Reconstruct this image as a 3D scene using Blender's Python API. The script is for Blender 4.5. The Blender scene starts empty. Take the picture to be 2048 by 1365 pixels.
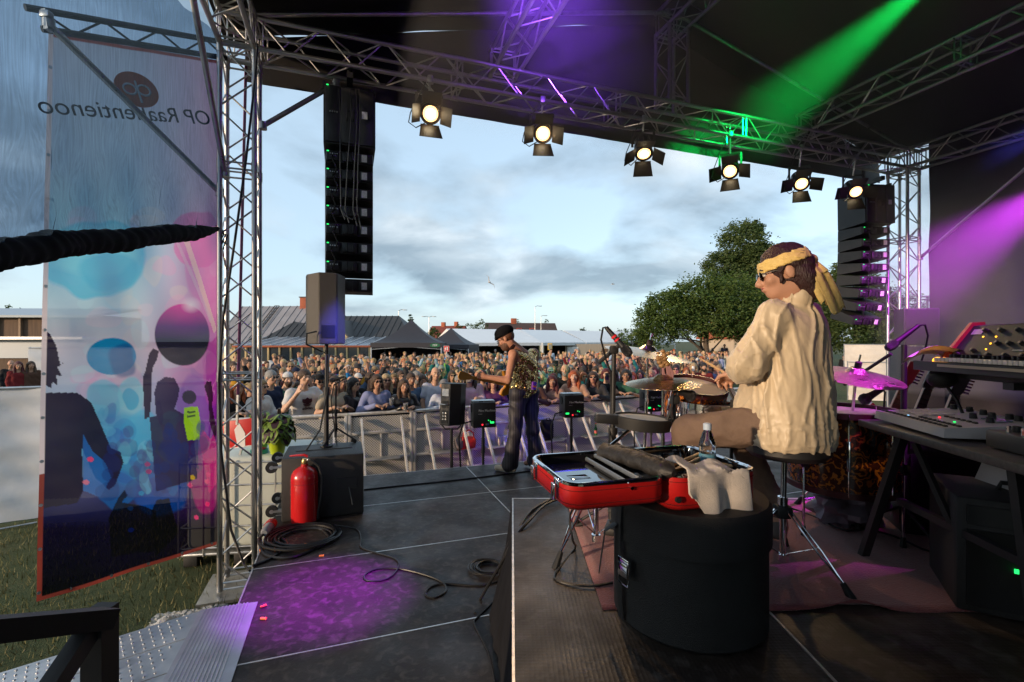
import bpy, bmesh, math, random
import numpy as np
from mathutils import Vector, Matrix
random.seed(7); np.random.seed(7)
R = math.radians
SC = bpy.context.scene
COL = SC.collection
# ---------------------------------------------------------------- camera, sky, sun, exposure
F, EYE = 950.0, 2.4                       # focal length in photo pixels, eye height above the grass
cd = bpy.data.cameras.new('camera'); cam = bpy.data.objects.new('camera', cd); COL.objects.link(cam)
cd.sensor_width = 36.0; cd.lens = 36.0 * F / 2048.0; cd.clip_end = 3000; cd.clip_start = 0.05
cam.location = (0, 0, EYE); cam.rotation_euler = (R(90), 0, 0); SC.camera = cam
SUN_EL, SUN_DIR = R(9.0), Vector((-0.80, -0.60))      # towards the sun: behind the camera, to the left
SUN_DIR.normalize()
sd = bpy.data.lights.new('sun', 'SUN'); sd.energy = 2.5; sd.angle = R(2.0); sd.color = (1.0, 0.73, 0.48)
sun = bpy.data.objects.new('sun', sd); COL.objects.link(sun)
tosun = Vector((SUN_DIR.x * math.cos(SUN_EL), SUN_DIR.y * math.cos(SUN_EL), math.sin(SUN_EL)))
sun.rotation_euler = tosun.to_track_quat('Z', 'Y').to_euler(); sun.location = tosun * 60
wd = bpy.data.worlds.new('World'); SC.world = wd; wd.use_nodes = True
CLOUD_A, CLOUD_B = (-7.95, -18.76, 0), (14.62, -1.09, 0)
def build_sky():
    nt = wd.node_tree; nt.nodes.clear(); N = nt.nodes.new; L = nt.links.new
    out = N('ShaderNodeOutputWorld'); bg = N('ShaderNodeBackground'); bg.inputs[1].default_value = 0.1
    sky = N('ShaderNodeTexSky'); sky.sky_type = 'NISHITA'; sky.sun_disc = False
    sky.sun_elevation = SUN_EL; sky.sun_rotation = math.atan2(SUN_DIR.x, SUN_DIR.y)
    sky.air_density = 1.0; sky.dust_density = 1.2; sky.ozone_density = 2.0
    tc = N('ShaderNodeTexCoord'); sep = N('ShaderNodeSeparateXYZ'); L(tc.outputs['Generated'], sep.inputs[0])
    def mth(op, a, b=None, c=None):
        n = N('ShaderNodeMath'); n.operation = op
        for i, x in enumerate((a, b, c)):
            if x is None: continue
            if isinstance(x, (int, float)): n.inputs[i].default_value = x
            else: L(x, n.inputs[i])
        return n.outputs[0]
    z = mth('ADD', mth('MAXIMUM', sep.outputs[2], 0.0), 0.30)
    px, py = mth('DIVIDE', sep.outputs[0], z), mth('DIVIDE', sep.outputs[1], z)
    cb = N('ShaderNodeCombineXYZ'); L(px, cb.inputs[0]); L(py, cb.inputs[1])
    def noise(scale, off, det, dist=0.0, rough=0.55):
        mp = N('ShaderNodeMapping'); mp.inputs['Location'].default_value = off; L(cb.outputs[0], mp.inputs[0])
        n = N('ShaderNodeTexNoise'); n.inputs['Scale'].default_value = scale; n.inputs['Detail'].default_value = det
        n.inputs['Roughness'].default_value = rough; n.inputs['Distortion'].default_value = dist
        L(mp.outputs[0], n.inputs['Vector']); return n.outputs[0]
    def ramp(x, pts):
        r = N('ShaderNodeValToRGB'); e = r.color_ramp.elements
        while len(e) < len(pts): e.new(0.5)
        for q, (p, c) in zip(e, pts): q.position = p; q.color = (*c, 1) if len(c) == 3 else c
        L(x, r.inputs[0]); return r.outputs[0]
    cover = ramp(noise(1.05, CLOUD_A, 9, 0.25, 0.52), [(0.44, (0, 0, 0)), (0.56, (1, 1, 1))])
    body = ramp(noise(2.1, CLOUD_B, 8, 0.3, 0.5), [(0.30, (1.4, 2.05, 2.7)), (0.45, (2.25, 2.95, 3.6)), (0.58, (3.9, 4.65, 5.25)), (0.74, (6.8, 7.5, 8.0))])
    hs = N('ShaderNodeHueSaturation'); hs.inputs['Saturation'].default_value = 0.75; hs.inputs['Value'].default_value = 1.9; L(sky.outputs[0], hs.inputs['Color'])
    thin = N('ShaderNodeMix'); thin.data_type = 'RGBA'; thin.inputs[0].default_value = 0.5     # high thin veil over the blue
    L(hs.outputs[0], thin.inputs[6]); thin.inputs[7].default_value = (5.1, 6.9, 8.5, 1)
    mx = N('ShaderNodeMix'); mx.data_type = 'RGBA'; L(mth('MULTIPLY', cover, mth('SUBTRACT', 0.92, mth('MULTIPLY', mth('POWER', 2.718, mth('MULTIPLY', sep.outputs[2], -11.0)), 0.55))), mx.inputs[0]); L(thin.outputs[2], mx.inputs[6]); L(body, mx.inputs[7])
    L(mx.outputs[2], bg.inputs[0]); L(bg.outputs[0], out.inputs[0])
build_sky()
SC.view_settings.view_transform = 'Standard'; SC.view_settings.look = 'None'
SC.view_settings.exposure = 0.6; SC.view_settings.gamma = 1.0
SC.render.engine = 'CYCLES'
SC.cycles.use_denoising = True; SC.cycles.max_bounces = 8; SC.cycles.transparent_max_bounces = 16
SC.cycles.diffuse_bounces = 3; SC.cycles.glossy_bounces = 3; SC.cycles.volume_bounces = 0
SC.cycles.sample_clamp_indirect = 6.0; SC.cycles.caustics_reflective = False; SC.cycles.caustics_refractive = False
SC.cycles.use_fast_gi = False
SC.cycles.volume_step_rate = 1.0
# ---------------------------------------------------------------- frames of reference
# world: camera stands at x=y=0 looking along +y.  The stage is turned by YAW: u runs along its front edge, v towards the crowd
YAW = R(19.4); CY, SY = math.cos(YAW), math.sin(YAW)
DECK, RISER = 0.8, 1.3
def S(u, v, z=DECK): return Vector((u * CY - v * SY, u * SY + v * CY, z))
def P(px, py, d): return Vector(((px - 1024) / F * d, d, EYE - (py - 682.5) / F * d))     # a photo pixel at a known distance
def G(px, py, z=DECK): return P(px, py, (EYE - z) * F / (py - 682.5))                       # a photo pixel on a level surface
def Mz(a, loc=(0, 0, 0)): return Matrix.Translation(Vector(loc)) @ Matrix.Rotation(a, 4, 'Z')
def frame(o, x, y):                                                                        # matrix from origin, x axis, approximate y axis
    x = Vector(x).normalized(); zz = x.cross(Vector(y)).normalized(); yy = zz.cross(x)
    m = Matrix((x, yy, zz)).transposed().to_4x4(); m.translation = Vector(o); return m
def along(a, b, up=(0, 0, 1)):                                                             # z axis from a to b
    a, b = Vector(a), Vector(b); z = (b - a).normalized(); up = Vector(up)
    if abs(z.dot(up)) > 0.99: up = Vector((0, 1, 0))
    x = up.cross(z).normalized(); y = z.cross(x)
    m = Matrix((x, y, z)).transposed().to_4x4(); m.translation = a; return m
# ---------------------------------------------------------------- objects
def WM(o): return Matrix.Identity(4) if o is None else WM(o.parent) @ (o.matrix_parent_inverse if o.parent else Matrix.Identity(4)) @ o.matrix_basis
def setp(o, parent):
    if parent is not None: o.parent = parent; o.matrix_parent_inverse = WM(parent).inverted()
    return o
def tag(o, label=None, cat=None, group=None, kind=None):
    for k, x in (('label', label), ('category', cat), ('group', group), ('kind', kind)):
        if x: o[k] = x
    return o
def thing(name, label, cat, loc=(0, 0, 0), group=None, rz=0.0):
    o = bpy.data.objects.new(name, None); COL.objects.link(o); o.location = loc; o.rotation_euler = (0, 0, rz)
    o.empty_display_size = 0.1
    return tag(o, label, cat, group)
def link(name, me, parent=None, M=None):
    o = bpy.data.objects.new(name, me); COL.objects.link(o)
    if M is not None: o.matrix_basis = M
    return setp(o, parent)
def copy_tree(o, parent=None):
    c = o.copy(); COL.objects.link(c)
    if parent is not None: c.parent = parent
    for ch in [x for x in o.children]: copy_tree(ch, c)
    return c
class MB:
    """collects simple solids into one mesh"""
    def __init__(s): s.v = []; s.f = []; s.m = []
    def add(s, v, f, mi=0):
        b = len(s.v); s.v += [tuple(x) for x in v]; s.f += [tuple(i + b for i in q) for q in f]; s.m += [mi] * len(f); return s
    def box(s, c, size, M=None, mi=0):
        x, y, z = (k / 2 for k in size); c = Vector(c)
        v = [Vector((a, b, d)) for d in (-z, z) for b in (-y, y) for a in (-x, x)]
        v = [(M @ (c + p)) if M is not None else c + p for p in v]
        return s.add(v, [(0, 2, 3, 1), (4, 5, 7, 6), (0, 1, 5, 4), (2, 6, 7, 3), (0, 4, 6, 2), (1, 3, 7, 5)], mi)
    def rbox(s, c, size, b=0.01, M=None, mi=0, seg=2):
        bm = bmesh.new(); bmesh.ops.create_cube(bm, size=1.0)
        for p in bm.verts: p.co = Vector((p.co.x * size[0], p.co.y * size[1], p.co.z * size[2])) + Vector(c)
        bmesh.ops.bevel(bm, geom=bm.edges[:], offset=b, segments=seg, affect='EDGES', profile=0.5)
        if M is not None: bmesh.ops.transform(bm, matrix=M, verts=bm.verts[:])
        bm.verts.index_update()
        s.add([p.co.copy() for p in bm.verts], [tuple(q.index for q in f.verts) for f in bm.faces], mi); bm.free(); return s
    def hexa(s, p, mi=0):            # 8 corners: bottom 4 round, top 4 round
        return s.add(p, [(3, 2, 1, 0), (4, 5, 6, 7), (0, 1, 5, 4), (1, 2, 6, 5), (2, 3, 7, 6), (3, 0, 4, 7)], mi)
    def tube(s, a, b, r0, r1=None, n=8, mi=0, caps=True):
        r1 = r0 if r1 is None else r1; m = along(a, b); Ln = (Vector(b) - Vector(a)).length
        v = [m @ Vector((r * math.cos(2 * math.pi * i / n), r * math.sin(2 * math.pi * i / n), h)) for h, r in ((0, r0), (Ln, r1)) for i in range(n)]
        f = [(i, (i + 1) % n, n + (i + 1) % n, n + i) for i in range(n)]
        if caps: f += [tuple(range(n - 1, -1, -1)), tuple(range(n, 2 * n))]
        return s.add(v, f, mi)
    def bar(s, a, b, w, h, up=(0, 0, 1), mi=0):
        m = along(a, b, up); Ln = (Vector(b) - Vector(a)).length
        return s.box((0, 0, Ln / 2), (w, h, Ln), m, mi)
    def path(s, pts, r, n=6, mi=0, closed=False, flat=None):
        pts = [Vector(p) for p in pts]; k = len(pts); v = []; nx = None
        for i, p in enumerate(pts):
            a = pts[(i - 1) % k] if closed or i else p; b = pts[(i + 1) % k] if closed or i < k - 1 else p
            t = (b - a).normalized()
            if nx is None:
                nx = t.orthogonal().normalized() if flat is None else Vector(flat).cross(t).normalized()
            nx = (nx - t * nx.dot(t)).normalized(); ny = t.cross(nx)
            rr = r[i] if isinstance(r, (list, tuple)) else r
            r1, r2 = rr if isinstance(rr, tuple) else (rr, rr)
            v += [p + nx * r1 * math.cos(2 * math.pi * j / n) + ny * r2 * math.sin(2 * math.pi * j / n) for j in range(n)]
        f = [(i * n + j, i * n + (j + 1) % n, ((i + 1) % k) * n + (j + 1) % n, ((i + 1) % k) * n + j) for i in range(k if closed else k - 1) for j in range(n)]
        if not closed: f += [tuple(range(n - 1, -1, -1)), tuple(range((k - 1) * n, k * n))]
        return s.add(v, f, mi)
    def lathe(s, prof, M=None, n=24, mi=0, sx=1.0, sy=1.0, cap=True):     # prof: (radius, height) pairs round local z
        M = Matrix.Identity(4) if M is None else (M if isinstance(M, Matrix) else Matrix.Translation(Vector(M)))
        v = [M @ Vector((r * sx * math.cos(2 * math.pi * i / n), r * sy * math.sin(2 * math.pi * i / n), h)) for r, h in prof for i in range(n)]
        f = [(k * n + i, k * n + (i + 1) % n, (k + 1) * n + (i + 1) % n, (k + 1) * n + i) for k in range(len(prof) - 1) for i in range(n)]
        if cap: f += [tuple(range(n - 1, -1, -1)), tuple(range((len(prof) - 1) * n, len(prof) * n))]
        return s.add(v, f, mi)
    def prism(s, poly, h, M=None, mi=0):                                    # 2D outline (local xy) pushed along local z
        M = Matrix.Identity(4) if M is None else M; k = len(poly)
        v = [M @ Vector((x, y, zz)) for zz in (0, h) for x, y in poly]
        f = [tuple(range(k - 1, -1, -1)), tuple(range(k, 2 * k))] + [(i, (i + 1) % k, k + (i + 1) % k, k + i) for i in range(k)]
        return s.add(v, f, mi)
    def ell(s, c, rad, M=None, n=12, k=8, mi=0):
        pr = [(max(math.sin(math.pi * i / k), 1e-3), -math.cos(math.pi * i / k)) for i in range(k + 1)]
        m = Matrix.Translation(Vector(c)) @ Matrix.Diagonal((rad[0], rad[1], rad[2], 1))
        return s.lathe(pr, (M @ m) if M is not None else m, n, mi, cap=False)
    def mesh(s, name, mats, smooth=True, ang=38):
        me = bpy.data.meshes.new(name); me.from_pydata(s.v, [], s.f)
        for m in (mats if isinstance(mats, (list, tuple)) else [mats]): me.materials.append(m)
        if any(s.m): me.polygons.foreach_set('material_index', s.m)
        if smooth:
            me.polygons.foreach_set('use_smooth', [True] * len(s.f)); me.set_sharp_from_angle(angle=R(ang))
        me.update(); return me
    def build(s, name, mats, parent=None, M=None, smooth=True, ang=38): return link(name, s.mesh(name, mats, smooth, ang), parent, M)
# ---------------------------------------------------------------- materials
MATS = {}
def mat(name, col=(0.5, 0.5, 0.5), rough=0.5, metal=0.0, var=0.0, vscale=6.0, bump=0.0, bscale=60.0, spec=0.5, objcol=False, col2=None, emit=None, estr=0.0, coat=0.0, trans=0.0, rvar=0.0, stretch=None, alpha=1.0, sheen=0.0):
    if name in MATS: return MATS[name]
    m = bpy.data.materials.new(name); m.use_nodes = True; nt = m.node_tree; b = nt.nodes['Principled BSDF']; N = nt.nodes.new; L = nt.links.new
    b.inputs['Roughness'].default_value = rough; b.inputs['Metallic'].default_value = metal; b.inputs['Specular IOR Level'].default_value = spec
    b.inputs['Coat Weight'].default_value = coat; b.inputs['Transmission Weight'].default_value = trans; b.inputs['Alpha'].default_value = alpha
    b.inputs['Sheen Weight'].default_value = sheen
    b.inputs['Base Color'].default_value = (*col, 1)
    src = None
    if objcol: oi = N('ShaderNodeObjectInfo'); src = oi.outputs['Color']
    tc = N('ShaderNodeTexCoord'); vec = tc.outputs['Object']
    if stretch:
        mp = N('ShaderNodeMapping'); mp.inputs['Scale'].default_value = stretch; L(vec, mp.inputs[0]); vec = mp.outputs[0]
    if var or rvar or col2:
        n = N('ShaderNodeTexNoise'); n.inputs['Scale'].default_value = vscale; n.inputs['Detail'].default_value = 6; n.inputs['Roughness'].default_value = 0.62; L(vec, n.inputs['Vector'])
        if var or col2:
            mr = N('ShaderNodeMapRange'); mr.inputs[1].default_value = 0.3; mr.inputs[2].default_value = 0.7; mr.inputs[3].default_value = 0.0; mr.inputs[4].default_value = 1.0
            L(n.outputs[0], mr.inputs[0]); mx = N('ShaderNodeMix'); mx.data_type = 'RGBA'; L(mr.outputs[0], mx.inputs[0])
            if src is not None:
                hs = N('ShaderNodeHueSaturation'); hs.inputs['Value'].default_value = 1 - var; L(src, hs.inputs['Color']); L(hs.outputs[0], mx.inputs[6]); L(src, mx.inputs[7])
            else:
                c2 = col2 if col2 else tuple(max(0, c * (1 - var)) for c in col)
                mx.inputs[6].default_value = (*c2, 1); mx.inputs[7].default_value = (*(col if col2 else tuple(c * (1 + var) for c in col)), 1)
            src = mx.outputs[2]
        if rvar:
            mr = N('ShaderNodeMapRange'); mr.inputs[1].default_value = 0.3; mr.inputs[2].default_value = 0.7; mr.inputs[3].default_value = max(0.02, rough - rvar); mr.inputs[4].default_value = min(1, rough + rvar)
            L(n.outputs[0], mr.inputs[0]); L(mr.outputs[0], b.inputs['Roughness'])
    if src is not None: L(src, b.inputs['Base Color'])
    if bump:
        n2 = N('ShaderNodeTexNoise'); n2.inputs['Scale'].default_value = bscale; n2.inputs['Detail'].default_value = 4; L(vec, n2.inputs['Vector'])
        bp = N('ShaderNodeBump'); bp.inputs['Strength'].default_value = bump; bp.inputs['Distance'].default_value = 0.02; L(n2.outputs[0], bp.inputs['Height']); L(bp.outputs[0], b.inputs['Normal'])
    if emit: b.inputs['Emission Color'].default_value = (*emit, 1); b.inputs['Emission Strength'].default_value = estr
    MATS[name] = m; return m
M_BLK = mat('black_plastic', (0.018, 0.018, 0.02), 0.45, bump=0.06, bscale=220, rvar=0.1)
M_BLKM = mat('black_powder_coat', (0.016, 0.016, 0.017), 0.5, bump=0.05, bscale=300)
M_ALU = mat('truss_aluminium', (0.50, 0.49, 0.48), 0.36, 1.0, var=0.22, vscale=9, rvar=0.1)
M_CHR = mat('chrome', (0.80, 0.80, 0.82), 0.08, 1.0, rvar=0.04, vscale=12)
M_STEEL = mat('galvanised_steel', (0.46, 0.47, 0.48), 0.42, 0.9, var=0.18, vscale=14)
M_RUB = mat('black_rubber', (0.012, 0.012, 0.012), 0.65)
M_CABLE = mat('black_cable', (0.012, 0.012, 0.013), 0.42, rvar=0.08)
M_BFAB = mat('black_fabric', (0.010, 0.010, 0.012), 0.95, var=0.3, vscale=3, bump=0.25, bscale=14, spec=0.1)
M_WHITE = mat('white_paint', (0.75, 0.75, 0.74), 0.5, var=0.05)
M_RED = mat('red_paint', (0.52, 0.012, 0.014), 0.25, coat=0.5, var=0.08)
# ================================================================ ground and stage
def ground_material():
    m = bpy.data.materials.new('trodden_grass'); m.use_nodes = True; nt = m.node_tree; b = nt.nodes['Principled BSDF']; N = nt.nodes.new; L = nt.links.new
    tc = N('ShaderNodeTexCoord')
    def nz(s, d): n = N('ShaderNodeTexNoise'); n.inputs['Scale'].default_value = s; n.inputs['Detail'].default_value = d; L(tc.outputs['Object'], n.inputs['Vector']); return n.outputs[0]
    r = N('ShaderNodeValToRGB'); e = r.color_ramp.elements; e[0].position = 0.35; e[0].color = (0.035, 0.055, 0.014, 1); e[1].position = 0.68; e[1].color = (0.115, 0.095, 0.04, 1)
    e.new(0.5).color = (0.06, 0.075, 0.02, 1)
    mx = N('ShaderNodeMath'); mx.operation = 'MULTIPLY_ADD'; L(nz(35, 3), mx.inputs[0]); mx.inputs[1].default_value = 0.45; n1 = nz(0.7, 6); ad = N('ShaderNodeMath'); ad.operation = 'MULTIPLY'; L(n1, ad.inputs[0]); ad.inputs[1].default_value = 0.55; L(ad.outputs[0], mx.inputs[2])
    L(mx.outputs[0], r.inputs[0]); L(r.outputs[0], b.inputs['Base Color']); b.inputs['Roughness'].default_value = 0.95
    bp = N('ShaderNodeBump'); bp.inputs['Strength'].default_value = 0.8; bp.inputs['Distance'].default_value = 0.03; L(nz(80, 3), bp.inputs['Height']); L(bp.outputs[0], b.inputs['Normal'])
    return m
M_GRASS = ground_material()
g = MB(); g.add([(-900, -300, 0), (900, -300, 0), (900, 1500, 0), (-900, 1500, 0)], [(0, 1, 2, 3)])
tag(g.build('ground', M_GRASS, smooth=False), kind='structure')
def grass_tufts():
    rs = np.random.RandomState(3); v = []; f = []
    n = 15000
    xs = rs.uniform(-6.5, -1.2, n); ys = rs.uniform(1.6, 9.0, n)
    for x, y in zip(xs, ys):
        u = x * CY + y * SY; w = -x * SY + y * CY
        if u > -0.7: continue
        h = rs.uniform(0.03, 0.085); a = rs.uniform(0, 6.28); l = rs.uniform(-0.03, 0.03, 2); wd_ = rs.uniform(0.003, 0.006)
        b = len(v); dx, dy = math.cos(a) * wd_, math.sin(a) * wd_
        v += [(x - dx, y - dy, 0), (x + dx, y + dy, 0), (x + l[0], y + l[1], h)]; f.append((b, b + 1, b + 2))
    m = MB(); m.v = v; m.f = f; m.m = [0] * len(f)
    return m.build('grass', mat('grass_blade', (0.10, 0.12, 0.03), 0.8, var=0.5, vscale=1.5, col2=(0.22, 0.17, 0.07)), smooth=False)
tag(grass_tufts(), 'short trampled grass with dry straw beside the stage', kind='stuff')
# deck: separate panels with pale aluminium edges
def plate_material(name, c, hexa, rough, bumps):
    m = bpy.data.materials.new(name); m.use_nodes = True; nt = m.node_tree; b = nt.nodes['Principled BSDF']; N = nt.nodes.new; L = nt.links.new
    tc = N('ShaderNodeTexCoord')
    def nz(s, d, dist=0): n = N('ShaderNodeTexNoise'); n.inputs['Scale'].default_value = s; n.inputs['Detail'].default_value = d; n.inputs['Distortion'].default_value = dist; L(tc.outputs['Object'], n.inputs['Vector']); return n.outputs[0]
    r = N('ShaderNodeValToRGB'); e = r.color_ramp.elements; e[0].position = 0.34; e[0].color = (*[k * 0.5 for k in c], 1); e[1].position = 0.72; e[1].color = (*[k * 2.0 for k in c], 1); e.new(0.52).color = (*c, 1)
    L(nz(2.2, 9, 0.6), r.inputs[0])
    sc = N('ShaderNodeValToRGB'); e = sc.color_ramp.elements; e[0].position = 0.50; e[0].color = (0, 0, 0, 1); e[1].position = 0.74; e[1].color = (1, 1, 1, 1); L(nz(19, 12, .5), sc.inputs[0])
    mx = N('ShaderNodeMix'); mx.data_type = 'RGBA'; fm = N('ShaderNodeMath'); fm.operation = 'MULTIPLY'; fm.inputs[1].default_value = 0.5; L(sc.outputs[0], fm.inputs[0]); L(fm.outputs[0], mx.inputs[0]); L(r.outputs[0], mx.inputs[6]); mx.inputs[7].default_value = (0.13, 0.11, 0.095, 1)
    L(mx.outputs[2], b.inputs['Base Color'])
    rr = N('ShaderNodeMapRange'); rr.inputs[1].default_value = 0.3; rr.inputs[2].default_value = 0.7; rr.inputs[3].default_value = rough - 0.12; rr.inputs[4].default_value = rough + 0.16; L(nz(3.5, 6), rr.inputs[0]); L(rr.outputs[0], b.inputs['Roughness'])
    v = N('ShaderNodeTexVoronoi'); v.feature = 'F1'; v.inputs['Scale'].default_value = hexa; v.inputs['Randomness'].default_value = 0.0; L(tc.outputs['Object'], v.inputs['Vector'])
    bp = N('ShaderNodeBump'); bp.inputs['Strength'].default_value = bumps; bp.inputs['Distance'].default_value = 0.004; L(v.outputs['Distance'], bp.inputs['Height'])
    bp2 = N('ShaderNodeBump'); bp2.inputs['Strength'].default_value = 0.35; bp2.inputs['Distance'].default_value = 0.006; L(nz(30, 5, 1.0), bp2.inputs['Height']); L(bp.outputs[0], bp2.inputs['Normal']); L(bp2.outputs[0], b.inputs['Normal'])
    b.inputs['Specular IOR Level'].default_value = 0.35
    return m
M_DECK = plate_material('stage_plywood', (0.031, 0.0235, 0.020), 130, 0.48, 0.12)
M_RISE = plate_material('hex_grip_plywood', (0.046, 0.033, 0.025), 62, 0.46, 0.5)
M_EDGE = mat('worn_aluminium_edge', (0.62, 0.60, 0.58), 0.4, 0.85, var=0.25, vscale=20)
US = [-0.61, 1.46, 3.53, 5.60, 7.67, 8.6]; VS = [5.90, 4.82, 3.74, 2.66, 1.58, 0.50, -0.58, -1.66]
stage = MB(); stage.hexa([S(US[0] + .05, VS[-1] + .05, 0.0), S(US[-1] - .05, VS[-1] + .05, 0.0), S(US[-1] - .05, VS[0] - .1, 0.0), S(US[0] + .05, VS[0] - .1, 0.0),
    S(US[0] + .03, VS[-1], 0.70), S(US[-1], VS[-1], 0.70), S(US[-1], VS[0] - .02, 0.70), S(US[0] + .03, VS[0] - .02, 0.70)])
stage = tag(stage.build('stage_floor', M_BFAB, smooth=False), kind='structure')
for i in range(len(US) - 1):
    for j in range(len(VS) - 1):
        u0, u1, v1, v0 = US[i], US[i + 1], VS[j], VS[j + 1]; e = 0.0045
        m = MB(); m.hexa([S(u0 + .008, v0 + .008, .70), S(u1 - .008, v0 + .008, .70), S(u1 - .008, v1 - .008, .70), S(u0 + .008, v1 - .008, .70),
                          S(u0 + .008, v0 + .008, DECK), S(u1 - .008, v0 + .008, DECK), S(u1 - .008, v1 - .008, DECK), S(u0 + .008, v1 - .008, DECK)])
        pn = m.build('deck_panel', M_DECK, stage, smooth=False)
        m = MB()
        for a, b in (((u0, v0), (u1, v0)), ((u0, v1), (u1, v1)), ((u0, v0), (u0, v1)), ((u1, v0), (u1, v1))):
            hu, hv = (0.0, e) if a[1] == b[1] else (e, 0.0)
            if j > 4 and i > 0: continue
            zt = DECK + 0.001 + 0.0006 * ((i + j) % 2)
            c0, c1 = (a[0] - hu, a[1] - hv), (b[0] + hu, b[1] + hv)
            m.hexa([S(c0[0], c0[1], .69), S(c1[0], c0[1], .69), S(c1[0], c1[1], .69), S(c0[0], c1[1], .69), S(c0[0], c0[1], zt), S(c1[0], c0[1], zt), S(c1[0], c1[1], zt), S(c0[0], c1[1], zt)])
        if m.v: m.build('deck_edge', M_EDGE, pn, smooth=False)
# drum riser, square to the camera
RX, RY0, RY1 = [0.005, 1.045, 2.085, 3.125, 4.165, 5.2], 1.26, 3.32
riser = thing('drum_riser', 'raised drum platform of brown grip plates with a black skirt', 'riser', (0, RY0, DECK))
for i in range(len(RX) - 1):
    m = MB(); m.box(((RX[i] + RX[i + 1]) / 2, (RY0 + RY1) / 2, RISER - .05), (RX[i + 1] - RX[i] - .014, RY1 - RY0 - .014, .1)); pn = m.build('deck_panel', M_RISE, riser, smooth=False)
    m = MB()
    m.box(((RX[i] + RX[i + 1]) / 2, RY1, RISER - .0493), (RX[i + 1] - RX[i] - .006, .012, .1)); m.box(((RX[i] + RX[i + 1]) / 2, RY0, RISER - .0493), (RX[i + 1] - RX[i] - .006, .012, .1))
    for x in ((RX[i], RX[i + 1]) if i == len(RX) - 2 else (RX[i],)): m.box((x, (RY0 + RY1) / 2, RISER - .0487), (.010, RY1 - RY0 + .012, .1))
    m.build('deck_edge', M_EDGE, pn, smooth=False)
# skirt: black cloth flaring to the deck on the left side, straight at the back
def cloth_strip(top, bot, n, amp, seed, nz=8):
    rs = np.random.RandomState(seed); m = MB(); ph = rs.uniform(0, 6, 3)
    top = [Vector(t) for t in top]; bot = [Vector(t) for t in bot]
    def lerp(L_, t):
        x = t * (len(L_) - 1); k = min(int(x), len(L_) - 2); return L_[k].lerp(L_[k + 1], x - k)
    nrm = (top[-1] - top[0]).cross(bot[0] - top[0]).normalized()
    for k in range(nz + 1):
        for i in range(n + 1):
            t = i / n; q = k / nz; p = lerp(top, t).lerp(lerp(bot, t), q)
            w = amp * q * (math.sin(t * n * 0.9 + ph[0]) + 0.6 * math.sin(t * n * 0.37 + ph[1] + q))
            m.v.append(tuple(p + nrm * w))
    m.f = [(k * (n + 1) + i, k * (n + 1) + i + 1, (k + 1) * (n + 1) + i + 1, (k + 1) * (n + 1) + i) for k in range(nz) for i in range(n)]; m.m = [0] * len(m.f)
    return m
sk = cloth_strip([(-0.004, RY1, RISER - .012), (-0.004, 2.3, RISER - .012), (-0.004, RY0, RISER - .012)], [(-0.06, 3.28, DECK + .003), (-0.135, 2.72, DECK + .003), (-0.06, 2.3, DECK + .003), (-.05, RY0, DECK + .003)], 60, 0.006, 5).build('skirt', M_BFAB, riser)
cloth_strip([(RX[-1], RY1 + .009, RISER - .012), (-0.004, RY1 + .009, RISER - .012)], [(RX[-1], RY1 + .03, DECK + .003), (-0.05, RY1 + .03, DECK + .003)], 60, 0.01, 6).build('skirt', M_BFAB, riser)
# rug
def rug_material():
    m = bpy.data.materials.new('rug_pile'); m.use_nodes = True; nt = m.node_tree; b = nt.nodes['Principled BSDF']; N = nt.nodes.new; L = nt.links.new
    tc = N('ShaderNodeTexCoord'); mp = N('ShaderNodeMapping'); mp.inputs['Rotation'].default_value = (0, 0, 0.5); L(tc.outputs['Object'], mp.inputs[0])
    ck = N('ShaderNodeTexBrick'); ck.inputs['Scale'].default_value = 3.2; ck.inputs['Color1'].default_value = (0.26, 0.055, 0.05, 1); ck.inputs['Color2'].default_value = (0.15, 0.035, 0.05, 1); ck.inputs['Mortar'].default_value = (0.20, 0.045, 0.045, 1); ck.inputs['Mortar Size'].default_value = 0.06
    n = N('ShaderNodeTexNoise'); n.inputs['Scale'].default_value = 7; n.inputs['Detail'].default_value = 8; L(tc.outputs['Object'], n.inputs['Vector'])
    va = N('ShaderNodeVectorMath'); va.operation = 'ADD'; L(mp.outputs[0], va.inputs[0]); L(n.outputs['Color'], va.inputs[1]); L(va.outputs[0], ck.inputs['Vector'])
    mx = N('ShaderNodeMix'); mx.data_type = 'RGBA'; mx.blend_type = 'MULTIPLY'; mx.inputs[0].default_value = 0.7; L(ck.outputs[0], mx.inputs[6]); L(n.outputs['Color'], mx.inputs[7])
    mx2 = N('ShaderNodeMix'); mx2.data_type = 'RGBA'; mx2.inputs[0].default_value = 0.45; L(ck.outputs[0], mx2.inputs[6]); L(n.outputs[0], mx2.inputs[0]); mx2.inputs[7].default_value = (0.22, 0.06, 0.055, 1)
    L(mx2.outputs[2], b.inputs['Base Color']); b.inputs['Roughness'].default_value = 0.95; b.inputs['Sheen Weight'].default_value = 0.3
    bp = N('ShaderNodeBump'); bp.inputs['Strength'].default_value = 0.6; bp.inputs['Distance'].default_value = 0.01; n3 = N('ShaderNodeTexNoise'); n3.inputs['Scale'].default_value = 140; L(tc.outputs['Object'], n3.inputs['Vector']); L(n3.outputs[0], bp.inputs['Height']); L(bp.outputs[0], b.inputs['Normal'])
    return m
m = MB(); nx, ny = 90, 30
for j in range(ny + 1):
    for i in range(nx + 1):
        x = 0.37 + 4.4 * i / nx; y = 1.93 + 1.33 * j / ny
        y += (0.012 * math.sin(x * 6) + 0.008 * math.sin(x * 14 + 1)) * (1 if j == 0 else 0)
        z = RISER + 0.006 + 0.006 * max(0, math.sin(x * 3.1 + y * 2)) ** 4 + (0.03 * math.exp(-((x - 1.42) / .1) ** 2) if j == 0 else 0)
        m.v.append((x, y, z))
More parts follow.
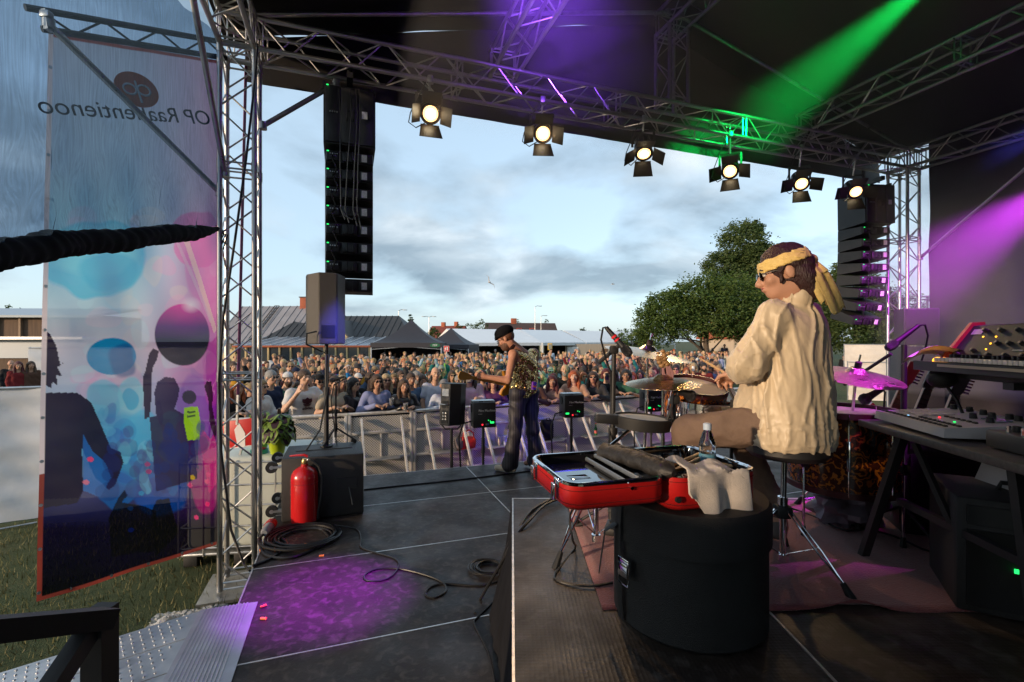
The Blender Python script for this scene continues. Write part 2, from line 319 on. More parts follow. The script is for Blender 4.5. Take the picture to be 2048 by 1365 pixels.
m.f = [(j * (nx + 1) + i, j * (nx + 1) + i + 1, (j + 1) * (nx + 1) + i + 1, (j + 1) * (nx + 1) + i) for j in range(ny) for i in range(nx)]; m.m = [0] * len(m.f)
rug = m.build('rug', rug_material()); sm = rug.modifiers.new('thick', 'SOLIDIFY'); sm.thickness = 0.005
tag(rug, 'worn red patterned rug under the drums on the riser', 'rug')
# ================================================================ trusses
BR = MB().tube((0, 0, 0), (0, 0, 1), 1.0, n=6, caps=False).mesh('brace', M_ALU)
CH = MB().tube((0, 0, 0), (0, 0, 1), 1.0, n=12, caps=True).mesh('chord', M_ALU)
def stick(name, me, a, b, r, parent):
    a, b = Vector(a), Vector(b); M = along(a, b) @ Matrix.Diagonal((r, r, (b - a).length, 1))
    return link(name, me, parent, M)
def truss(name, label, a, b, size=0.29, up=(0, 0, 1), side=None, r=0.024, rb=0.0085, step=0.30, joints=2.0, group=None, seg=None):
    """box truss between the centres a and b: four chords, zigzag braces on every face, joint rings"""
    a, b = Vector(a), Vector(b); ax = (b - a).normalized(); Ln = (b - a).length; h = size / 2
    y = Vector(up); y = (y - ax * y.dot(ax)).normalized(); x = y.cross(ax)
    root = thing(name, label, 'truss', a, group)
    off = [x * h + y * h, x * -h + y * h, x * -h - y * h, x * h - y * h]
    for o in off: stick('chord', CH, a + o, b + o, r, root)
    n = max(1, round(Ln / step)); st = Ln / n
    for k in range(4):
        o0, o1 = off[k], off[(k + 1) % 4]
        for i in range(n):
            p, q = (o0, o1) if (i + k) % 2 else (o1, o0)
            stick('brace', BR, a + ax * (i * st + .02) + p, a + ax * ((i + 1) * st - .02) + q, rb, root)
    ends = [0.04, Ln - 0.04] + [i * joints for i in range(1, int(Ln / joints) + 1) if i * joints < Ln - .3]
    for e in ends:
        jm = MB(); c = a + ax * e
        for k in range(4):
            jm.tube(c + off[k] - ax * .045, c + off[k] + ax * .045, r * 1.18, n=10)
            for dd in (-.03, .03): jm.tube(c + off[k] + ax * dd, c + off[(k + 1) % 4] + ax * dd, rb * 1.1, n=6)
        jm.build('joint', M_ALU, root)
    return root
UL, UR, VF, ZT = -0.96, 8.70, 5.25, 5.35           # left tower, right tower, front truss line, truss centre height
tl = truss('tower_truss', 'upright aluminium tower truss beside the printed mesh banner', S(UL, VF, 0.06), S(UL, VF, ZT - .16), up=S(0, 1, 0) - S(0, 0, 0), group='stage towers')
m = MB(); m.box((0, 0, .02), (.6, .6, .03), Mz(YAW, S(UL, VF, 0.0))); m.build('base_plate', M_STEEL, tl)
tr = truss('tower_truss', 'upright aluminium tower truss beside the right speaker column', S(UR, VF, 0.06), S(UR, VF, ZT - .16), up=S(0, 1, 0) - S(0, 0, 0), group='stage towers')
m = MB(); m.box((0, 0, .02), (.6, .6, .03), Mz(YAW, S(UR, VF, 0.0))); m.build('base_plate', M_STEEL, tr)
truss('roof_truss', 'long horizontal front truss that carries the six spotlights', S(UL + .15, VF, ZT), S(UR - .15, VF, ZT), group='roof trusses')
truss('corner_block', 'square corner block of the roof above the left tower', S(UL - .15, VF, ZT), S(UL + .145, VF, ZT), joints=5, group='roof corner blocks')
truss('corner_block', 'square corner block of the roof above the right tower', S(UR - .145, VF, ZT), S(UR + .15, VF, ZT), joints=5, group='roof corner blocks')
truss('roof_truss', 'side roof truss running back from the left tower', S(UL, VF - .17, ZT), S(UL, -1.6, ZT), group='roof trusses')
truss('roof_truss', 'side roof truss running back from the right tower along the black wall', S(UR, VF - .17, ZT), S(UR, -1.6, ZT), group='roof trusses')
truss('roof_truss', 'purple lit inner roof truss left of the ridge', S(1.76, VF + .1, ZT + .31), S(1.76, -1.6, ZT + .31), group='roof trusses')
truss('roof_truss', 'inner roof truss crossing the dark roof at the right', S(6.6, VF + .1, ZT + .31), S(6.6, -1.6, ZT + .31), group='roof trusses')
truss('roof_truss', 'short upright roof post standing on the front truss', S(4.10, VF, ZT + .16), S(4.10, VF, ZT + 1.16), up=S(0, 1, 0) - S(0, 0, 0), group='roof trusses')
truss('roof_truss', 'highest roof truss running back along the ridge', S(4.10, VF + .15, ZT + 1.31), S(4.10, -1.6, ZT + 1.31), group='roof trusses')
def pole(name, label, a, b, r=0.025, clamps=True, mt=None, cat='pole', group=None):
    root = thing(name, label, cat, a, group)
    MB().tube(a, b, r, n=12).build('tube', mt or M_ALU, root)
    if clamps:
        a, b = Vector(a), Vector(b); ax = (b - a).normalized()
        for e, s in ((a, 1), (b, -1)):
            mm = MB(); mm.rbox((0, 0, .035 * s), (.05, .035, .11), .008, along(e, e + ax)); mm.tube(e + Vector((0, 0, -.035)), e + Vector((0, 0, .035)), .038, n=10); mm.build('clamp', M_STEEL, root)
    return root
pole('gable_tube', 'long bare tube from the left tower up to the ridge', S(UL, VF - .05, ZT + .2), S(4.0, VF - .05, ZT + 1.36))
pole('gable_tube', 'long bare tube from the ridge down to the right tower', S(4.2, VF - .05, ZT + 1.36), S(UR, VF - .05, ZT + .2))
pole('brace_tube', 'slanting brace from the left tower up to the front truss', P(526, 252, 4.72), P(672, 168, 5.02))
pole('brace_tube', 'dark slanting tube rising from the left tower clamp towards the roof side', P(450, 347, 4.5), P(381, -30, 3.55))
pole('brace_tube', 'slanting tube across the mesh from the outrigger tip to the left tower', P(97, 48, 3.46), P(440, 386, 4.5))
pole('brace_tube', 'slanting tube crossing the black side wall from the right tower', P(1840, 516, 7.6), P(2060, 330, 6.1), .022)
# flat ladder outrigger over the banner
lad = thing('outrigger_beam', 'flat dark ladder beam above the printed banner', 'beam', P(445, 120, 4.6))
la, lb = P(452, 86, 4.62), P(50, 15, 3.40); lc, ld_ = P(452, 117, 4.62), P(84, 58, 3.48)
MB().tube(la, lb, .024, n=10).build('chord', M_BLKM, lad); MB().tube(lc, ld_, .024, n=10).build('chord', M_BLKM, lad)
for i in range(7):
    p, q = (la.lerp(lb, i / 7 * .95), lc.lerp(ld_, (i + 1) / 7)) if i % 2 else (lc.lerp(ld_, i / 7), la.lerp(lb, (i + 1) / 7 * .95))
    MB().tube(p, q, .009, n=6).build('brace', M_BLKM, lad)
mm = MB(); mm.bar(P(92, 22, 3.45), P(98, 62, 3.45), .05, .03); mm.rbox((0, 0, 0), (.07, .05, .05), .01, Matrix.Translation(P(93, 30, 3.44))); mm.build('clamp', M_STEEL, lad)
# ================================================================ roof canopy, walls
def sheet(name, pts, nu, nv, mt, amp=0.0, seed=0, parent=None, thick=0.0, fr=(3.0, 2.0)):
    """four corners (a b c d) -> grid with soft wrinkles"""
    rs = np.random.RandomState(seed); ph = rs.uniform(0, 6.28, 8); fq = rs.uniform(0.7, 1.5, 8)
    a, b, c, d = (Vector(p) for p in pts); nr = (b - a).cross(d - a).normalized(); m = MB()
    for j in range(nv + 1):
        for i in range(nu + 1):
            s, t = i / nu, j / nv; p = a.lerp(b, s).lerp(d.lerp(c, s), t)
            w = math.sin(fr[0] * 6.28 * fq[0] * s + ph[0] + 2 * t) + .6 * math.sin(fr[1] * 6.28 * fq[1] * t + ph[1] + 3 * s) + .4 * math.sin(fr[0] * 15 * (s + .5 * t) + ph[2]) + .3 * math.sin(fr[1] * 17 * (t - .4 * s) + ph[3])
            m.v.append(tuple(p + nr * amp * w))
    m.f = [(j * (nu + 1) + i, j * (nu + 1) + i + 1, (j + 1) * (nu + 1) + i + 1, (j + 1) * (nu + 1) + i) for j in range(nv) for i in range(nu)]; m.m = [0] * len(m.f)
    return m.build(name, mt, parent)
M_ROOF = mat('black_roof_pvc', (0.012, 0.011, 0.012), 0.6, var=0.2, vscale=2, bump=0.15, bscale=9)
canopy = thing('stage_roof', 'black fabric roof stretched over the stage trusses', 'roof', S(4.1, 2, ZT))
RZ, EZ, VB = ZT + 1.62, ZT + .26, -1.8
sheet('roof_panel', [S(UL - .25, VF + .55, EZ), S(4.1, VF + .55, RZ), S(4.1, VB, RZ), S(UL - .25, VB, EZ)], 50, 40, M_ROOF, .015, 1, canopy)
sheet('roof_panel', [S(4.1, VF + .55, RZ), S(UR + .25, VF + .55, EZ), S(UR + .25, VB, EZ), S(4.1, VB, RZ)], 50, 40, M_ROOF, .015, 2, canopy)
m = MB(); m.add([S(UL - .25, VF + .54, EZ), S(UR + .25, VF + .54, EZ), S(4.1, VF + .54, RZ)], [(0, 1, 2)]); m.build('gable_panel', M_ROOF, canopy, smooth=False)
sheet('valance', [S(UL - .05, VF + .50, ZT - .17), S(UR + .2, VF + .50, ZT - .17), S(UR + .2, VF + .52, EZ + .02), S(UL - .05, VF + .52, EZ + .02)], 80, 6, M_ROOF, .006, 3, canopy, fr=(9, 1))
m = MB(); m.add([S(UL - .25, VB, EZ), S(UR + .25, VB, EZ), S(4.1, VB, RZ)], [(2, 1, 0)]); m.build('gable_panel', M_ROOF, canopy, smooth=False)
wall = thing('side_wall', 'black fabric side wall behind the keyboards, lit purple', 'stage wall', S(UR + .3, 2, 0))
M_WALL = mat('black_mesh_wall', (0.030, 0.026, 0.027), 0.8, var=0.35, vscale=1.5, bump=0.7, bscale=3.5, spec=0.2)
sheet('wall_sheet', [S(UR + .22, VF - .25, 0.3), S(UR + .22, VB, 0.3), S(UR + .22, VB, EZ), S(UR + .22, VF - .25, EZ)], 60, 44, M_WALL, .02, 8, wall)
rear = thing('rear_wall', 'black fabric rear wall behind the camera', 'stage wall', S(5, VB, 0))
sheet('wall_sheet', [S(1.0, VB + .05, 0.3), S(UR + .25, VB + .05, 0.3), S(UR + .25, VB + .05, EZ), S(1.0, VB + .05, EZ)], 40, 24, M_BFAB, .02, 9, rear)
# ================================================================ scrim and banner on the left
def gauze(name, col, trans, transl=0.5, attr=None, holes=0.0, tint=(1, 1, 1)):
    m = bpy.data.materials.new(name); m.use_nodes = True; nt = m.node_tree; nt.nodes.clear(); N = nt.nodes.new; L = nt.links.new
    out = N('ShaderNodeOutputMaterial'); t = N('ShaderNodeBsdfTransparent'); t.inputs[0].default_value = (*tint, 1); d = N('ShaderNodeBsdfDiffuse'); tl_ = N('ShaderNodeBsdfTranslucent')
    a = N('ShaderNodeMixShader'); a.inputs[0].default_value = transl; L(d.outputs[0], a.inputs[1]); L(tl_.outputs[0], a.inputs[2])
    b = N('ShaderNodeMixShader'); b.inputs[0].default_value = 1 - trans; L(t.outputs[0], b.inputs[1]); L(a.outputs[0], b.inputs[2]); L(b.outputs[0], out.inputs[0])
    if attr:
        at = N('ShaderNodeVertexColor'); at.layer_name = attr
        for q in (d, tl_): L(at.outputs[0], q.inputs[0])
        if holes:
            mr = N('ShaderNodeMapRange'); L(at.outputs['Alpha'], mr.inputs[0]); mr.inputs[3].default_value = 1 - trans; mr.inputs[4].default_value = 1 - trans + holes; L(mr.outputs[0], b.inputs[0])
    else:
        for q in (d, tl_): q.inputs[0].default_value = (*col, 1)
    return m
M_SCRIM = gauze('grey_scrim', (0.035, 0.06, 0.095), 0.46, 0.6, tint=(.66, .82, 1))
_n = M_SCRIM.node_tree; _t = _n.nodes.new('ShaderNodeTexCoord'); _m = _n.nodes.new('ShaderNodeMapping'); _m.inputs['Scale'].default_value = (95, 95, 5); _z = _n.nodes.new('ShaderNodeTexNoise'); _z.inputs['Scale'].default_value = 1.0; _z.inputs['Detail'].default_value = 5; _r = _n.nodes.new('ShaderNodeMapRange'); _r.inputs[1].default_value = .3; _r.inputs[2].default_value = .7; _r.inputs[3].default_value = .47; _r.inputs[4].default_value = .66
_n.links.new(_t.outputs['Object'], _m.inputs[0]); _n.links.new(_m.outputs[0], _z.inputs['Vector']); _n.links.new(_z.outputs[0], _r.inputs[0]); _n.links.new(_r.outputs[0], [q for q in _n.nodes if q.type == 'MIX_SHADER'][1].inputs[0])
scr = thing('scrim_curtain', 'see-through grey mesh side curtain with rolled black hem', 'curtain', P(438, 455, 4.5))
top = [P(-60, -120, 1.42), P(150, -60, 2.1), P(330, -20, 3.2), P(438, 70, 4.50)]
bot = [P(-60, 492, 1.42), P(150, 474, 2.1), P(330, 462, 3.2), P(440, 452, 4.50)]
def poly(L_, t):
    x = t * (len(L_) - 1); k = min(int(x), len(L_) - 2); return L_[k].lerp(L_[k + 1], x - k)
m = MB(); nu, nv = 120, 50
for j in range(nv + 1):
    for i in range(nu + 1):
        s, t = i / nu, j / nv; p = poly(top, s).lerp(poly(bot, s), t)
        w = .013 * math.sin(34 * s + 3 * math.sin(5 * t)) + .010 * math.sin(75 * s + 2 * t) + .012 * math.sin(9 * s + 4 * t) + .012 * math.sin(52 * (s + .25 * t) + 2 * math.sin(7 * t))
        m.v.append(tuple(p + Vector((-.95, .3, 0)) * w * (0.4 + t)))
m.f = [(j * (nu + 1) + i, j * (nu + 1) + i + 1, (j + 1) * (nu + 1) + i + 1, (j + 1) * (nu + 1) + i) for j in range(nv) for i in range(nu)]; m.m = [0] * len(m.f)
m.build('mesh_sheet', M_SCRIM, scr)
m = MB(); pts = []; rr = []; rs = np.random.RandomState(2)
for i in range(160):
    s = i / 159; p = poly(bot, s); k = 0.55 + 0.45 * math.sin(math.pi * min(1, s * 1.15 + .1)); pts.append(p + Vector((0, 0, -.03 - .006 * math.sin(s * 17) - .003 * math.sin(s * 41 + 1)))); w = (.055 * (1 - s) + .07 * s) * (1.0 if s < .8 else (1 - s) / .2 * .8 + .2)
    rr.append((w * (0.9 + .05 * math.sin(s * 37) + .07 * math.sin(s * 151 + 2 * math.sin(s * 23))), w * (.95 + .06 * math.sin(s * 29 + 1) + .08 * math.sin(s * 173 + 3 * math.sin(s * 19)))))
m.path(pts, rr, 14); m.build('rolled_hem', M_BFAB, scr)
MB().path([poly(top, 1) + Vector((.01 * math.sin(t * 9), 0, 0)) + (poly(bot, 1) - poly(top, 1)) * t for t in [k / 24 for k in range(25)]], .009, 5).build('side_hem', M_BFAB, scr)
m = MB()
for k in range(3): m.path([P(432 + 6 * k, 452, 4.5), P(444, 458 + 5 * k, 4.46), P(447 + 4 * k, 470, 4.45), P(440 + 3 * k, 482 + 9 * k, 4.45)], .006, 5)
m.build('tie_string', M_BFAB, scr)
# printed banner: colours painted per vertex (a print), hung from the ladder beam
BTL, BTR, BBR, BBL = P(97, 66, 3.52), P(441, 122, 4.58), P(438, 1088, 4.58), P(72, 1206, 3.52)
NU, NV = 200, 520
def banner_art():
    pu = np.linspace(0, 1, NU + 1)[None, :].repeat(NV + 1, 0); pv = np.linspace(0, 1, NV + 1)[:, None].repeat(NU + 1, 1)
    # picture coordinates in which the outlines were read (photo pixels): rectify by bilinear corners
    X = (97 * (1 - pu) + 441 * pu) * (1 - pv) + (72 * (1 - pu) + 438 * pu) * pv
    Y = (66 * (1 - pu) + 122 * pu) * (1 - pv) + (1206 * (1 - pu) + 1088 * pu) * pv
    C = np.zeros((NV + 1, NU + 1, 3)); A = np.zeros((NV + 1, NU + 1))
    def rgb(h): return np.array([((int(h[i:i + 2], 16) / 255) ** 2.2) for i in (0, 2, 4)])
    st = [(60, 'b9c0d2'), (330, 'a9c3da'), (500, '9ed2e4'), (600, 'b3cfdf'), (700, 'c9c8d8'), (800, 'a8bdd8'), (900, '5aa0cc'), (980, '3b3f74'), (1060, '17122c'), (1200, '080710')]
    ys = [s[0] for s in st]; cs = np.array([rgb(s[1]) for s in st])
    for k in range(3): C[..., k] = np.interp(Y, ys, cs[:, k])
    pk = np.array([rgb(x) for x in ('d8b0cc', 'e58cc0', 'e070b4', '9a4fb4', '54206a', '12081a')]); f = np.clip((X - 230) / 190, 0, 1) ** 1.3
    for k in range(3):
        pc = np.interp(Y, [380, 520, 640, 800, 960, 1060], pk[:, k]); C[..., k] = C[..., k] * (1 - f) + pc * f
    def noise(x, y, s, seed):
        rs = np.random.RandomState(seed); g_ = rs.rand(40, 40); gx, gy = (x / s) % 39, (y / s) % 39; i, j = gx.astype(int), gy.astype(int); fx, fy = gx - i, gy - j; fx = fx * fx * (3 - 2 * fx); fy = fy * fy * (3 - 2 * fy)
        return (g_[j, i] * (1 - fx) + g_[j, i + 1] * fx) * (1 - fy) + (g_[j + 1, i] * (1 - fx) + g_[j + 1, i + 1] * fx) * fy
    nx_, ny_ = X + 14 * (noise(X, Y, 30, 1) - .5), Y + 14 * (noise(X, Y, 30, 2) - .5)
    def blend(mask, h, a=1.0):
        c = rgb(h); w = np.clip(mask, 0, 1)[..., None] * a; C[:] = C * (1 - w) + c * w
    def ell(cx, cy, rx, ry, h, a=1.0, wob=False, soft=.04):
        xx, yy = (nx_, ny_) if wob else (X, Y); r = np.sqrt(((xx - cx) / rx) ** 2 + ((yy - cy) / ry) ** 2); blend((1 - r) / soft, h, a)
    def pip(pts, h, a=1.0, al=None):
        p = np.array(pts, float); ins = np.zeros(X.shape, bool); j = len(p) - 1
        for i in range(len(p)):
            c = ((p[i, 1] > Y) != (p[j, 1] > Y)) & (X < (p[j, 0] - p[i, 0]) * (Y - p[i, 1]) / (p[j, 1] - p[i, 1] + 1e-9) + p[i, 0]); ins ^= c; j = i
        blend(ins.astype(float), h, a)
        if al is not None: A[ins] = al
        return ins
    rs = np.random.RandomState(11)
    for k in range(46):                                   # pale confetti blobs of the print
        cx, cy = rs.uniform(90, 430), rs.uniform(430, 800); ell(cx, cy, rs.uniform(12, 46), rs.uniform(10, 36), rs.choice(['e7cfe0', 'f0a9cf', 'bfe3ee', 'e9d9d0', 'd98fc4']), rs.uniform(.12, .35), True, .12)
    ell(175, 520, 100, 82, '49b3d6', .85, True, .08); ell(170, 500, 92, 62, '7dc8de', .8, True, .2); ell(200, 545, 62, 45, '3fa3cc', .6, True, .2)
    ell(385, 480, 62, 60, 'e35aa5', .65, True, .06); ell(405, 530, 50, 90, 'd95fae', .5, True, .1)
    pip([(350, 480), (362, 478), (432, 660), (424, 668)], 'f2c6c0', .75); pip([(330, 480), (336, 478), (420, 640), (414, 646)], 'dfb9cf', .5)
    # big disc
    d = np.sqrt(((X - 350) / 64) ** 2 + ((Y - 672) / 63) ** 2); w = np.clip((1 - d) / .03, 0, 1)[..., None]
    gr = np.clip((Y - 610) / 75, 0, 1)[..., None]; c1, c2, c3 = rgb('d13fa0'), rgb('5c2a72'), rgb('1b1430'); cc = np.where(gr < .6, c1 + (c2 - c1) * gr / .6, c2 + (c3 - c2) * (gr - .6) / .4); C[:] = C * (1 - w) + cc * w; A[d < 1] = .5
    ell(368, 612, 26, 18, 'f6e8f4', .8, False, .9)
    ell(203, 716, 47, 38, '2f86b8', .95); ell(222, 722, 30, 36, '23578f', .7, True, .2)
    # crowd of light blue figures
    for cx, cy, rx, ry, h, a in ((190, 800, 34, 40, '69bcd9', .7), (238, 800, 30, 48, '8fcfe2', .7), (237, 800, 19, 20, '5aa9d0', .9), (225, 900, 70, 80, '3f9cd0', .65), (260, 880, 45, 60, '57b4de', .6), (170, 880, 30, 60, '6fb8dc', .6), (300, 980, 60, 60, '2f62b8', .6), (215, 985, 38, 40, '2c78c4', .6), (380, 830, 45, 80, '8a4fb8', .5), (420, 760, 25, 60, 'c45fb4', .5), (400, 960, 40, 70, 'c0388a', .55)):
        ell(cx, cy, rx, ry, h, a, True, .12)
    for k in range(30): ell(rs.uniform(160, 330), rs.uniform(820, 980), rs.uniform(6, 26), rs.uniform(6, 30), rs.choice(['6fc0e6', '2f7fc0', '8ad4ec', '3a58b0']), .45, True, .1)
    pip([(262, 760), (268, 745), (275, 712), (283, 700), (296, 705), (292, 722), (282, 740), (280, 800), (276, 840), (266, 842)], '2a2038', .95, .8)
    pip([(276, 840), (290, 836), (286, 790), (292, 768), (310, 757), (330, 760), (342, 780), (338, 800), (330, 822), (352, 832), (372, 850), (384, 960), (290, 990)], '2e2544', .92, .8)
    ell(364, 797, 17, 14, '241d36', .95); pip([(352, 818), (384, 815), (392, 850), (388, 882), (360, 884), (352, 850)], '9fd022', 1.0); pip([(358, 826), (378, 824), (378, 828), (358, 830)], '3d5a10'); pip([(358, 834), (378, 832), (378, 836), (358, 838)], '3d5a10')
    pip([(362, 884), (386, 882), (386, 940), (362, 940)], '3a1c5a', .9)
    pip([(400, 775), (406, 764), (418, 764), (422, 790), (420, 815), (432, 860), (428, 880), (414, 850), (410, 800)], '30142c', .95, .8)
    # dark woman silhouette at the left edge
    pip([(70, 650), (84, 654), (96, 668), (106, 694), (112, 730), (119, 726), (108, 736), (114, 752), (120, 754), (106, 752), (108, 772), (100, 764), (98, 778), (90, 772), (84, 786), (140, 788), (164, 808), (182, 852), (200, 900), (218, 908), (224, 930), (208, 975), (196, 985), (172, 960), (148, 900), (150, 985), (140, 1010), (70, 1020)], '211a33', .98, .9)
    pip([(150, 872), (166, 905), (190, 930), (200, 960), (180, 1000), (150, 985)], '4a7cc4', .8)
    for cx, cy, h in ((163, 922, 'f06a8c'), (155, 968, 'e88aa0'), (272, 934, 'f05a90'), (274, 948, 'e0407c'), (259, 992, '4fb0ec'), (237, 1022, '4a86ee'), (238, 1067, '3a5ae0'), (372, 958, 'e8c050'), (366, 974, 'f05a90'), (410, 950, 'f06a9c'), (407, 964, 'f06a9c'), (381, 1038, 'f05a90'), (408, 1010, 'ff4a8c')): ell(cx, cy, 6, 5, h, .95)
    pip([(196, 1040), (214, 1000), (226, 985), (232, 996), (220, 1010), (262, 1018), (290, 1030), (290, 1110), (200, 1120)], '0b0914', .9, .9); pip([(280, 1030), (290, 1008), (318, 1002), (326, 1030), (340, 1070), (290, 1120)], '0a0812', .9, .9)
    pip([(388, 885), (396, 860), (416, 880), (424, 870), (436, 900), (436, 960), (412, 990), (402, 940)], 'e0488f', .6)
    for k in range(16): hx, hy_ = rs.uniform(150, 425), rs.uniform(850, 960); ell(hx, hy_, 11, 13, '2a3a78', .5, False, .1); ell(hx, hy_ + 32, 20, 22, '2a3470', .4, True, .1)
    A[Y > 1000] = .7
    edge = np.minimum(pu * 1.26 / .03, np.minimum(pv * 4.6 / .03, (1 - pv) * 4.6 / .035)); e = edge < 1; C[e] = rgb('8a4a44'); A[e] = 1.0; C[(pu * 1.26 < .03) & (Y < 950)] = rgb('d8cfd4')
    lum = C.mean(2, keepdims=True); C = np.clip(lum + (C - lum) * 1.25, 0, 1)
    return np.concatenate([C, A[..., None]], 2)
m = MB()
for j in range(NV + 1):
    for i in range(NU + 1):
        s, t = i / NU, j / NV; p = BTL.lerp(BTR, s).lerp(BBL.lerp(BBR, s), t)
        dq = s - t * .8; w = .012 * math.sin(dq * 26 + 1) * math.exp(-((t - .25) / .3) ** 2) + .010 * math.sin(s * 11 + t * 5) + .006 * math.sin((s + t * 2) * 15) + .02 * math.sin(math.pi * s) * math.sin(math.pi * t)
        w *= .25 + .75 * min(1, max(0, (t - .22) / .12)); m.v.append(tuple(p + Vector((.6, -.8, 0)) * w))
m.f = [(j * (NU + 1) + i, j * (NU + 1) + i + 1, (j + 1) * (NU + 1) + i + 1, (j + 1) * (NU + 1) + i) for j in range(NV) for i in range(NU)]; m.m = [0] * len(m.f)
M_BAN = gauze('printed_mesh_banner', (1, 1, 1), 0.13, 0.62, 'print', 0.10)
me = m.mesh('banner', M_BAN); ca = me.color_attributes.new('print', 'FLOAT_COLOR', 'POINT'); ca.data.foreach_set('color', banner_art().reshape(-1).astype(np.float32))
ban = tag(link('mesh_banner', me), 'tall printed mesh banner with concert silhouettes and a large dark disc', 'banner')
def bpt(s, t, off=0.012): return BTL.lerp(BTR, s).lerp(BBL.lerp(BBR, s), t) + Vector((.6, -.8, 0)) * off
EYE_ME = MB().lathe([(.012, -.003), (.012, .003)], None, 8).mesh('eyelet', M_STEEL)
for p in [bpt(.012, .06 + k * .077, .004) for k in range(13)] + [bpt(.15 + k * .2, .994, .004) for k in range(5)]: link('eyelet', EYE_ME, ban, frame(p, (.8, .6, 0), (0, 0, 1)))
def text_mesh(body, size, ext=0.002):
    cu = bpy.data.curves.new('t', 'FONT'); cu.body = body; cu.size = size; cu.extrude = ext; cu.align_x = 'CENTER'; o = bpy.data.objects.new('t', cu); COL.objects.link(o)
    dg = bpy.context.evaluated_depsgraph_get(); me_ = bpy.data.meshes.new_from_object(o.evaluated_get(dg)); bpy.data.objects.remove(o); bpy.data.curves.remove(cu); return me_
def lettering(body, size, M, mt, parent, name='lettering', ext=0.002):
    me_ = text_mesh(body, size, ext); me_.materials.clear(); me_.materials.append(mt); return link(name, me_, parent, M)
M_INK = mat('dark_print', (0.03, 0.035, 0.05), 0.8); M_OPR = mat('orange_red_print', (0.62, 0.10, 0.03), 0.8); M_PRW = mat('white_print', (0.62, 0.66, 0.72), 0.8)
def backwards(px, py, d, kx, tilt):   # a frame whose x axis runs right to left: the print is seen from behind
    ex = (BTL - BTR).normalized(); ex = (ex + Vector((0, 0, tilt))).normalized(); ey = Vector((0, 0, 1)); mm_ = frame(P(px, py, d), ex, ey); return mm_
lettering('OP Raahentienoo', .175, backwards(274, 240, 3.975, 1, .02), M_INK, ban)
m = MB(); fm = backwards(274, 180, 3.965, 1, .02); m.lathe([(.16, -.001), (.16, .001)], fm, 40, sy=.86); em = m.build('emblem', M_OPR, ban)
m = MB(); f2 = fm @ Matrix.Translation((0, 0, .004))
for cx in (-.052, .052):
    m.path([f2 @ Vector((cx + .046 * math.cos(a), .040 * math.sin(a), 0)) for a in [k * 6.283 / 20 for k in range(20)]], (.010), 6, closed=True)
m.tube(f2 @ Vector((-.006, -.10, 0)), f2 @ Vector((-.006, .07, 0)), .010, n=6); m.build('emblem_sign', M_PRW, em)
# ratchet strap, purple light put into its colour, and dark cable on the left tower
m = MB(); m.bar(P(492, 128, 4.95), P(476, 790, 5.0), .05, .004, (1, 0, 0)); st = tag(m.build('ratchet_strap', mat('purple_lit_webbing', (0.26, 0.06, 0.16), 0.8, var=.1)), 'webbing strap tinted by purple light, stretched down behind the left tower', 'strap')
MB().bar(P(476, 790, 5.0), P(474, 850, 5.0), .02, .02, (1, 0, 0)).build('ratchet', M_STEEL, st)
tag(MB().path([P(515, 88, 4.42), P(508, 180, 4.42), P(492, 320, 4.4), P(470, 480, 4.38), P(446, 640, 4.36), P(438, 760, 4.36), P(442, 900, 4.36), P(462, 1060, 4.34), P(488, 1130, 4.2), P(500, 1142, 4.05)], .011, 6).build('power_cable', M_CABLE), 'black cable running down the left tower', 'cable')
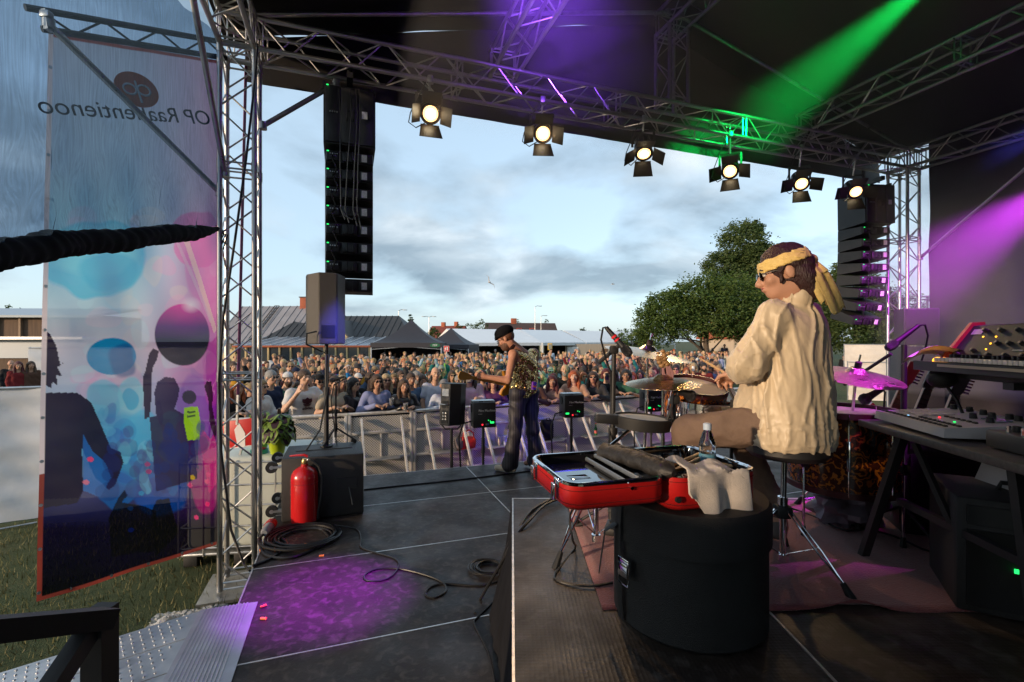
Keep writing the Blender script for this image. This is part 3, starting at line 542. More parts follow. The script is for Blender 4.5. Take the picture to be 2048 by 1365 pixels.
# ================================================================ sound, light and other gear
def stage_M(u, v, z, extra=0.0): return Mz(YAW + extra, S(u, v, z))        # local x = u, local y = v
M_CAB = mat('speaker_paint', (0.020, 0.019, 0.019), 0.55, bump=0.35, bscale=260, var=.15, vscale=4)
M_GRIL = mat('speaker_grille', (0.012, 0.012, 0.012), 0.5, 0.3, bump=0.4, bscale=400)
M_LAB = mat('white_label', (0.80, 0.78, 0.74), 0.6, var=0.2, vscale=60)
M_GLED = mat('green_led', (0.0, 0.3, 0.05), 0.4, emit=(0.02, 0.9, 0.15), estr=1.2)
M_RLED = mat('red_led', (0.3, 0.0, 0.0), 0.4, emit=(1.0, 0.02, 0.04), estr=2.0)
M_OLED = mat('amber_led', (0.3, 0.1, 0.0), 0.4, emit=(1.0, 0.40, 0.02), estr=3.0)
def line_array(label, u, v, ztop, tilts, w=.52, side=0, toe=0.0):
    root = thing('speaker_array', label, 'speaker array', S(u, v, ztop), 'hanging speaker columns')
    M0 = stage_M(u, v, ztop, toe)
    fr = MB(); fr.box((0, 0, .10), (.06, .75, .06), M0); fr.box((-.25, 0, .04), (.03, .5, .05), M0); fr.box((.25, 0, .04), (.03, .5, .05), M0); fr.box((0, -.16, .04), (.53, .05, .04), M0); fr.box((0, .16, .04), (.53, .05, .04), M0)
    fr.tube(M0 @ Vector((0, .0, .12)), M0 @ Vector((0, .0, .34)), .03, n=8); fr.build('flying_frame', M_BLKM, root)
    hinge = M0 @ Matrix.Translation((0, .24, 0)); a = 0.0
    for i, t in enumerate(tilts):
        sub = i == 0; hf, hb, dp = (.60, .60, .55) if sub else (.182, .12, .46); a = t
        Mh = hinge @ Matrix.Rotation(R(a), 4, 'X')
        wb = w - .01 if sub else w - .05; g0 = (hf - hb) / 2
        m = MB(); pts = [(-w / 2, 0, -hf), (w / 2, 0, -hf), (wb / 2, -dp, -hf + g0), (-wb / 2, -dp, -hf + g0), (-w / 2, 0, 0), (w / 2, 0, 0), (wb / 2, -dp, -g0), (-wb / 2, -dp, -g0)]
        q = [Mh @ Vector(p) for p in pts]; m.hexa([q[3], q[2], q[1], q[0], q[7], q[6], q[5], q[4]])
        cb = m.build('cabinet', M_CAB, root, smooth=False)
        m = MB(); m.box((0, .008, -hf / 2), (w - .02, .014, hf - .02), Mh); m.build('grille', M_GRIL, cb, smooth=False)
        zc = -hf / 2
        for xx, ww in ((-.165, .13), (0.0, .15), (.165, .13)):
            if not sub: m = MB(); m.rbox((xx, -dp - .012, zc), (ww, .03, hb - .02), .008, Mh); m.build('back_plate', M_BLK, cb)
            else: m = MB(); m.rbox((xx, -dp - .008, zc), (ww + .02, .02, hb - .03), .008, Mh); m.build('back_plate', M_BLK, cb)
        m = MB(); m.box((.145, -dp - .030, zc + (.02 if sub else 0)), (.055, .004, .075), Mh); m.build('label_plate', M_LAB, cb, smooth=False)
        m = MB(); m.box((.195, -dp - .030, zc + (.02 if sub else 0)), (.03, .004, .05), Mh); m.build('label_plate', M_BLKM, cb, smooth=False)
        m = MB(); m.box((-.215, -dp - .029, zc + hb / 2 - .02), (.02, .004, .010), Mh); m.build('indicator', M_GLED, cb, smooth=False)
        m = MB(); m.path([Mh @ Vector(p) for p in ((-.03, -dp - .02, zc + .05), (-.03, -dp - .06, zc + .04), (-.03, -dp - .06, zc - .04), (-.03, -dp - .02, zc - .05))], .006, 5); m.path([Mh @ Vector(p) for p in ((.03, -dp - .02, zc + .05), (.03, -dp - .06, zc + .04), (.03, -dp - .06, zc - .04), (.03, -dp - .02, zc - .05))], .006, 5); m.build('handle', M_BLKM, cb)
        m = MB()
        for k in range(4): m.tube(Mh @ Vector((-.19 + .022 * k, -dp - .02, zc + .015)), Mh @ Vector((-.19 + .022 * k, -dp - .034, zc + .015)), .007, n=8)
        m.build('socket', M_STEEL, cb)
        hinge = Mh @ Matrix.Translation((0, 0, -hf - .004)) @ Matrix.Rotation(R(-a), 4, 'X')
        if i and i < 8:
            m = MB(); x0 = -.17 + .01 * (i % 3); m.path([Mh @ Vector(p) for p in ((x0, -dp - .03, zc), (x0 - .02, -dp - .07, zc - .03), (x0 + .03, -dp - .06, zc - .14), (x0 + .01, -dp - .03, zc - .20))], .007, 5); m.build('link_cable', M_CABLE, root)
    return root
la_ = line_array('tall hanging column of black speakers at the left, seen from behind', .05, 5.50, 5.02, [0, 0, 0, .5, 1, 1.5, 2, 3, 5])
m = MB()
for k, (x0, x1) in enumerate(((678, 682), (700, 690), (712, 706), (718, 714))):
    m.path([P(x0, 178, 4.82), P(x0 + 3, 230, 4.72), P((x0 + x1) / 2, 330, 4.70), P(x1, 420, 4.70), P(x1 + 8, 440 + 6 * k, 4.69)], .006, 5)
m.path([P(680, 415, 4.7), P(690, 432, 4.66), P(705, 440, 4.66), P(716, 425, 4.68), P(713, 395, 4.7)], .007, 5); m.build('signal_cable', M_CABLE, la_)
line_array('hanging column of black speakers at the right, curving in at the foot', 8.05, 5.45, 4.86, [-1, 0, 1, 2, 3.5, 6, 9, 14, 20], toe=R(-14))
# ---- fresnel spotlights
M_LENS = mat('lit_lens', (1, .8, .5), .3, emit=(1.0, 0.55, 0.20), estr=2.2)
M_LENSW = mat('lit_lamp_core', (1, .9, .7), .3, emit=(1.0, 0.80, 0.50), estr=14.0)
M_HOUS = mat('lamp_housing', (0.022, 0.021, 0.02), 0.4, 0.4, rvar=.1)
def spotlight(k, px, py, aim, label, power):
    dx = (px - 1024) / F; d = (VF - .15) / (CY - SY * dx); c = P(px, py, d); ax = (Vector(aim) - c).normalized()
    M = frame(c, S(1, 0, 0) - S(0, 0, 0), (0, 0, 1)); zz = -ax; xx = Vector((0, 0, 1)).cross(zz).normalized(); yy = zz.cross(xx); M = Matrix((xx, yy, zz)).transposed().to_4x4(); M.translation = c
    top = Vector((c.x, c.y, ZT - .145))
    root = thing('stage_spotlight', label, 'spotlight', top, 'spotlights on the front truss')
    # local: -z is where it points, lens at z=0
    b = MB().lathe([(.098, .0), (.105, .0), (.108, .03), (.105, .10), (.112, .11), (.112, .16), (.10, .17), (.095, .26), (.05, .29)], M, 24).build('housing', M_HOUS, root)
    for q in range(5):
        a = .5 + q * .5; MB().box((.112 * math.cos(a), .112 * math.sin(a), .135), (.012, .03, .09), M).build('vent', M_BLKM, b, smooth=False)
    MB().lathe([(.100, -.004), (.112, -.004), (.112, .012), (.100, .012)], M, 24, cap=False).build('front_ring', M_HOUS, root)
    ln = MB().lathe([(.052, -.009), (.075, -.004), (.093, .008)], M, 24, cap=False).build('lens', M_LENS, root)
    MB().lathe([(.001, -.012), (.03, -.011), (.052, -.009)], M, 16, cap=False).build('filament_glow', M_LENSW, ln)
    for ang, w0, w1, h, fold in ((-90, .10, .20, .20, 28), (90, .10, .17, .12, 70), (0, .09, .15, .17, 35 + 9 * k), (180, .09, .15, .17, 35 + 6 * k)):
        A = M @ Matrix.Rotation(R(ang), 4, 'Z') @ Matrix.Translation((.108, 0, -.004)) @ Matrix.Rotation(R(fold), 4, 'Y')
        # flap lies along local x, folded forward
        A = M @ Matrix.Rotation(R(ang), 4, 'Z') @ Matrix.Translation((.108, 0, -.006)) @ Matrix.Rotation(R(90 - fold), 4, 'Y')
        f = MB(); f.prism([(0, -w0), (.02, -w0), (h, -w1 * .62), (h, w1 * .62), (.02, w0), (0, w0)], .004, A); f.build('barn_door', M_HOUS, root, smooth=False)
    yk = MB(); L_ = M @ Vector((-.135, 0, .13)); R_ = M @ Vector((.135, 0, .13)); up = Vector((0, 0, .20)); yk.bar(L_, L_ + up, .03, .006); yk.bar(R_, R_ + up, .03, .006); yk.bar(L_ + up, R_ + up, .03, .006, (0, 1, 0)); yk.build('yoke', M_BLKM, root)
    mid = (L_ + R_) / 2 + up; cl = MB(); cl.tube(mid, top + Vector((0, 0, .01)), .012, n=8); cl.rbox((0, 0, 0), (.06, .07, .08), .012, Matrix.Translation(top)); cl.build('clamp', M_STEEL, root)
    MB().path([top + Vector((-.05, 0, -.02)), c + Vector((-.22, .02, .02)), c + Vector((-.24, .02, -.08)), c + Vector((-.16, .02, -.14)), M @ Vector((-.09, -.05, .18))], .006, 5).build('power_cable', M_CABLE, root)
    sp = bpy.data.lights.new('spot', 'SPOT'); sp.energy = power; sp.color = (1.0, 0.60, 0.26); sp.spot_size = R(44); sp.spot_blend = .6; sp.shadow_soft_size = .07
    so = bpy.data.objects.new('spotlight_beam', sp); COL.objects.link(so); so.matrix_basis = M @ Matrix.Translation((0, 0, -.05)); setp(so, root); so.matrix_parent_inverse = WM(root).inverted()
    return root
ordn = ['first', 'second', 'third', 'fourth', 'fifth', 'sixth']
for k, (px, py, aim) in enumerate(((861, 228, (.35, 1.2, 2.2)), (1086, 268, (.6, 1.5, 2.0)), (1288, 308, (1.4, 3.5, .5)), (1460, 343, (1.2, 2.9, 1.9)), (1603, 368, (3.0, 3.0, 1.5)), (1712, 384, (4.2, 3.4, 1.6)))):
    spotlight(k, px, py, aim, f'lit black spotlight with barn doors, {ordn[k]} from left on front truss', (55, 90, 80, 60, 14, 8)[k])
# ---- subwoofer, speaker on pole, microphone stand and fire extinguisher at stage left
sub = thing('subwoofer', 'large black bass speaker box on the deck behind the red extinguisher', 'speaker', S(-.18, 4.88, DECK)); MS = stage_M(-.18, 4.88, DECK)
MB().rbox((0, 0, .285), (.69, .56, .555), .012, MS).build('cabinet', M_CAB, sub)
m = MB(); m.box((.20, -.283, .30), (.17, .008, .10), MS); m.build('handle_recess', M_RUB, sub, smooth=False)
for dz in (.09, .48):
    for yy in (-.2, .18):
        w_ = MB(); c = MS @ Vector((-.43, yy, dz)); w_.tube(c - (S(0, .018, 0) - S(0, 0, 0)), c + (S(0, .018, 0) - S(0, 0, 0)), .05, n=18); wh = w_.build('caster', M_RUB, sub)
        b_ = MB(); b_.tube(c - (S(0, .021, 0) - S(0, 0, 0)), c + (S(0, .021, 0) - S(0, 0, 0)), .018, n=10); b_.bar(c, MS @ Vector((-.345, yy, dz)), .04, .02); b_.build('bracket', M_STEEL, wh)
m = MB(); m.box((0, 0, .566), (.5, .012, .006), MS); m.build('top_groove', M_BLKM, sub, smooth=False)
sp_ = thing('pole_speaker', 'grey lit speaker box on a black pole above the bass speaker', 'speaker', S(-.18, 4.92, 1.365)); cx = P(653, 618, 4.66); 
A = Matrix.Translation(Vector((cx.x, cx.y, 2.37))) @ Matrix.Rotation(R(26), 4, 'Z')
pl = [(-.18, .16), (.18, .16), (.18, .05), (.085, -.17), (-.085, -.17), (-.18, .05)]
bm_ = MB(); bm_.prism(pl, .68, A); cb = bm_.build('cabinet', mat('grey_speaker_paint', (.085, .078, .068), .55, bump=.35, bscale=260), sp_, smooth=False); bv = cb.modifiers.new('b', 'BEVEL'); bv.width = .012; bv.segments = 2
m = MB(); m.box((0, .166, .34), (.34, .012, .64), A); m.build('grille', M_GRIL, sp_, smooth=False)
m = MB(); m.box((0, -.173, .12), (.12, .008, .12), A); m.build('input_plate', M_BLK, sp_, smooth=False)
foot = S(-.20, 4.93, 1.365); foot = Vector((cx.x, cx.y, 1.367)); m = MB(); m.tube(foot, foot + Vector((0, 0, .55)), .022, n=12); m.tube(foot + Vector((0, 0, .5)), Vector((cx.x, cx.y, 2.38)), .017, n=12); m.tube(foot + Vector((0, 0, .5)), foot + Vector((0, 0, .58)), .03, n=12); m.tube(foot, foot + Vector((0, 0, .01)), .06, n=14); m.build('pole', M_BLKM, sp_)
m = MB(); a = A @ Vector((-.10, -.18, .12)); m.path([a, a + Vector((-.08, -.03, -.02)), a + Vector((-.09, -.02, -.12)), Vector((cx.x - .04, cx.y - .02, 2.30)), Vector((cx.x + .03, cx.y - .02, 2.26)), Vector((cx.x + .02, cx.y - .03, 1.9)), P(640, 860, 4.55), P(610, 905, 4.5), P(575, 945, 4.45), P(560, 1000, 4.4)], .008, 6); m.build('speaker_cable', M_CABLE, sp_)
def mic_stand(label, base, top, tip, legs=.26, thick=.011, clipcol=None, basez=None, mic_len=.17, straight=False, extra=None, grp=None, rot=0.3, red=True):
    """tripod stand with boom, and the microphone as its own thing"""
    base, top, tip = Vector(base), Vector(top), Vector(tip)
    root = thing('microphone_stand', label, 'mic stand', base, grp)
    m = MB(); m.tube(base + Vector((0, 0, .06)), base.lerp(top, .55), thick * 1.25, n=10); m.tube(base.lerp(top, .5), top, thick * .85, n=10); m.tube(base.lerp(top, .53), base.lerp(top, .57), thick * 1.7, n=10); m.build('pole', M_BLKM, root)
    for k in range(3):
        a = rot + k * 2.0944; p = base + Vector((math.cos(a) * legs, math.sin(a) * legs, .015)); l = MB().tube(base + Vector((0, 0, .16)), p, .009, n=8).build('leg', M_BLKM, root)
        MB().tube(p + Vector((0, 0, -.012)), p + (base - p).normalized() * .05 + Vector((0, 0, .01)), .015, n=8).build('rubber_foot', M_RUB, l)
    MB().tube(base + Vector((0, 0, .12)), base + Vector((0, 0, .20)), .02, n=10).build('collar', M_RUB, root)
    if not straight:
        ax = (tip - top).normalized(); MB().tube(top - ax * .12, tip, thick * .8, n=8).build('boom', M_BLKM, root); MB().rbox((0, 0, 0), (.05, .04, .05), .012, Matrix.Translation(top)).build('clutch', M_RUB, root)
    return root
M_MICG = mat('mic_grille', (0.05, 0.05, 0.055), 0.45, 0.8, bump=.6, bscale=900)
def microphone(label, back, front, r=.02, cable=None, ring=None):
    back, front = Vector(back), Vector(front); L_ = (front - back).length; M = along(back, front); root = thing('microphone', label, 'microphone', back)
    MB().lathe([(r * .55, 0), (r * .6, L_ * .05), (r * .8, L_ * .55), (r * .95, L_ * .68)], M, 14).build('handle', M_BLKM, root)
    MB().lathe([(r * 1.0, L_ * .68), (r * 1.25, L_ * .75), (r * 1.3, L_ * .86), (r * 1.0, L_ * .96), (r * .4, L_)], M, 14).build('head', M_MICG, root)
    if ring: MB().lathe([(r * .82, L_ * .3), (r * .82, L_ * .36)], M, 12, cap=False).build('red_band', mat('red_tape', (.7, .01, .02), .5), root); MB().lathe([(r * .85, L_ * .42), (r * .85, L_ * .47)], M, 12, cap=False).build('red_band', MATS['red_tape'], root)
    if cable: MB().path([back] + [Vector(c) for c in cable], .0055, 6).build('cable', M_CABLE, root)
    return root
b0 = Vector((P(671, 886, 4.80).x, 4.80, 1.367)); mic_stand('black microphone stand with tripod on top of the bass speaker', b0, P(672, 768, 4.80), P(672, 760, 4.80), .2, straight=True)
microphone('purple lit microphone behind the pole speaker', P(688, 754, 4.8), P(660, 762, 4.8), .018, [P(694, 756, 4.8), P(668, 770, 4.77), P(662, 800, 4.77), P(668, 850, 4.77), P(676, 905, 4.7), P(690, 935, 4.4), P(705, 1010, 4.3)])
fe = thing('fire_extinguisher', 'red fire extinguisher standing in front of the black bass speaker', 'fire extinguisher', G(609, 1046)); c = G(609, 1046); M = Matrix.Translation(c)
b = MB().lathe([(.10, .0), (.108, .006), (.112, .04), (.112, .40), (.108, .43), (.09, .465), (.055, .49), (.03, .50), (.028, .52)], M, 36).build('cylinder', M_RED, fe)
MB().lathe([(.1135, .02), (.1135, .028)], M, 36, cap=False).build('base_ring', M_RUB, b); MB().lathe([(.1128, .36), (.1128, .364)], M, 36, cap=False).build('band', mat('dark_red', (.25, .006, .008), .4), b)
MB().lathe([(.022, .515), (.026, .525), (.026, .55), (.018, .565)], M, 14).build('valve', mat('brass', (.55, .38, .14), .35, .9), fe)
m = MB(); m.path([c + Vector(p) for p in ((.03, 0, .585), (0, -.01, .60), (-.06, -.02, .598), (-.12, -.02, .592))], [(.012, .014), (.012, .012), (.009, .010), (.006, .008)], 8); m.build('lever', M_RED, fe)
MB().path([c + Vector(p) for p in ((.02, 0, .55), (.06, -.02, .56), (.13, -.01, .50), (.155, .0, .40), (.15, .0, .25), (.12, .0, .10), (.115, .0, .03))], .011, 8).build('hose', M_RUB, fe)
MB().ell(c + Vector((.035, -.01, .555)), (.014, .01, .014)).build('gauge', M_STEEL, fe)
# ---- small speakers on stands in the pit before the stage
def pit_box(label, px, py, d, side):
    c = P(px, py, d); g0 = Vector((c.x, c.y + .02, 0)); root = thing('effect_machine', label, 'stage machine', g0, 'black machines on poles before the stage'); A = Matrix.Translation(c) @ Matrix.Rotation(R(14), 4, 'Z')
    b = MB().rbox((0, 0, 0), (.30, .24, .33), .006, A).build('housing', M_BLK, root)
    for zz in (.19,): MB().rbox((.0, .02, zz - .012), (.30, .16, .008), .003, A).build('top_plate', mat('pale_plate', (.45, .5, .52), .35, .4), root)
    MB().rbox((-.045, -.11, .178), (.06, .015, .016), .004, A).build('bracket', M_BLKM, root)
    m = MB(); m.lathe([(.045, 0), (.045, .012)], A @ Matrix.Translation((-.15, .01, .08)) @ Matrix.Rotation(R(-90), 4, 'Y'), 16, sx=1.3); m.build('side_port', M_RUB, root)
    lettering('Film Machine', .042, A @ Matrix.Translation((.03, -.1235, .045)) @ Matrix.Rotation(R(90), 4, 'X'), mat('white_letter', (.75, .75, .75), .6), root, ext=.0006)
    lettering('control', .018, A @ Matrix.Translation((-.06, -.1235, .01)) @ Matrix.Rotation(R(90), 4, 'X'), MATS['white_letter'], root, ext=.0005)
    for x, z, mt, w, h in ((.10 if side else -.11, -.10, M_GLED, .05, .022), (-.03 if side else -.03, -.125, M_RLED, .016, .016), (.045, -.12, mat('blue_knob', (.08, .14, .5), .4), .02, .02), (.02, -.12, mat('tan_knob', (.3, .24, .16), .5), .02, .02), (.05, -.07, M_GLED, .01, .01), (.075, -.08, M_GLED, .01, .01)):
        MB().box((x, -.123, z), (w, .008, h), A).build('control_light', mt, root, smooth=False)
    m = MB(); m.tube(g0 + Vector((0, 0, .1)), c + Vector((0, .02, -.16)), .018, n=10); m.tube(g0 + Vector((0, 0, .9)), g0 + Vector((0, 0, 1.1)), .024, n=10); m.build('pole', M_BLKM, root)
    for k in range(3):
        a = .4 + k * 2.094; MB().tube(g0 + Vector((0, 0, .45)), g0 + Vector((math.cos(a) * .4, math.sin(a) * .4, .012)), .011, n=8).build('leg', M_BLKM, root)
    e = A @ Vector((-.16, -.02, -.09)); MB().path([e, e + Vector((-.10, -.05, -.02)), e + Vector((-.16, -.05, -.2)), e + Vector((-.14, -.02, -.6)), e + Vector((-.08, 0, -1.1)), Vector((e.x - .05, e.y, .02))], .012, 6).build('hose', M_CABLE, root)
    return root
pit_box('black machine on a pole left of the guitarist', 966, 828, 6.35, 1)
pit_box('black machine on a pole just right of the guitarist', 1143, 811, 7.0, 0)
pit_box('black machine on a pole behind the cymbal stand', 1303, 801, 7.55, 0)
ts = thing('stage_monitor', 'tall black speaker on a stand, left of the guitarist', 'speaker', Vector((P(903, 800, 6.2).x, 6.22, 0))); c = P(903, 808, 6.2); A = Matrix.Translation(c) @ Matrix.Rotation(R(-28), 4, 'Z') @ Matrix.Rotation(R(-4), 4, 'X')
m = MB(); m.prism([(-.13, .14), (.13, .14), (.13, .02), (.075, -.14), (-.075, -.14), (-.13, .02)], .54, A @ Matrix.Translation((0, 0, -.27))); b = m.build('cabinet', M_BLK, ts, smooth=False); bv = b.modifiers.new('b', 'BEVEL'); bv.width = .012; bv.segments = 2
for z, h, mt, n_ in ((.15, .09, M_LAB, 'label_plate'), (.0, .09, M_RUB, 'handle_recess'), (-.16, .16, M_RUB, 'input_plate')): MB().box((0, -.142, z), (.10, .008, h), A).build(n_, mt, ts, smooth=False)
MB().path([A @ Vector(p) for p in ((-.05, -.14, .0), (-.04, -.19, .0), (.04, -.19, .0), (.05, -.14, .0))], .008, 6).build('handle', M_STEEL, ts)
m = MB()
for i in range(3):
    for j in range(2): m.tube(A @ Vector((-.02 + .04 * j, -.145, -.11 - .04 * i)), A @ Vector((-.02 + .04 * j, -.152, -.11 - .04 * i)), .010, n=8)
m.build('socket', M_STEEL, ts)
m = MB(); g0 = Vector((c.x, c.y + .02, 0)); m.path([c + Vector((-.14, 0, .0)), c + Vector((-.15, 0, -.25)), c + Vector((-.08, 0, -.33)), c + Vector((.08, 0, -.33)), c + Vector((.15, 0, -.25)), c + Vector((.14, 0, 0))], .010, 6); m.tube(g0 + Vector((0, 0, .1)), c + Vector((0, .0, -.32)), .02, n=10); m.build('pole', M_BLKM, ts)
for k in range(3): a = .4 + k * 2.094; MB().tube(g0 + Vector((0, 0, .45)), g0 + Vector((math.cos(a) * .4, math.sin(a) * .4, .012)), .011, n=8).build('leg', M_BLKM, ts)
# ---- crowd barrier
ORD = 'first second third fourth fifth sixth seventh eighth ninth tenth eleventh twelfth thirteenth fourteenth fifteenth sixteenth seventeenth eighteenth nineteenth twentieth'.split()
ORD += ['twenty-' + x for x in ORD[:9]] + ['thirtieth'] + ['thirty-' + x for x in ORD[:9]] + ['fortieth'] + ['forty-' + x for x in ORD[:9]]
def perf_material():
    m = bpy.data.materials.new('perforated_steel'); m.use_nodes = True; nt = m.node_tree; b = nt.nodes['Principled BSDF']; N = nt.nodes.new; L = nt.links.new
    tc = N('ShaderNodeTexCoord'); mp = N('ShaderNodeMapping'); mp.inputs['Rotation'].default_value = (0, R(45), 0); L(tc.outputs['Object'], mp.inputs[0]); v = N('ShaderNodeTexVoronoi'); v.inputs['Scale'].default_value = 34; v.inputs['Randomness'].default_value = 0; L(mp.outputs[0], v.inputs['Vector'])
    cb_ = N('ShaderNodeCombineXYZ'); sp2 = N('ShaderNodeSeparateXYZ'); L(mp.outputs[0], sp2.inputs[0]); L(sp2.outputs[0], cb_.inputs[0]); L(sp2.outputs[2], cb_.inputs[2]); L(cb_.outputs[0], v.inputs['Vector'])
    r = N('ShaderNodeValToRGB'); e = r.color_ramp.elements; e[0].position = .30; e[0].color = (.20, .195, .19, 1); e[1].position = .40; e[1].color = (.60, .58, .55, 1); L(v.outputs['Distance'], r.inputs[0])
    L(r.outputs[0], b.inputs['Base Color']); b.inputs['Roughness'].default_value = .5; b.inputs['Metallic'].default_value = .1
    return m
M_PERF = perf_material(); M_FRAME = mat('barrier_frame', (.56, .54, .52), .42, .3, var=.15, vscale=8); M_STRUT = mat('barrier_strut', (.70, .67, .63), .38, .3, var=.2, vscale=14); M_TREAD = mat('tread_plate', (.50, .48, .46), .4, .6, bump=.5, bscale=70, var=.2, vscale=9)
BAR = [(-4.75, 7.20), (-3.99, 7.42), (-2.75, 7.83), (-1.7, 8.28), (-.32, 8.97), (1.76, 10.0), (2.92, 10.62), (5.0, 11.75), (7.4, 13.0)]
def barrier_pts(step=1.07):
    p = [Vector((x, y, 0)) for x, y in BAR]; out = [p[0]]; need = step
    for a, b in zip(p, p[1:]):
        L_ = (b - a).length; t = need
        while t <= L_: out.append(a.lerp(b, t / L_)); t += step
        need = t - L_
    return out
def barrier_proto():
    root = thing('crowd_barrier', 'x', 'crowd barrier', (0, 0, 0), 'steel crowd barrier panels'); w = 1.07
    MB().box((w / 2, 0, .60), (w - .10, .012, 1.06)).build('perforated_plate', M_PERF, root, smooth=False)
    for x in (.028, w - .028): MB().rbox((x, -.012, .6), (.05, .05, 1.14), .006).build('post', M_FRAME, root)
    for z in (.10, .42, .86): MB().rbox((w / 2, -.018, z), (w - .112, .035, .045), .005).build('cross_rail', M_FRAME, root)
    MB().rbox((w / 2, .03, .985), (.03, .03, .20), .004).build('upright', M_FRAME, root)
    MB().rbox((w / 2, -.016, .64), (.03, .03, .39), .004).build('upright', M_FRAME, root)
    MB().path([(.0, -.01, 1.185), (w / 2, -.01, 1.185), (w - .004, -.01, 1.185)], .028, 10).build('top_rail', M_STRUT, root)
    for x in (.21, w - .21):
        MB().bar((x, -.045, 1.10), (x, -.80, .05), .055, .03, (1, 0, 0)).build('strut', M_STRUT, root); 
        MB().box((x, -.44, .03), (.05, .80, .04)).build('foot_bar', M_FRAME, root, smooth=False)
    m = MB(); m.rbox((w / 2, -.15, .445), (.56, .24, .02), .004); m.build('step', M_TREAD, root)
    MB().box((w / 2, .40, .008), (w - .02, .78, .012)).build('floor_plate', M_TREAD, root, smooth=False)
    return root
bp_ = barrier_pts(); proto = barrier_proto()
for i in range(len(bp_) - 1):
    o = proto if i == 0 else copy_tree(proto); a, b = bp_[i], bp_[i + 1]
    o.location = a; o.rotation_euler = (0, 0, math.atan2(b.y - a.y, b.x - a.x)); o['label'] = f'steel crowd barrier panel with slanted struts, {ORD[i]} in line from the left tower'
def bar_at(px):      # where the sight line of a photo column meets the barrier line
    dx = (px - 1024) / F
    for (x0, y0), (x1, y1) in zip(BAR, BAR[1:]):
        # x = dx*y
        den = (x1 - x0) - dx * (y1 - y0)
        t = (dx * y0 - x0) / den
        if 0 <= t <= 1: return Vector((x0 + t * (x1 - x0), y0 + t * (y1 - y0), 0)), math.atan2(y1 - y0, x1 - x0)
    return Vector((dx * 12, 12, 0)), .45
# bags, cans and cups on the barrier steps
def on_step(px, off=-.15, z=.457):
    p, a = bar_at(px); q = p + Vector((math.sin(a), -math.cos(a), 0)) * -off; return Vector((q.x, q.y, z)), a
c, a = on_step(926); A = Mz(a, c); bag = thing('sports_bag', 'red and grey sports bag on the barrier step', 'bag', c)
MB().rbox((0, 0, .11), (.34, .2, .21), .06, A, seg=3).build('body', mat('red_nylon', (.55, .02, .015), .6, bump=.3, bscale=30, var=.15), bag); MB().rbox((-.14, -.01, .12), (.13, .205, .2), .05, A, seg=3).build('end_panel', mat('grey_nylon', (.12, .1, .1), .7), bag)
MB().path([A @ Vector(p) for p in ((-.10, -.1, .18), (-.08, -.1, .32), (.02, -.1, .36), (.10, -.1, .30), (.12, -.1, .18))], .012, 6).build('handle', MATS['red_nylon'], bag); MB().rbox((.06, -.10, .08), (.16, .02, .1), .01, A).build('pocket', mat('dark_red_nylon', (.3, .01, .01), .6), bag)
c, a = on_step(1003); A = Mz(a, c); cup = thing('paper_cup', 'white patterned paper cup on the barrier step', 'cup', c); MB().lathe([(.032, 0), (.045, .17), (.047, .172), (.044, .17), (.03, .01)], A, 16).build('cup', mat('patterned_paper', (.75, .75, .78), .6, col2=(.2, .3, .6), vscale=22), cup); MB().lathe([(.0335, .02), (.0345, .03)], A, 16, cap=False).build('base_band', M_WHITE, cup)
c, a = on_step(992); A = Mz(a, c); can = thing('drink_can', 'beige drink can beside the patterned paper cup', 'can', c); MB().lathe([(.028, 0), (.033, .01), (.033, .15), (.026, .165)], A, 16).build('body', mat('can_beige', (.5, .45, .35), .35, .5), can); MB().lathe([(.026, .165), (.027, .168), (.022, .166)], A, 16).build('lid', M_STEEL, can)
c, a = on_step(1086); A = Mz(a, c); bag = thing('black_backpack', 'black backpack on the barrier step right of the guitarist', 'bag', c); MB().rbox((0, 0, .2), (.26, .18, .4), .07, A, seg=3).build('body', M_BFAB, bag); MB().path([A @ Vector(p) for p in ((-.05, -.05, .39), (-.03, -.05, .44), (.03, -.05, .44), (.05, -.05, .39))], .01, 6).build('handle', M_BFAB, bag)
c, a = on_step(1183); A = Mz(a, c); bt = thing('beer_bottle', 'green beer bottle on the barrier step', 'bottle', c); MB().lathe([(.03, 0), (.032, .01), (.032, .13), (.026, .16), (.013, .19), (.012, .235)], A, 16).build('glass', mat('green_glass', (.02, .22, .05), .1, trans=.4), bt); MB().lathe([(.0325, .04), (.0325, .10)], A, 16, cap=False).build('paper_label', mat('beer_label', (.6, .12, .1), .5), bt); MB().lathe([(.014, .232), (.014, .242)], A, 12).build('cap', M_RED, bt)
# ================================================================ left side: ramp, rail, ballast tank, plants, cables
ramp = thing('loading_ramp', 'aluminium loading ramp with studded planks leaning on the stage edge', 'ramp', S(-.5, 2.4, DECK))
M_RAMP = mat('ramp_aluminium', (.50, .52, .55), .38, .75, var=.15, vscale=7, rvar=.1); sl = -.17
def rz(u): return DECK + .012 if u > -.80 else DECK + .012 + (u + .80) * -sl
m = MB(); m.hexa([S(-.80, 1.0, DECK - .03), S(-.50, 1.0, DECK + .004), S(-.50, 3.25, DECK + .004), S(-.80, 3.25, DECK - .03), S(-.80, 1.0, DECK + .016), S(-.50, 1.0, DECK + .010), S(-.50, 3.25, DECK + .010), S(-.80, 3.25, DECK + .016)]); m.build('lip_plate', M_RAMP, ramp, smooth=False)
for k in range(13): u = -.555 - k * .0185; m = MB(); m.hexa([S(u - .005, 1.0, DECK + .008), S(u + .005, 1.0, DECK + .008), S(u + .005, 3.245, DECK + .008), S(u - .005, 3.245, DECK + .008), S(u - .004, 1.0, DECK + .019), S(u + .004, 1.0, DECK + .019), S(u + .004, 3.245, DECK + .019), S(u - .004, 3.245, DECK + .019)]); m.build('rib', M_RAMP, ramp, smooth=False)
nubs = MB()
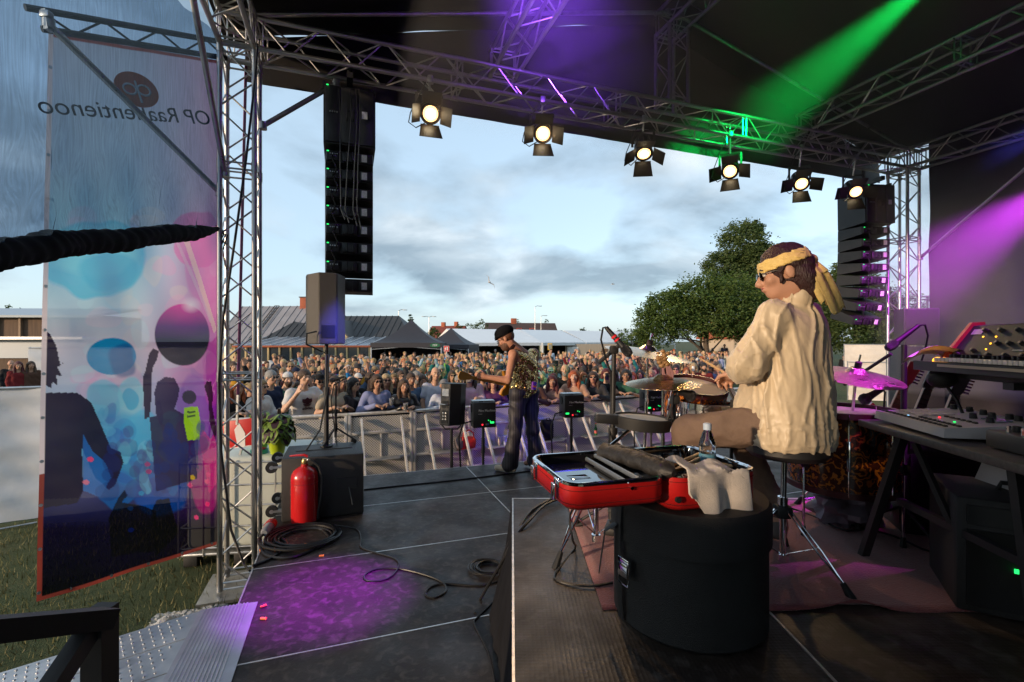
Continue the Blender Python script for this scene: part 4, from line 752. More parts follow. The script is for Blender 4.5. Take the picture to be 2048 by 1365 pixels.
for j in range(8):
    v0, v1 = 3.25 - .28 * (j + 1), 3.25 - .28 * j; m = MB(); e = .004
    m.hexa([S(-5.2, v0 + e, rz(-5.2) - .04), S(-.802, v0 + e, rz(-.802) - .04), S(-.802, v1 - e, rz(-.802) - .04), S(-5.2, v1 - e, rz(-5.2) - .04), S(-5.2, v0 + e, rz(-5.2)), S(-.802, v0 + e, rz(-.802)), S(-.802, v1 - e, rz(-.802)), S(-5.2, v1 - e, rz(-5.2))]); m.build('plank', M_RAMP, ramp, smooth=False)
    for r_ in range(5):
        for q in range(34):
            u = -.86 - q * .045 - (.022 if r_ % 2 else 0); v = v0 + .035 + r_ * .052; nubs.lathe([(.0065, 0), (.0055, .005), (.003, .006)], Matrix.Translation(S(u, v, rz(u))), 6)
tag(nubs.build('grip_studs', M_RAMP, ramp), kind='stuff')
rail = thing('hand_rail', 'blurred black square tube rail in the near left corner', 'rail', (-.92, 1.04, DECK)); c = P(200, 1236, 1.04)
MB().bar(c + Vector((0, 0, .022)), Vector((c.x, c.y, DECK)), .046, .046, (1, 0, 0)).build('post', M_BLKM, rail, smooth=False)
MB().bar(c + Vector((.022, 0, 0)), P(-90, 1268, .80), .040, .040).build('top_bar', M_BLKM, rail, smooth=False); MB().bar(c + Vector((0, -.024, -.01)), P(60, 1440, .86), .030, .040).build('diagonal_bar', M_BLKM, rail, smooth=False)
# ballast water tank in its cage
M_TANK = mat('tank_plastic', (.62, .66, .60), .45, var=.06, vscale=3); tk = thing('water_tank', 'white ballast water tank in a steel cage on a pallet', 'tank', (-2.98, 5.58, 0)); A = Mz(R(8), (-2.98, 5.58, 0))
MB().rbox((0, 0, .66), (1.12, .94, .98), .07, A, seg=3).build('container', M_TANK, tk)
for zz in (.20, .42, .64, .86, 1.10):
    MB().path([A @ Vector(p) for p in ((-.6, -.5, zz), (.6, -.5, zz), (.6, .5, zz), (-.6, .5, zz))], .010, 6, closed=True).build('cage_ring', M_STEEL, tk)
for i in range(6):
    for s_ in (-.5, .5): MB().tube(A @ Vector((-.6 + .24 * i, s_ * 1.02, .12)), A @ Vector((-.6 + .24 * i, s_ * 1.02, 1.13)), .010, n=6).build('cage_bar', M_STEEL, tk)
for i in range(1, 4):
    for s_ in (-.6, .6): MB().tube(A @ Vector((s_ * 1.02, -.5 + .25 * i, .12)), A @ Vector((s_ * 1.02, -.5 + .25 * i, 1.13)), .010, n=6).build('cage_bar', M_STEEL, tk)
MB().rbox((0, 0, .135), (1.22, 1.02, .03), .01, A).build('pallet_plate', M_STEEL, tk)
for x in (-.5, 0, .5):
    for y in (-.42, .42): MB().rbox((x, y, .062), (.14, .14, .115), .01, A).build('pallet_foot', M_RUB, tk)
lid_ = MB().lathe([(.09, 1.14), (.092, 1.15), (.09, 1.19), (.03, 1.195)], A @ Matrix.Translation((.12, -.3, 0)), 20).build('screw_lid', mat('teal_plastic', (.01, .30, .24), .4), tk)
MB().lathe([(.05, 1.197), (.052, 1.205), (.02, 1.215)], A @ Matrix.Translation((.14, -.3, 0)), 16).build('vent_cap', mat('red_cap', (.5, .03, .02), .4), lid_)
# coleus plants in green pots
def leaf_mesh():
    m = MB(); n = 7; L_ = .105; out = []
    prof = [(0, .0), (.12, .42), (.3, .52), (.55, .46), (.8, .26), (1, 0)]
    for t, w in prof: out.append((t * L_, w * L_, .10 * L_ * math.sin(t * 3.0) - .25 * L_ * t * t))
    vs = [];
    for (x, w, z) in out: vs += [(x, -w, z - .08 * w), (x, -w * .58, z), (x, 0, z - .10 * w), (x, w * .58, z), (x, w, z - .08 * w)]
    f = []; mi = []
    for k in range(len(out) - 1):
        for j in range(4): f.append((k * 5 + j, k * 5 + j + 1, k * 5 + 5 + j + 1, k * 5 + 5 + j)); mi.append(0 if (j in (0, 3) or k == 4) else 1)
    m.v = vs; m.f = f; m.m = mi
    return m.mesh('leaf', [mat('coleus_green', (.16, .26, .03), .55, var=.25, vscale=30), mat('coleus_maroon', (.035, .010, .018), .55, var=.3, vscale=30)], ang=80)
LEAF = leaf_mesh()
def coleus(label, c, col, n, spread, h, seed):
    rs = np.random.RandomState(seed); root = thing('coleus_plant', label, 'potted plant', c, 'coleus plants in green pots'); M = Matrix.Translation(Vector(c))
    MB().lathe([(.065, 0), (.07, .01), (.10, .17), (.105, .175), (.10, .18), (.09, .165)], M, 24).build('pot', mat('pot_' + label[:5], col, .35, var=.05), root)
    MB().lathe([(.088, .155), (.02, .16)], M, 16).build('soil', mat('soil', (.03, .02, .015), .9), root)
    m = MB()
    for k in range(6): a = rs.uniform(0, 6.28); m.path([Vector(c) + Vector((.03 * math.cos(a), .03 * math.sin(a), .15)), Vector(c) + Vector((.08 * math.cos(a), .08 * math.sin(a), .15 + h * .6)), Vector(c) + Vector((spread * .6 * math.cos(a), spread * .6 * math.sin(a), .15 + h))], .006, 5)
    m.build('stems', mat('stem_green', (.10, .14, .03), .6), root)
    for k in range(n):
        a = k * 2.39996 + rs.uniform(-.3, .3); q = (k + .5) / n; rr = spread * math.sqrt(q) * rs.uniform(.8, 1.1); z = .17 + h * (1.05 - q * .9) + rs.uniform(-.02, .02); s_ = rs.uniform(.8, 1.35)
        pitch = rs.uniform(.1, .5) + q * .75
        Mx = Matrix.Translation(Vector(c) + Vector((rr * .55 * math.cos(a), rr * .55 * math.sin(a), z))) @ Matrix.Rotation(a, 4, 'Z') @ Matrix.Rotation(pitch, 4, 'Y') @ Matrix.Rotation(rs.uniform(-.4, .4), 4, 'X') @ Matrix.Diagonal((s_, s_, s_, 1))
        link('leaf', LEAF, root, Mx)
top_ = 1.165
coleus('bushy maroon and green coleus in a yellow-green pot', (P(553, 900, 5.2).x, 5.22, top_), (.42, .55, .02), 105, .27, .25, 4)
coleus('coleus in a bright green pot behind the other one', (P(517, 900, 5.45).x, 5.50, top_), (.16, .45, .02), 46, .20, .24, 5)
c = P(478, 868, 5.15); sg = thing('warning_sign', 'red and white sign board behind the left tower', 'sign', c); A = Matrix.Translation(c) @ Matrix.Rotation(R(-8), 4, 'Y')
MB().rbox((0, 0, 0), (.33, .008, .30), .003, A).build('board', mat('sign_red', (.55, .012, .012), .45), sg); MB().prism([(-.03, -.15), (.05, -.15), (.07, .0), (.02, .12), (-.04, .05)], .002, A @ Matrix.Translation((0, -.0055, 0)) @ Matrix.Rotation(R(90), 4, 'X')).build('white_figure', mat('sign_white', (.75, .72, .72), .5), sg); MB().rbox((0, -.001, -.145), (.335, .010, .012), .002, A).build('border', MATS['sign_white'], sg)
MB().bar(A @ Vector((0, .02, -.15)), Vector((c.x, c.y + .02, 1.16)), .02, .02).build('stand', M_STEEL, sg)
# white tarpaulin fence at the far left, rod at its foot
def tarp_fence(label, a, b, h, mt, posts=3, name='tarp_fence', seed=1, grp=None):
    root = thing(name, label, 'fence', a, grp); a, b = Vector(a), Vector(b)
    sheet('tarpaulin', [a + Vector((0, 0, .02)), b + Vector((0, 0, .02)), b + Vector((0, 0, h)), a + Vector((0, 0, h))], 60, 24, mt, .02, seed, root, fr=(4, 2))
    for k in range(posts): p = a.lerp(b, k / max(1, posts - 1)); MB().tube(p + Vector((0, .05, 0)), p + Vector((0, .05, h + .04)), .02, n=8).build('post', M_STEEL, root)
    MB().tube(a + Vector((0, -.01, h)), b + Vector((0, -.01, h)), .018, n=8).build('top_tube', M_STEEL, root)
    return root
M_TARP = mat('white_tarpaulin', (.62, .63, .66), .55, var=.08, vscale=2, bump=.2, bscale=6)
tarp_fence('white tarpaulin fence at the left, behind the banner', (-8.6, 5.35, 0), (-4.6, 7.2, 0), 1.78, M_TARP, 4)
tag(MB().tube(G(-20, 1062, .03), G(74, 1045, .03), .012, n=8).build('ground_rod', M_STEEL), 'thin grey rod lying on the grass at the left', 'rod')
# crumpled plastic film by the tower foot
m = MB(); rs = np.random.RandomState(9); n_ = 26
for j in range(n_ + 1):
    for i in range(n_ + 1):
        s_, t_ = i / n_, j / n_; p = S(-1.0 - .55 * s_, 4.35 + .55 * t_, .03); m.v.append((p.x + rs.uniform(-.012, .012), p.y + rs.uniform(-.012, .012), .02 + .12 * abs(math.sin(s_ * 7 + t_ * 4) * math.sin(t_ * 6 - s_ * 3)) * math.sin(math.pi * s_) * math.sin(math.pi * t_) + rs.uniform(0, .02)))
m.f = [(j * (n_ + 1) + i, j * (n_ + 1) + i + 1, (j + 1) * (n_ + 1) + i + 1, (j + 1) * (n_ + 1) + i) for j in range(n_) for i in range(n_)]; m.m = [0] * len(m.f)
tag(m.build('plastic_film', mat('clear_film', (.75, .75, .75), .12, alpha=.45), smooth=False), 'crumpled clear plastic film at the foot of the left tower', 'film')
# cables on the deck
def cable(label, pts, r=.009, name='floor_cable', z=DECK, mt=None, sub=3, wob=0.0):
    """smooth cable through photo pixels lying on the deck"""
    P3 = [G(p[0], p[1], z + r) if len(p) == 2 else Vector(p) for p in pts]; out = []
    for i in range(len(P3) - 1):
        p0, p1, p2, p3 = P3[max(0, i - 1)], P3[i], P3[i + 1], P3[min(len(P3) - 1, i + 2)]
        for k in range(sub):
            t = k / sub; out.append(0.5 * ((2 * p1) + (p2 - p0) * t + (2 * p0 - 5 * p1 + 4 * p2 - p3) * t * t + (3 * p1 - p0 - 3 * p2 + p3) * t ** 3))
    out.append(P3[-1]); return tag(MB().path(out, r, 6).build(name, mt or M_CABLE), label, 'cable')
cable('thin black cable looping across the middle of the deck', [(600, 1042), (660, 1050), (712, 1058), (722, 1080), (722, 1095), (752, 1106), (790, 1118), (797, 1135), (775, 1158), (735, 1162), (730, 1150), (756, 1138), (800, 1138), (850, 1150), (885, 1165), (892, 1182), (870, 1196), (851, 1190), (860, 1175), (890, 1168), (960, 1172), (1000, 1162)], .006)
def coil(label, c, rad, n, r, seed, ex=1.0):
    rs = np.random.RandomState(seed); pts = []
    for k in range(n * 20):
        a = k * .3142; w = rad * (1 + .12 * math.sin(k * .21 + seed) + rs.uniform(-.015, .015)) * (.72 + .28 * (k / (n * 20))); pts.append(Vector(c) + Vector((w * math.cos(a) * ex + .02 * math.sin(k * .05), w * math.sin(a), r + .004 + .012 * (k / 20 % 3) * .6)))
    return tag(MB().path(pts, r, 6).build('cable_coil', M_CABLE), label, 'cable coil')
coil('thick black cable coiled beside the red extinguisher', G(608, 1078), .26, 6, .010, 3, 1.15)
coil('thin black cable coiled by the riser skirt', G(978, 1140), .12, 6, .007, 8)
cable('black cable loop lying round the big coil', [(525, 1060), (520, 1090), (535, 1112), (580, 1116), (625, 1100), (660, 1080), (640, 1055)], .011)
cable('black cable from the tower across the deck edge', [(505, 1132), (540, 1118), (575, 1090), (560, 1070), (600, 1052), (650, 1062)], .010)
pg = thing('power_plug', 'red and grey industrial plug on the deck edge', 'plug', G(540, 1058)); c = G(536, 1068) + Vector((0, 0, .045)); d = (G(552, 1047) + Vector((0, 0, .045)) - c).normalized(); Mp = along(c, c + d)
MB().lathe([(.022, -.10), (.034, -.08), (.036, .02), (.04, .03)], Mp, 14).build('grip', mat('grey_plug', (.22, .22, .23), .5), pg); MB().lathe([(.044, .03), (.046, .04), (.044, .11), (.036, .112)], Mp, 14).build('collar', mat('plug_red', (.42, .015, .012), .45), pg)
cable('black cable bundle running along the riser edge', [G(1013, 1170, DECK) + Vector((0, 0, .01)), P(1000, 1150, 2.9), P(1015, 1095, 2.85), P(1035, 1062, 2.80), P(1062, 1022, 3.05), P(1110, 996, 3.25), P(1125, 990, 3.28)], .012)
cable('second black cable lying over the riser edge', [G(950, 1228, DECK), G(960, 1200, DECK), P(1006, 1120, 2.75), P(1030, 1075, 2.72), P(1060, 1040, 2.85), P(1090, 1010, 3.1), P(1130, 994, 3.25)], .009)
cable('thin cable trailing down the deck below the riser skirt', [(1012, 1165), (990, 1200), (955, 1235), (948, 1245), (955, 1262), (975, 1300), (985, 1340), (990, 1365)], .005)
cable('black cable lying along the front of the deck', [(728, 980), (800, 972), (900, 962), (1000, 950), (1080, 940)], .008)
rs = np.random.RandomState(5)
M_FOAM = mat('orange_foam', (.85, .25, .05), .8); fm_ = MB().tube((0, 0, -.017), (0, 0, .017), .0065, .008, n=8).mesh('ear_plug', M_FOAM)
for k, (x, y, w) in enumerate(((529, 1087, 'nearest the red plug'), (524, 1101, 'at the deck edge'), (549, 1102, 'in front of the coil'), (553, 1098, 'touching the coil'), (613, 1091, 'inside the cable loop'), (643, 1114, 'apart to the right of the coil'), (527, 1215, 'alone beside the ramp'), (527, 1240, 'lowest, beside the ramp lip'))):
    tag(link('ear_plug', fm_, None, Matrix.Translation(G(x, y) + Vector((0, 0, .008))) @ Matrix.Rotation(rs.uniform(0, 3), 4, 'Z') @ Matrix.Rotation(R(90), 4, 'X')), 'small orange foam ear plug ' + w, 'ear plug', 'foam ear plugs on the deck')
# ================================================================ cases on the riser
cc = (0.715, 1.935); RC, ZC = .305, 1.79
M_CASE = mat('black_fibre_case', (.013, .0125, .012), .62, bump=.5, bscale=380, var=.25, vscale=5)
rc = thing('drum_case', 'big round black drum case standing on the riser', 'drum case', (*cc, RISER)); A = Mz(0, (*cc, 0))
MB().lathe([(RC - .03, RISER + .002), (RC - .012, RISER + .02), (RC - .012, ZC - .13)], A, 64).build('body', M_CASE, rc); MB().lathe([(RC - .010, ZC - .16), (RC, ZC - .155), (RC, ZC - .02), (RC - .012, ZC - .003), (.01, ZC)], A, 64).build('lid', M_CASE, rc)
q = A @ Matrix.Rotation(R(196), 4, 'Z')     # strap and buckle on the left flank
m = MB(); m.path([q @ Vector((RC + .006, 0, ZC - .02)), q @ Vector((RC + .012, 0, ZC - .10)), q @ Vector((RC + .014, .0, ZC - .24)), q @ Vector((RC + .004, .0, ZC - .40)), q @ Vector((RC - .004, 0, RISER + .02))], [(.022, .003)] * 5, 8, flat=(0, 0, 1)); m.build('strap', M_RUB, rc)
m = MB(); m.path([q @ Vector((RC + .01, -.01, ZC - .10)), q @ Vector((RC + .05, -.03, ZC - .13)), q @ Vector((RC + .055, -.04, ZC - .20)), q @ Vector((RC + .065, -.05, ZC - .30))], [(.024, .003)] * 4, 8, flat=(0, 0, 1)); m.build('strap_end', M_RUB, rc)
bk = A @ Matrix.Rotation(R(205), 4, 'Z'); m = MB(); m.path([bk @ Vector(p) for p in ((RC + .012, -.03, ZC - .22), (RC + .012, .03, ZC - .22), (RC + .02, .03, ZC - .31), (RC + .02, -.03, ZC - .31))], .004, 6, closed=True); m.rbox((RC + .016, 0, ZC - .225), (.014, .065, .028), .004, bk); m.rbox((RC + .022, 0, ZC - .255), (.006, .05, .05), .003, bk); m.build('buckle', M_CHR, rc)
# open red case lying on it
sc_ = thing('open_red_case', 'open red case with black lining on top of the round drum case', 'case', (.555, 1.672, ZC)); A = Mz(R(15), (.555, 1.672, 0)); ZR = 1.915
M_REDL = mat('red_leatherette', (.46, .012, .012), .34, bump=.12, bscale=320, coat=.25, var=.1, vscale=4); M_LIN = mat('black_lining', (.010, .010, .012), .07, spec=.9, coat=.6)
def rrect(x0, x1, y0, y1, r, n=6):
    out = []
    for cx_, cy_, a0 in ((x1 - r, y0 + r, -90), (x1 - r, y1 - r, 0), (x0 + r, y1 - r, 90), (x0 + r, y0 + r, 180)):
        for k in range(n + 1): a = R(a0 + 90 * k / n); out.append((cx_ + r * math.cos(a), cy_ + r * math.sin(a)))
    return out
def tray(x0, x1, y0, y1, zb, zt, nm, r=.06):
    o = rrect(x0, x1, y0, y1, r); o2 = rrect(x0 + .014, x1 - .014, y0 + .014, y1 - .014, r - .012); i_ = rrect(x0 + .012, x1 - .012, y0 + .012, y1 - .012, r - .010); i2 = rrect(x0 + .03, x1 - .03, y0 + .03, y1 - .03, r - .02); k = len(o)
    m = MB(); v = [A @ Vector((*p, z)) for L_, z in ((o2, zb), (o, zb + .014), (o, zt)) for p in L_]; f = [tuple(range(k - 1, -1, -1))] + [(j * k + i, j * k + (i + 1) % k, (j + 1) * k + (i + 1) % k, (j + 1) * k + i) for j in range(2) for i in range(k)]; m.add(v, f)
    sh = m.build(nm, M_REDL, sc_, ang=50)
    m = MB(); v = [A @ Vector((*p, z)) for L_, z in ((i_, zt), (i2, zb + .018 if zt - zb > .1 else zt - .03)) for p in L_]; m.add(v, [(i, k + i, k + (i + 1) % k, (i + 1) % k) for i in range(k)] + [tuple(range(k, 2 * k))]); m.build('lining', M_LIN, sh, ang=50)
    MB().path([A @ Vector((*p, zt + .002)) for p in rrect(x0 + .006, x1 - .006, y0 + .006, y1 - .006, r - .005)], (.0085), 8, closed=True).build('metal_rim', M_CHR, sh)
    for zz in (zb + .022, zt - .018): MB().path([A @ Vector((*p, zz)) for p in rrect(x0 - .0005, x1 + .0005, y0 - .0005, y1 + .0005, r)], .0013, 4, closed=True).build('stitching', mat('dark_thread', (.12, .004, .004), .8), sh)
    return sh
tray(-.385, -.004, 0, .43, ZR - .085, ZR, 'lid_tray'); tray(.004, .385, 0, .43, ZC + .003, ZR, 'base_tray')
for y in (.09, .33):
    m = MB(); m.rbox((-.388, y, ZR - .01), (.012, .045, .03), .004, A); m.rbox((-.402, y, ZR - .035), (.008, .032, .055), .003, A @ Matrix.Translation((0, 0, -.002))); m.build('latch', M_CHR, sc_)
MB().lathe([(.006, 0), (.006, .006)], A @ Matrix.Translation((-.15, -.001, ZR - .02)) @ Matrix.Rotation(R(90), 4, 'X'), 10).build('rivet', M_CHR, sc_)
MB().lathe([(.011, 0), (.011, .010)], A @ Matrix.Translation((.03, -.001, ZC + .05)) @ Matrix.Rotation(R(90), 4, 'X'), 10).build('foot_stud', M_RUB, sc_)
for k, (y, z) in enumerate(((-.10, ZR - .004), (-.14, ZR - .016))): MB().tube(A @ Vector((y, .035, z)), A @ Vector((y, .395, z)), .009, n=8).build('inner_rail', mat('grey_plastic', (.10, .11, .12), .2), sc_)
MB().rbox((-.26, .2, ZR - .0315), (.08, .06, .004), .0015, A).build('moulded_square', M_LIN, sc_)
bg_ = thing('stick_bag', 'rolled black cloth bag lying across the open red case', 'bag', A @ Vector((0, .2, ZR))); m = MB(); rs = np.random.RandomState(4); pts = [A @ Vector((-.055 + .10 * t - .02, .41 - .40 * t, ZR + .012 + .012 * math.sin(t * 3))) for t in [k / 14 for k in range(15)]]; m.path(pts, [(.012 if k in (0, 14) else .040 + .005 * math.sin(k * 1.9), .012 if k in (0, 14) else .030 + .004 * math.sin(k * 2.3)) for k in range(15)], 14); m.build('bag_body', mat('black_nylon', (.016, .014, .013), .55, bump=.5, bscale=22), bg_); MB().path([pts[2] + Vector((0, 0, .032)), pts[7] + Vector((.01, 0, .036)), pts[12] + Vector((0, 0, .034))], .003, 5).build('seam', M_RUB, bg_)
microphone('black microphone with red bands lying in the red case', A @ Vector((.07, .40, ZR - .005)), A @ Vector((.155, .20, ZR - .045)), .017, [A @ Vector((.03, .44, ZR + .03)), A @ Vector((-.02, .47, ZR + .0))], True)
def drumstick(label, a, b, txt=None, grp='drumsticks in the red case'):
    a, b = Vector(a), Vector(b); L_ = (b - a).length; root = thing('drumstick', label, 'drumstick', a, grp)
    MB().lathe([(.004, 0), (.0072, .006), (.0074, L_ * .7), (.0045, L_ * .93), (.0035, L_ * .95)], along(a, b), 12).build('shaft', mat('hickory', (.52, .33, .16), .45, var=.15, vscale=30), root)
    MB().ell(b - (b - a).normalized() * .012, (.0055, .0055, .0055)).build('tip', MATS['hickory'], root)
    if txt:
        ax = (b - a).normalized(); up = Vector((0, -.75, .66)); up = (up - ax * up.dot(ax)).normalized(); lettering(txt, .018, frame(a.lerp(b, .5) + up * .0078 - Vector((0, 0, .006)), ax, up.cross(ax)), M_INK, root, ext=.0004)
    return root
drumstick('pale drumstick with dark lettering in the red case', A @ Vector((.10, .17, ZR - .01)), A @ Vector((.42, .30, ZR + .02)), 'VIC FIRTH')
drumstick('darker drumstick lying beside the lettered one', A @ Vector((.37, .26, ZR + .008)), A @ Vector((.05, .11, ZR - .02)))
drumstick('short end of a drumstick under the towel', A @ Vector((.26, .145, ZR + .006)), A @ Vector((-.03, .09, ZR - .02)))
drumstick('drumstick lying in the far side of the red case', A @ Vector((.36, .12, ZR - .012)), A @ Vector((.33, .36, ZR - .03)))
# towel over the front rim
m = MB(); nx_, ny_ = 60, 50; rs = np.random.RandomState(6)
for j in range(ny_ + 1):
    for i in range(nx_ + 1):
        s_, t_ = i / nx_, j / ny_; x = .065 + .235 * s_ + .03 * t_ * (s_ - .3); L_ = t_ * .30
        flat = .15
        if L_ < flat: y = .135 - L_; z = ZR + .014 + .014 * math.sin(s_ * 9 + t_ * 5) * (1 - t_) + .012 * math.sin(s_ * 4 + 1)
        else: y = -.016 - .010 * math.sin(s_ * 7) - .012 * math.sin(s_ * 13 + 2) * (L_ - flat) / .15 * 1.2; z = ZR + .012 - (L_ - flat) * (1.0 - .62 * max(0, .35 - s_) / .35 + .1 * s_)
        m.v.append(tuple(A @ Vector((x, y, z + rs.uniform(-.0022, .0022) + .007 * math.sin(s_ * 21 + 2 * math.sin(t_ * 5)) * t_))))
m.f = [(j * (nx_ + 1) + i, j * (nx_ + 1) + i + 1, (j + 1) * (nx_ + 1) + i + 1, (j + 1) * (nx_ + 1) + i) for j in range(ny_) for i in range(nx_)]; m.m = [0] * len(m.f)
tw = m.build('towel', mat('terry_cloth', (.66, .59, .53), .95, bump=.55, bscale=420, var=.08, vscale=30, sheen=.3), ang=180); so = tw.modifiers.new('s', 'SOLIDIFY'); so.thickness = .006; tag(tw, 'pale terry towel hanging over the edge of the red case', 'towel')
wb_ = thing('water_bottle', 'half full clear water bottle with pale cap in the red case', 'bottle', A @ Vector((.315, .20, ZR - .06))); Mb = Matrix.Translation(A @ Vector((.315, .21, ZR - .05)))
M_PET = mat('clear_plastic', (.92, .95, .97), .06, trans=1.0); MB().lathe([(.030, 0), (.033, .008), (.033, .10), (.034, .11), (.031, .12), (.020, .155), (.0135, .17), (.0135, .178)], Mb, 24).build('shell', M_PET, wb_); MB().lathe([(.0305, .004), (.0305, .085), (.001, .0852)], Mb, 20).build('water', mat('water', (.85, .93, .97), .02, trans=1.0), wb_); MB().lathe([(.0165, .170), (.0165, .194), (.012, .197)], Mb, 18).build('screw_cap', mat('pale_blue_cap', (.45, .55, .68), .45), wb_); MB().lathe([(.0336, .03), (.0336, .075)], Mb, 24, cap=False).build('paper_label', mat('blue_label', (.12, .38, .55), .5, alpha=.55), wb_)
# ================================================================ drum kit
def chrome_tripod(root, base, rad, h, foot_rot, r=.012):
    base = Vector(base)
    for k in range(3):
        a = foot_rot + k * 2.0944; p = base + Vector((math.cos(a) * rad, math.sin(a) * rad, .02)); t = base + Vector((math.cos(a) * .02, math.sin(a) * .02, h)); s_ = Vector((-math.sin(a), math.cos(a), 0)) * .012
        l = MB(); l.path([t + s_, t.lerp(p, .55) + s_ * 1.3, p + (t - p) * .08], .005, 6); l.path([t - s_, t.lerp(p, .55) - s_ * 1.3, p + (t - p) * .08], .005, 6); l.tube(base + Vector((0, 0, .07)), t.lerp(p, .5), .004, n=6); lg = l.build('leg', M_CHR, root)
        MB().tube(p + (t - p) * .12, p + Vector((0, 0, -.018)) + (p - t) * .03, .012, .02, n=8).build('rubber_foot', M_RUB, lg)
    MB().tube(base + Vector((0, 0, .05)), base + Vector((0, 0, h + .05)), .014, n=12).build('tube', M_CHR, root); MB().tube(base + Vector((0, 0, h - .03)), base + Vector((0, 0, h + .05)), .022, n=12).build('collar', M_CHR, root); MB().tube(base + Vector((0, 0, .04)), base + Vector((0, 0, .075)), .024, n=12).build('collar', M_CHR, root)
M_CYM = mat('bronze_cymbal', (.62, .46, .26), .27, 1.0, rvar=.08, vscale=5, bump=.25, bscale=40, stretch=(1, 1, 12)); M_HEAD = mat('coated_drumhead', (.78, .68, .55), .6, var=.08, vscale=7)
def floral():
    m = bpy.data.materials.new('floral_wrap'); m.use_nodes = True; nt = m.node_tree; b = nt.nodes['Principled BSDF']; N = nt.nodes.new; L = nt.links.new; tc = N('ShaderNodeTexCoord'); v = N('ShaderNodeTexVoronoi'); v.feature = 'F1'; v.inputs['Scale'].default_value = 9; n = N('ShaderNodeTexNoise'); n.inputs['Scale'].default_value = 13; n.inputs['Detail'].default_value = 3; L(tc.outputs['Object'], n.inputs['Vector']); va = N('ShaderNodeMix'); va.data_type = 'RGBA'; va.inputs[0].default_value = .16; L(tc.outputs['Object'], va.inputs[6]); L(n.outputs['Color'], va.inputs[7]); L(va.outputs[2], v.inputs['Vector'])
    w = N('ShaderNodeMath'); w.operation = 'SINE'; mu = N('ShaderNodeMath'); mu.operation = 'MULTIPLY'; mu.inputs[1].default_value = 26; L(v.outputs['Distance'], mu.inputs[0]); L(mu.outputs[0], w.inputs[0]); ad = N('ShaderNodeMath'); ad.operation = 'ADD'; L(w.outputs[0], ad.inputs[0]); n2 = N('ShaderNodeTexNoise'); n2.inputs['Scale'].default_value = 28; L(tc.outputs['Object'], n2.inputs['Vector']); ml = N('ShaderNodeMath'); ml.operation = 'MULTIPLY_ADD'; L(n2.outputs[0], ml.inputs[0]); ml.inputs[1].default_value = 3.2; ml.inputs[2].default_value = -1.6; L(ml.outputs[0], ad.inputs[1])
    r = N('ShaderNodeValToRGB'); e = r.color_ramp.elements; e[0].position = .35; e[0].color = (.045, .010, .006, 1); e[1].position = .75; e[1].color = (.42, .13, .016, 1); L(ad.outputs[0], r.inputs[0]); L(r.outputs[0], b.inputs['Base Color']); b.inputs['Roughness'].default_value = .22; b.inputs['Coat Weight'].default_value = .4
    return m
M_FLOR = floral(); M_HOOP = mat('maroon_hoop', (.055, .012, .014), .35)
def drum(name, label, M, r, h, shell, hoop, lugs=6, chrome_hoop=False, lugm=None):
    root = thing(name, label, 'drum', M.translation)
    MB().lathe([(r, -h), (r, 0)], M, 40).build('shell', shell, root)
    MB().lathe([(r * .2, .004), (r * .985, .003), (r * .99, -.002)], M, 40).build('drumhead', M_HEAD, root)
    for z0 in (.012, -h - .012): MB().lathe([(r * .985, z0 - .018), (r * 1.05, z0 - .018), (r * 1.05, z0 + .014), (r * .985, z0 + .014)], M, 40, cap=False).build('hoop', hoop, root)
    for k in range(lugs):
        a = .3 + k * 6.283 / lugs; c_, s_ = math.cos(a), math.sin(a); l = MB(); l.tube(M @ Vector((r * 1.04 * c_, r * 1.04 * s_, .02)), M @ Vector((r * 1.04 * c_, r * 1.04 * s_, -h - .02)), .004, n=6); l.rbox((r * 1.02, 0, -h / 2), (.022, .022, h * .4), .005, M @ Matrix.Rotation(a, 4, 'Z')); l.build('lug', lugm or M_CHR, root)
    return root
def cymbal(name, label, c, r, tiltx, tilty, base, mt=None):
    c = Vector(c); M = Matrix.Translation(c) @ Matrix.Rotation(R(tiltx), 4, 'X') @ Matrix.Rotation(R(tilty), 4, 'Y'); root = thing(name, label, 'cymbal', (base[0], base[1], RISER))
    MB().lathe([(.004, .045), (.03, .042), (.05, .025), (.06, .016), (r * .6, .008), (r, -.012), (r, -.0135), (.06, .014), (.004, .043)], M, 64, cap=False).build('plate', mt or M_CYM, root, ang=30)
    MB().lathe([(.018, .046), (.018, .075), (.008, .08)], M, 14).build('felt', mat('felt', (.06, .04, .045), .95), root); MB().tube(M @ Vector((0, 0, .04)), M @ Vector((0, 0, .12)), .005, n=8).build('wing_bolt', M_CHR, root)
    b3 = Vector((base[0], base[1], RISER)); pm = MB(); pm.tube(b3 + Vector((0, 0, .3)), b3.lerp(c, .72), .011, n=10); pm.tube(b3.lerp(c, .70), c, .008, n=10); pm.build('pole', M_CHR, root); chrome_tripod(root, b3, .26, .34, .2); return root
c1 = P(1326, 764, 2.72); cymbal('crash_cymbal', 'bronze cymbal with hanging shells in front of the tilted tom', c1, .21, 4, -2, (c1.x, 2.72))
c2 = P(1296, 705, 2.95); cymbal('ride_cymbal', 'large cymbal tilted down to the right, above the other', c2, .265, 6, 9, (c2.x - .02, 2.98), mat('pale_bronze', (.66, .56, .42), .3, 1.0, rvar=.06))
sh_ = thing('shell_rattle', 'bunch of nut shells and cords hanging from the cymbal stand', 'rattle', P(1332, 752, 2.70)); rs = np.random.RandomState(3)
for k in range(26):
    q = P(1324 + rs.uniform(-9, 12), 700 + rs.uniform(0, 34) + 0, 2.70); MB().ell(q, (rs.uniform(.011, .018),) * 2 + (rs.uniform(.008, .014),)).build('shell', mat('nut_shell', (.36, .20, .08), .4, var=.3), sh_)
m = MB()
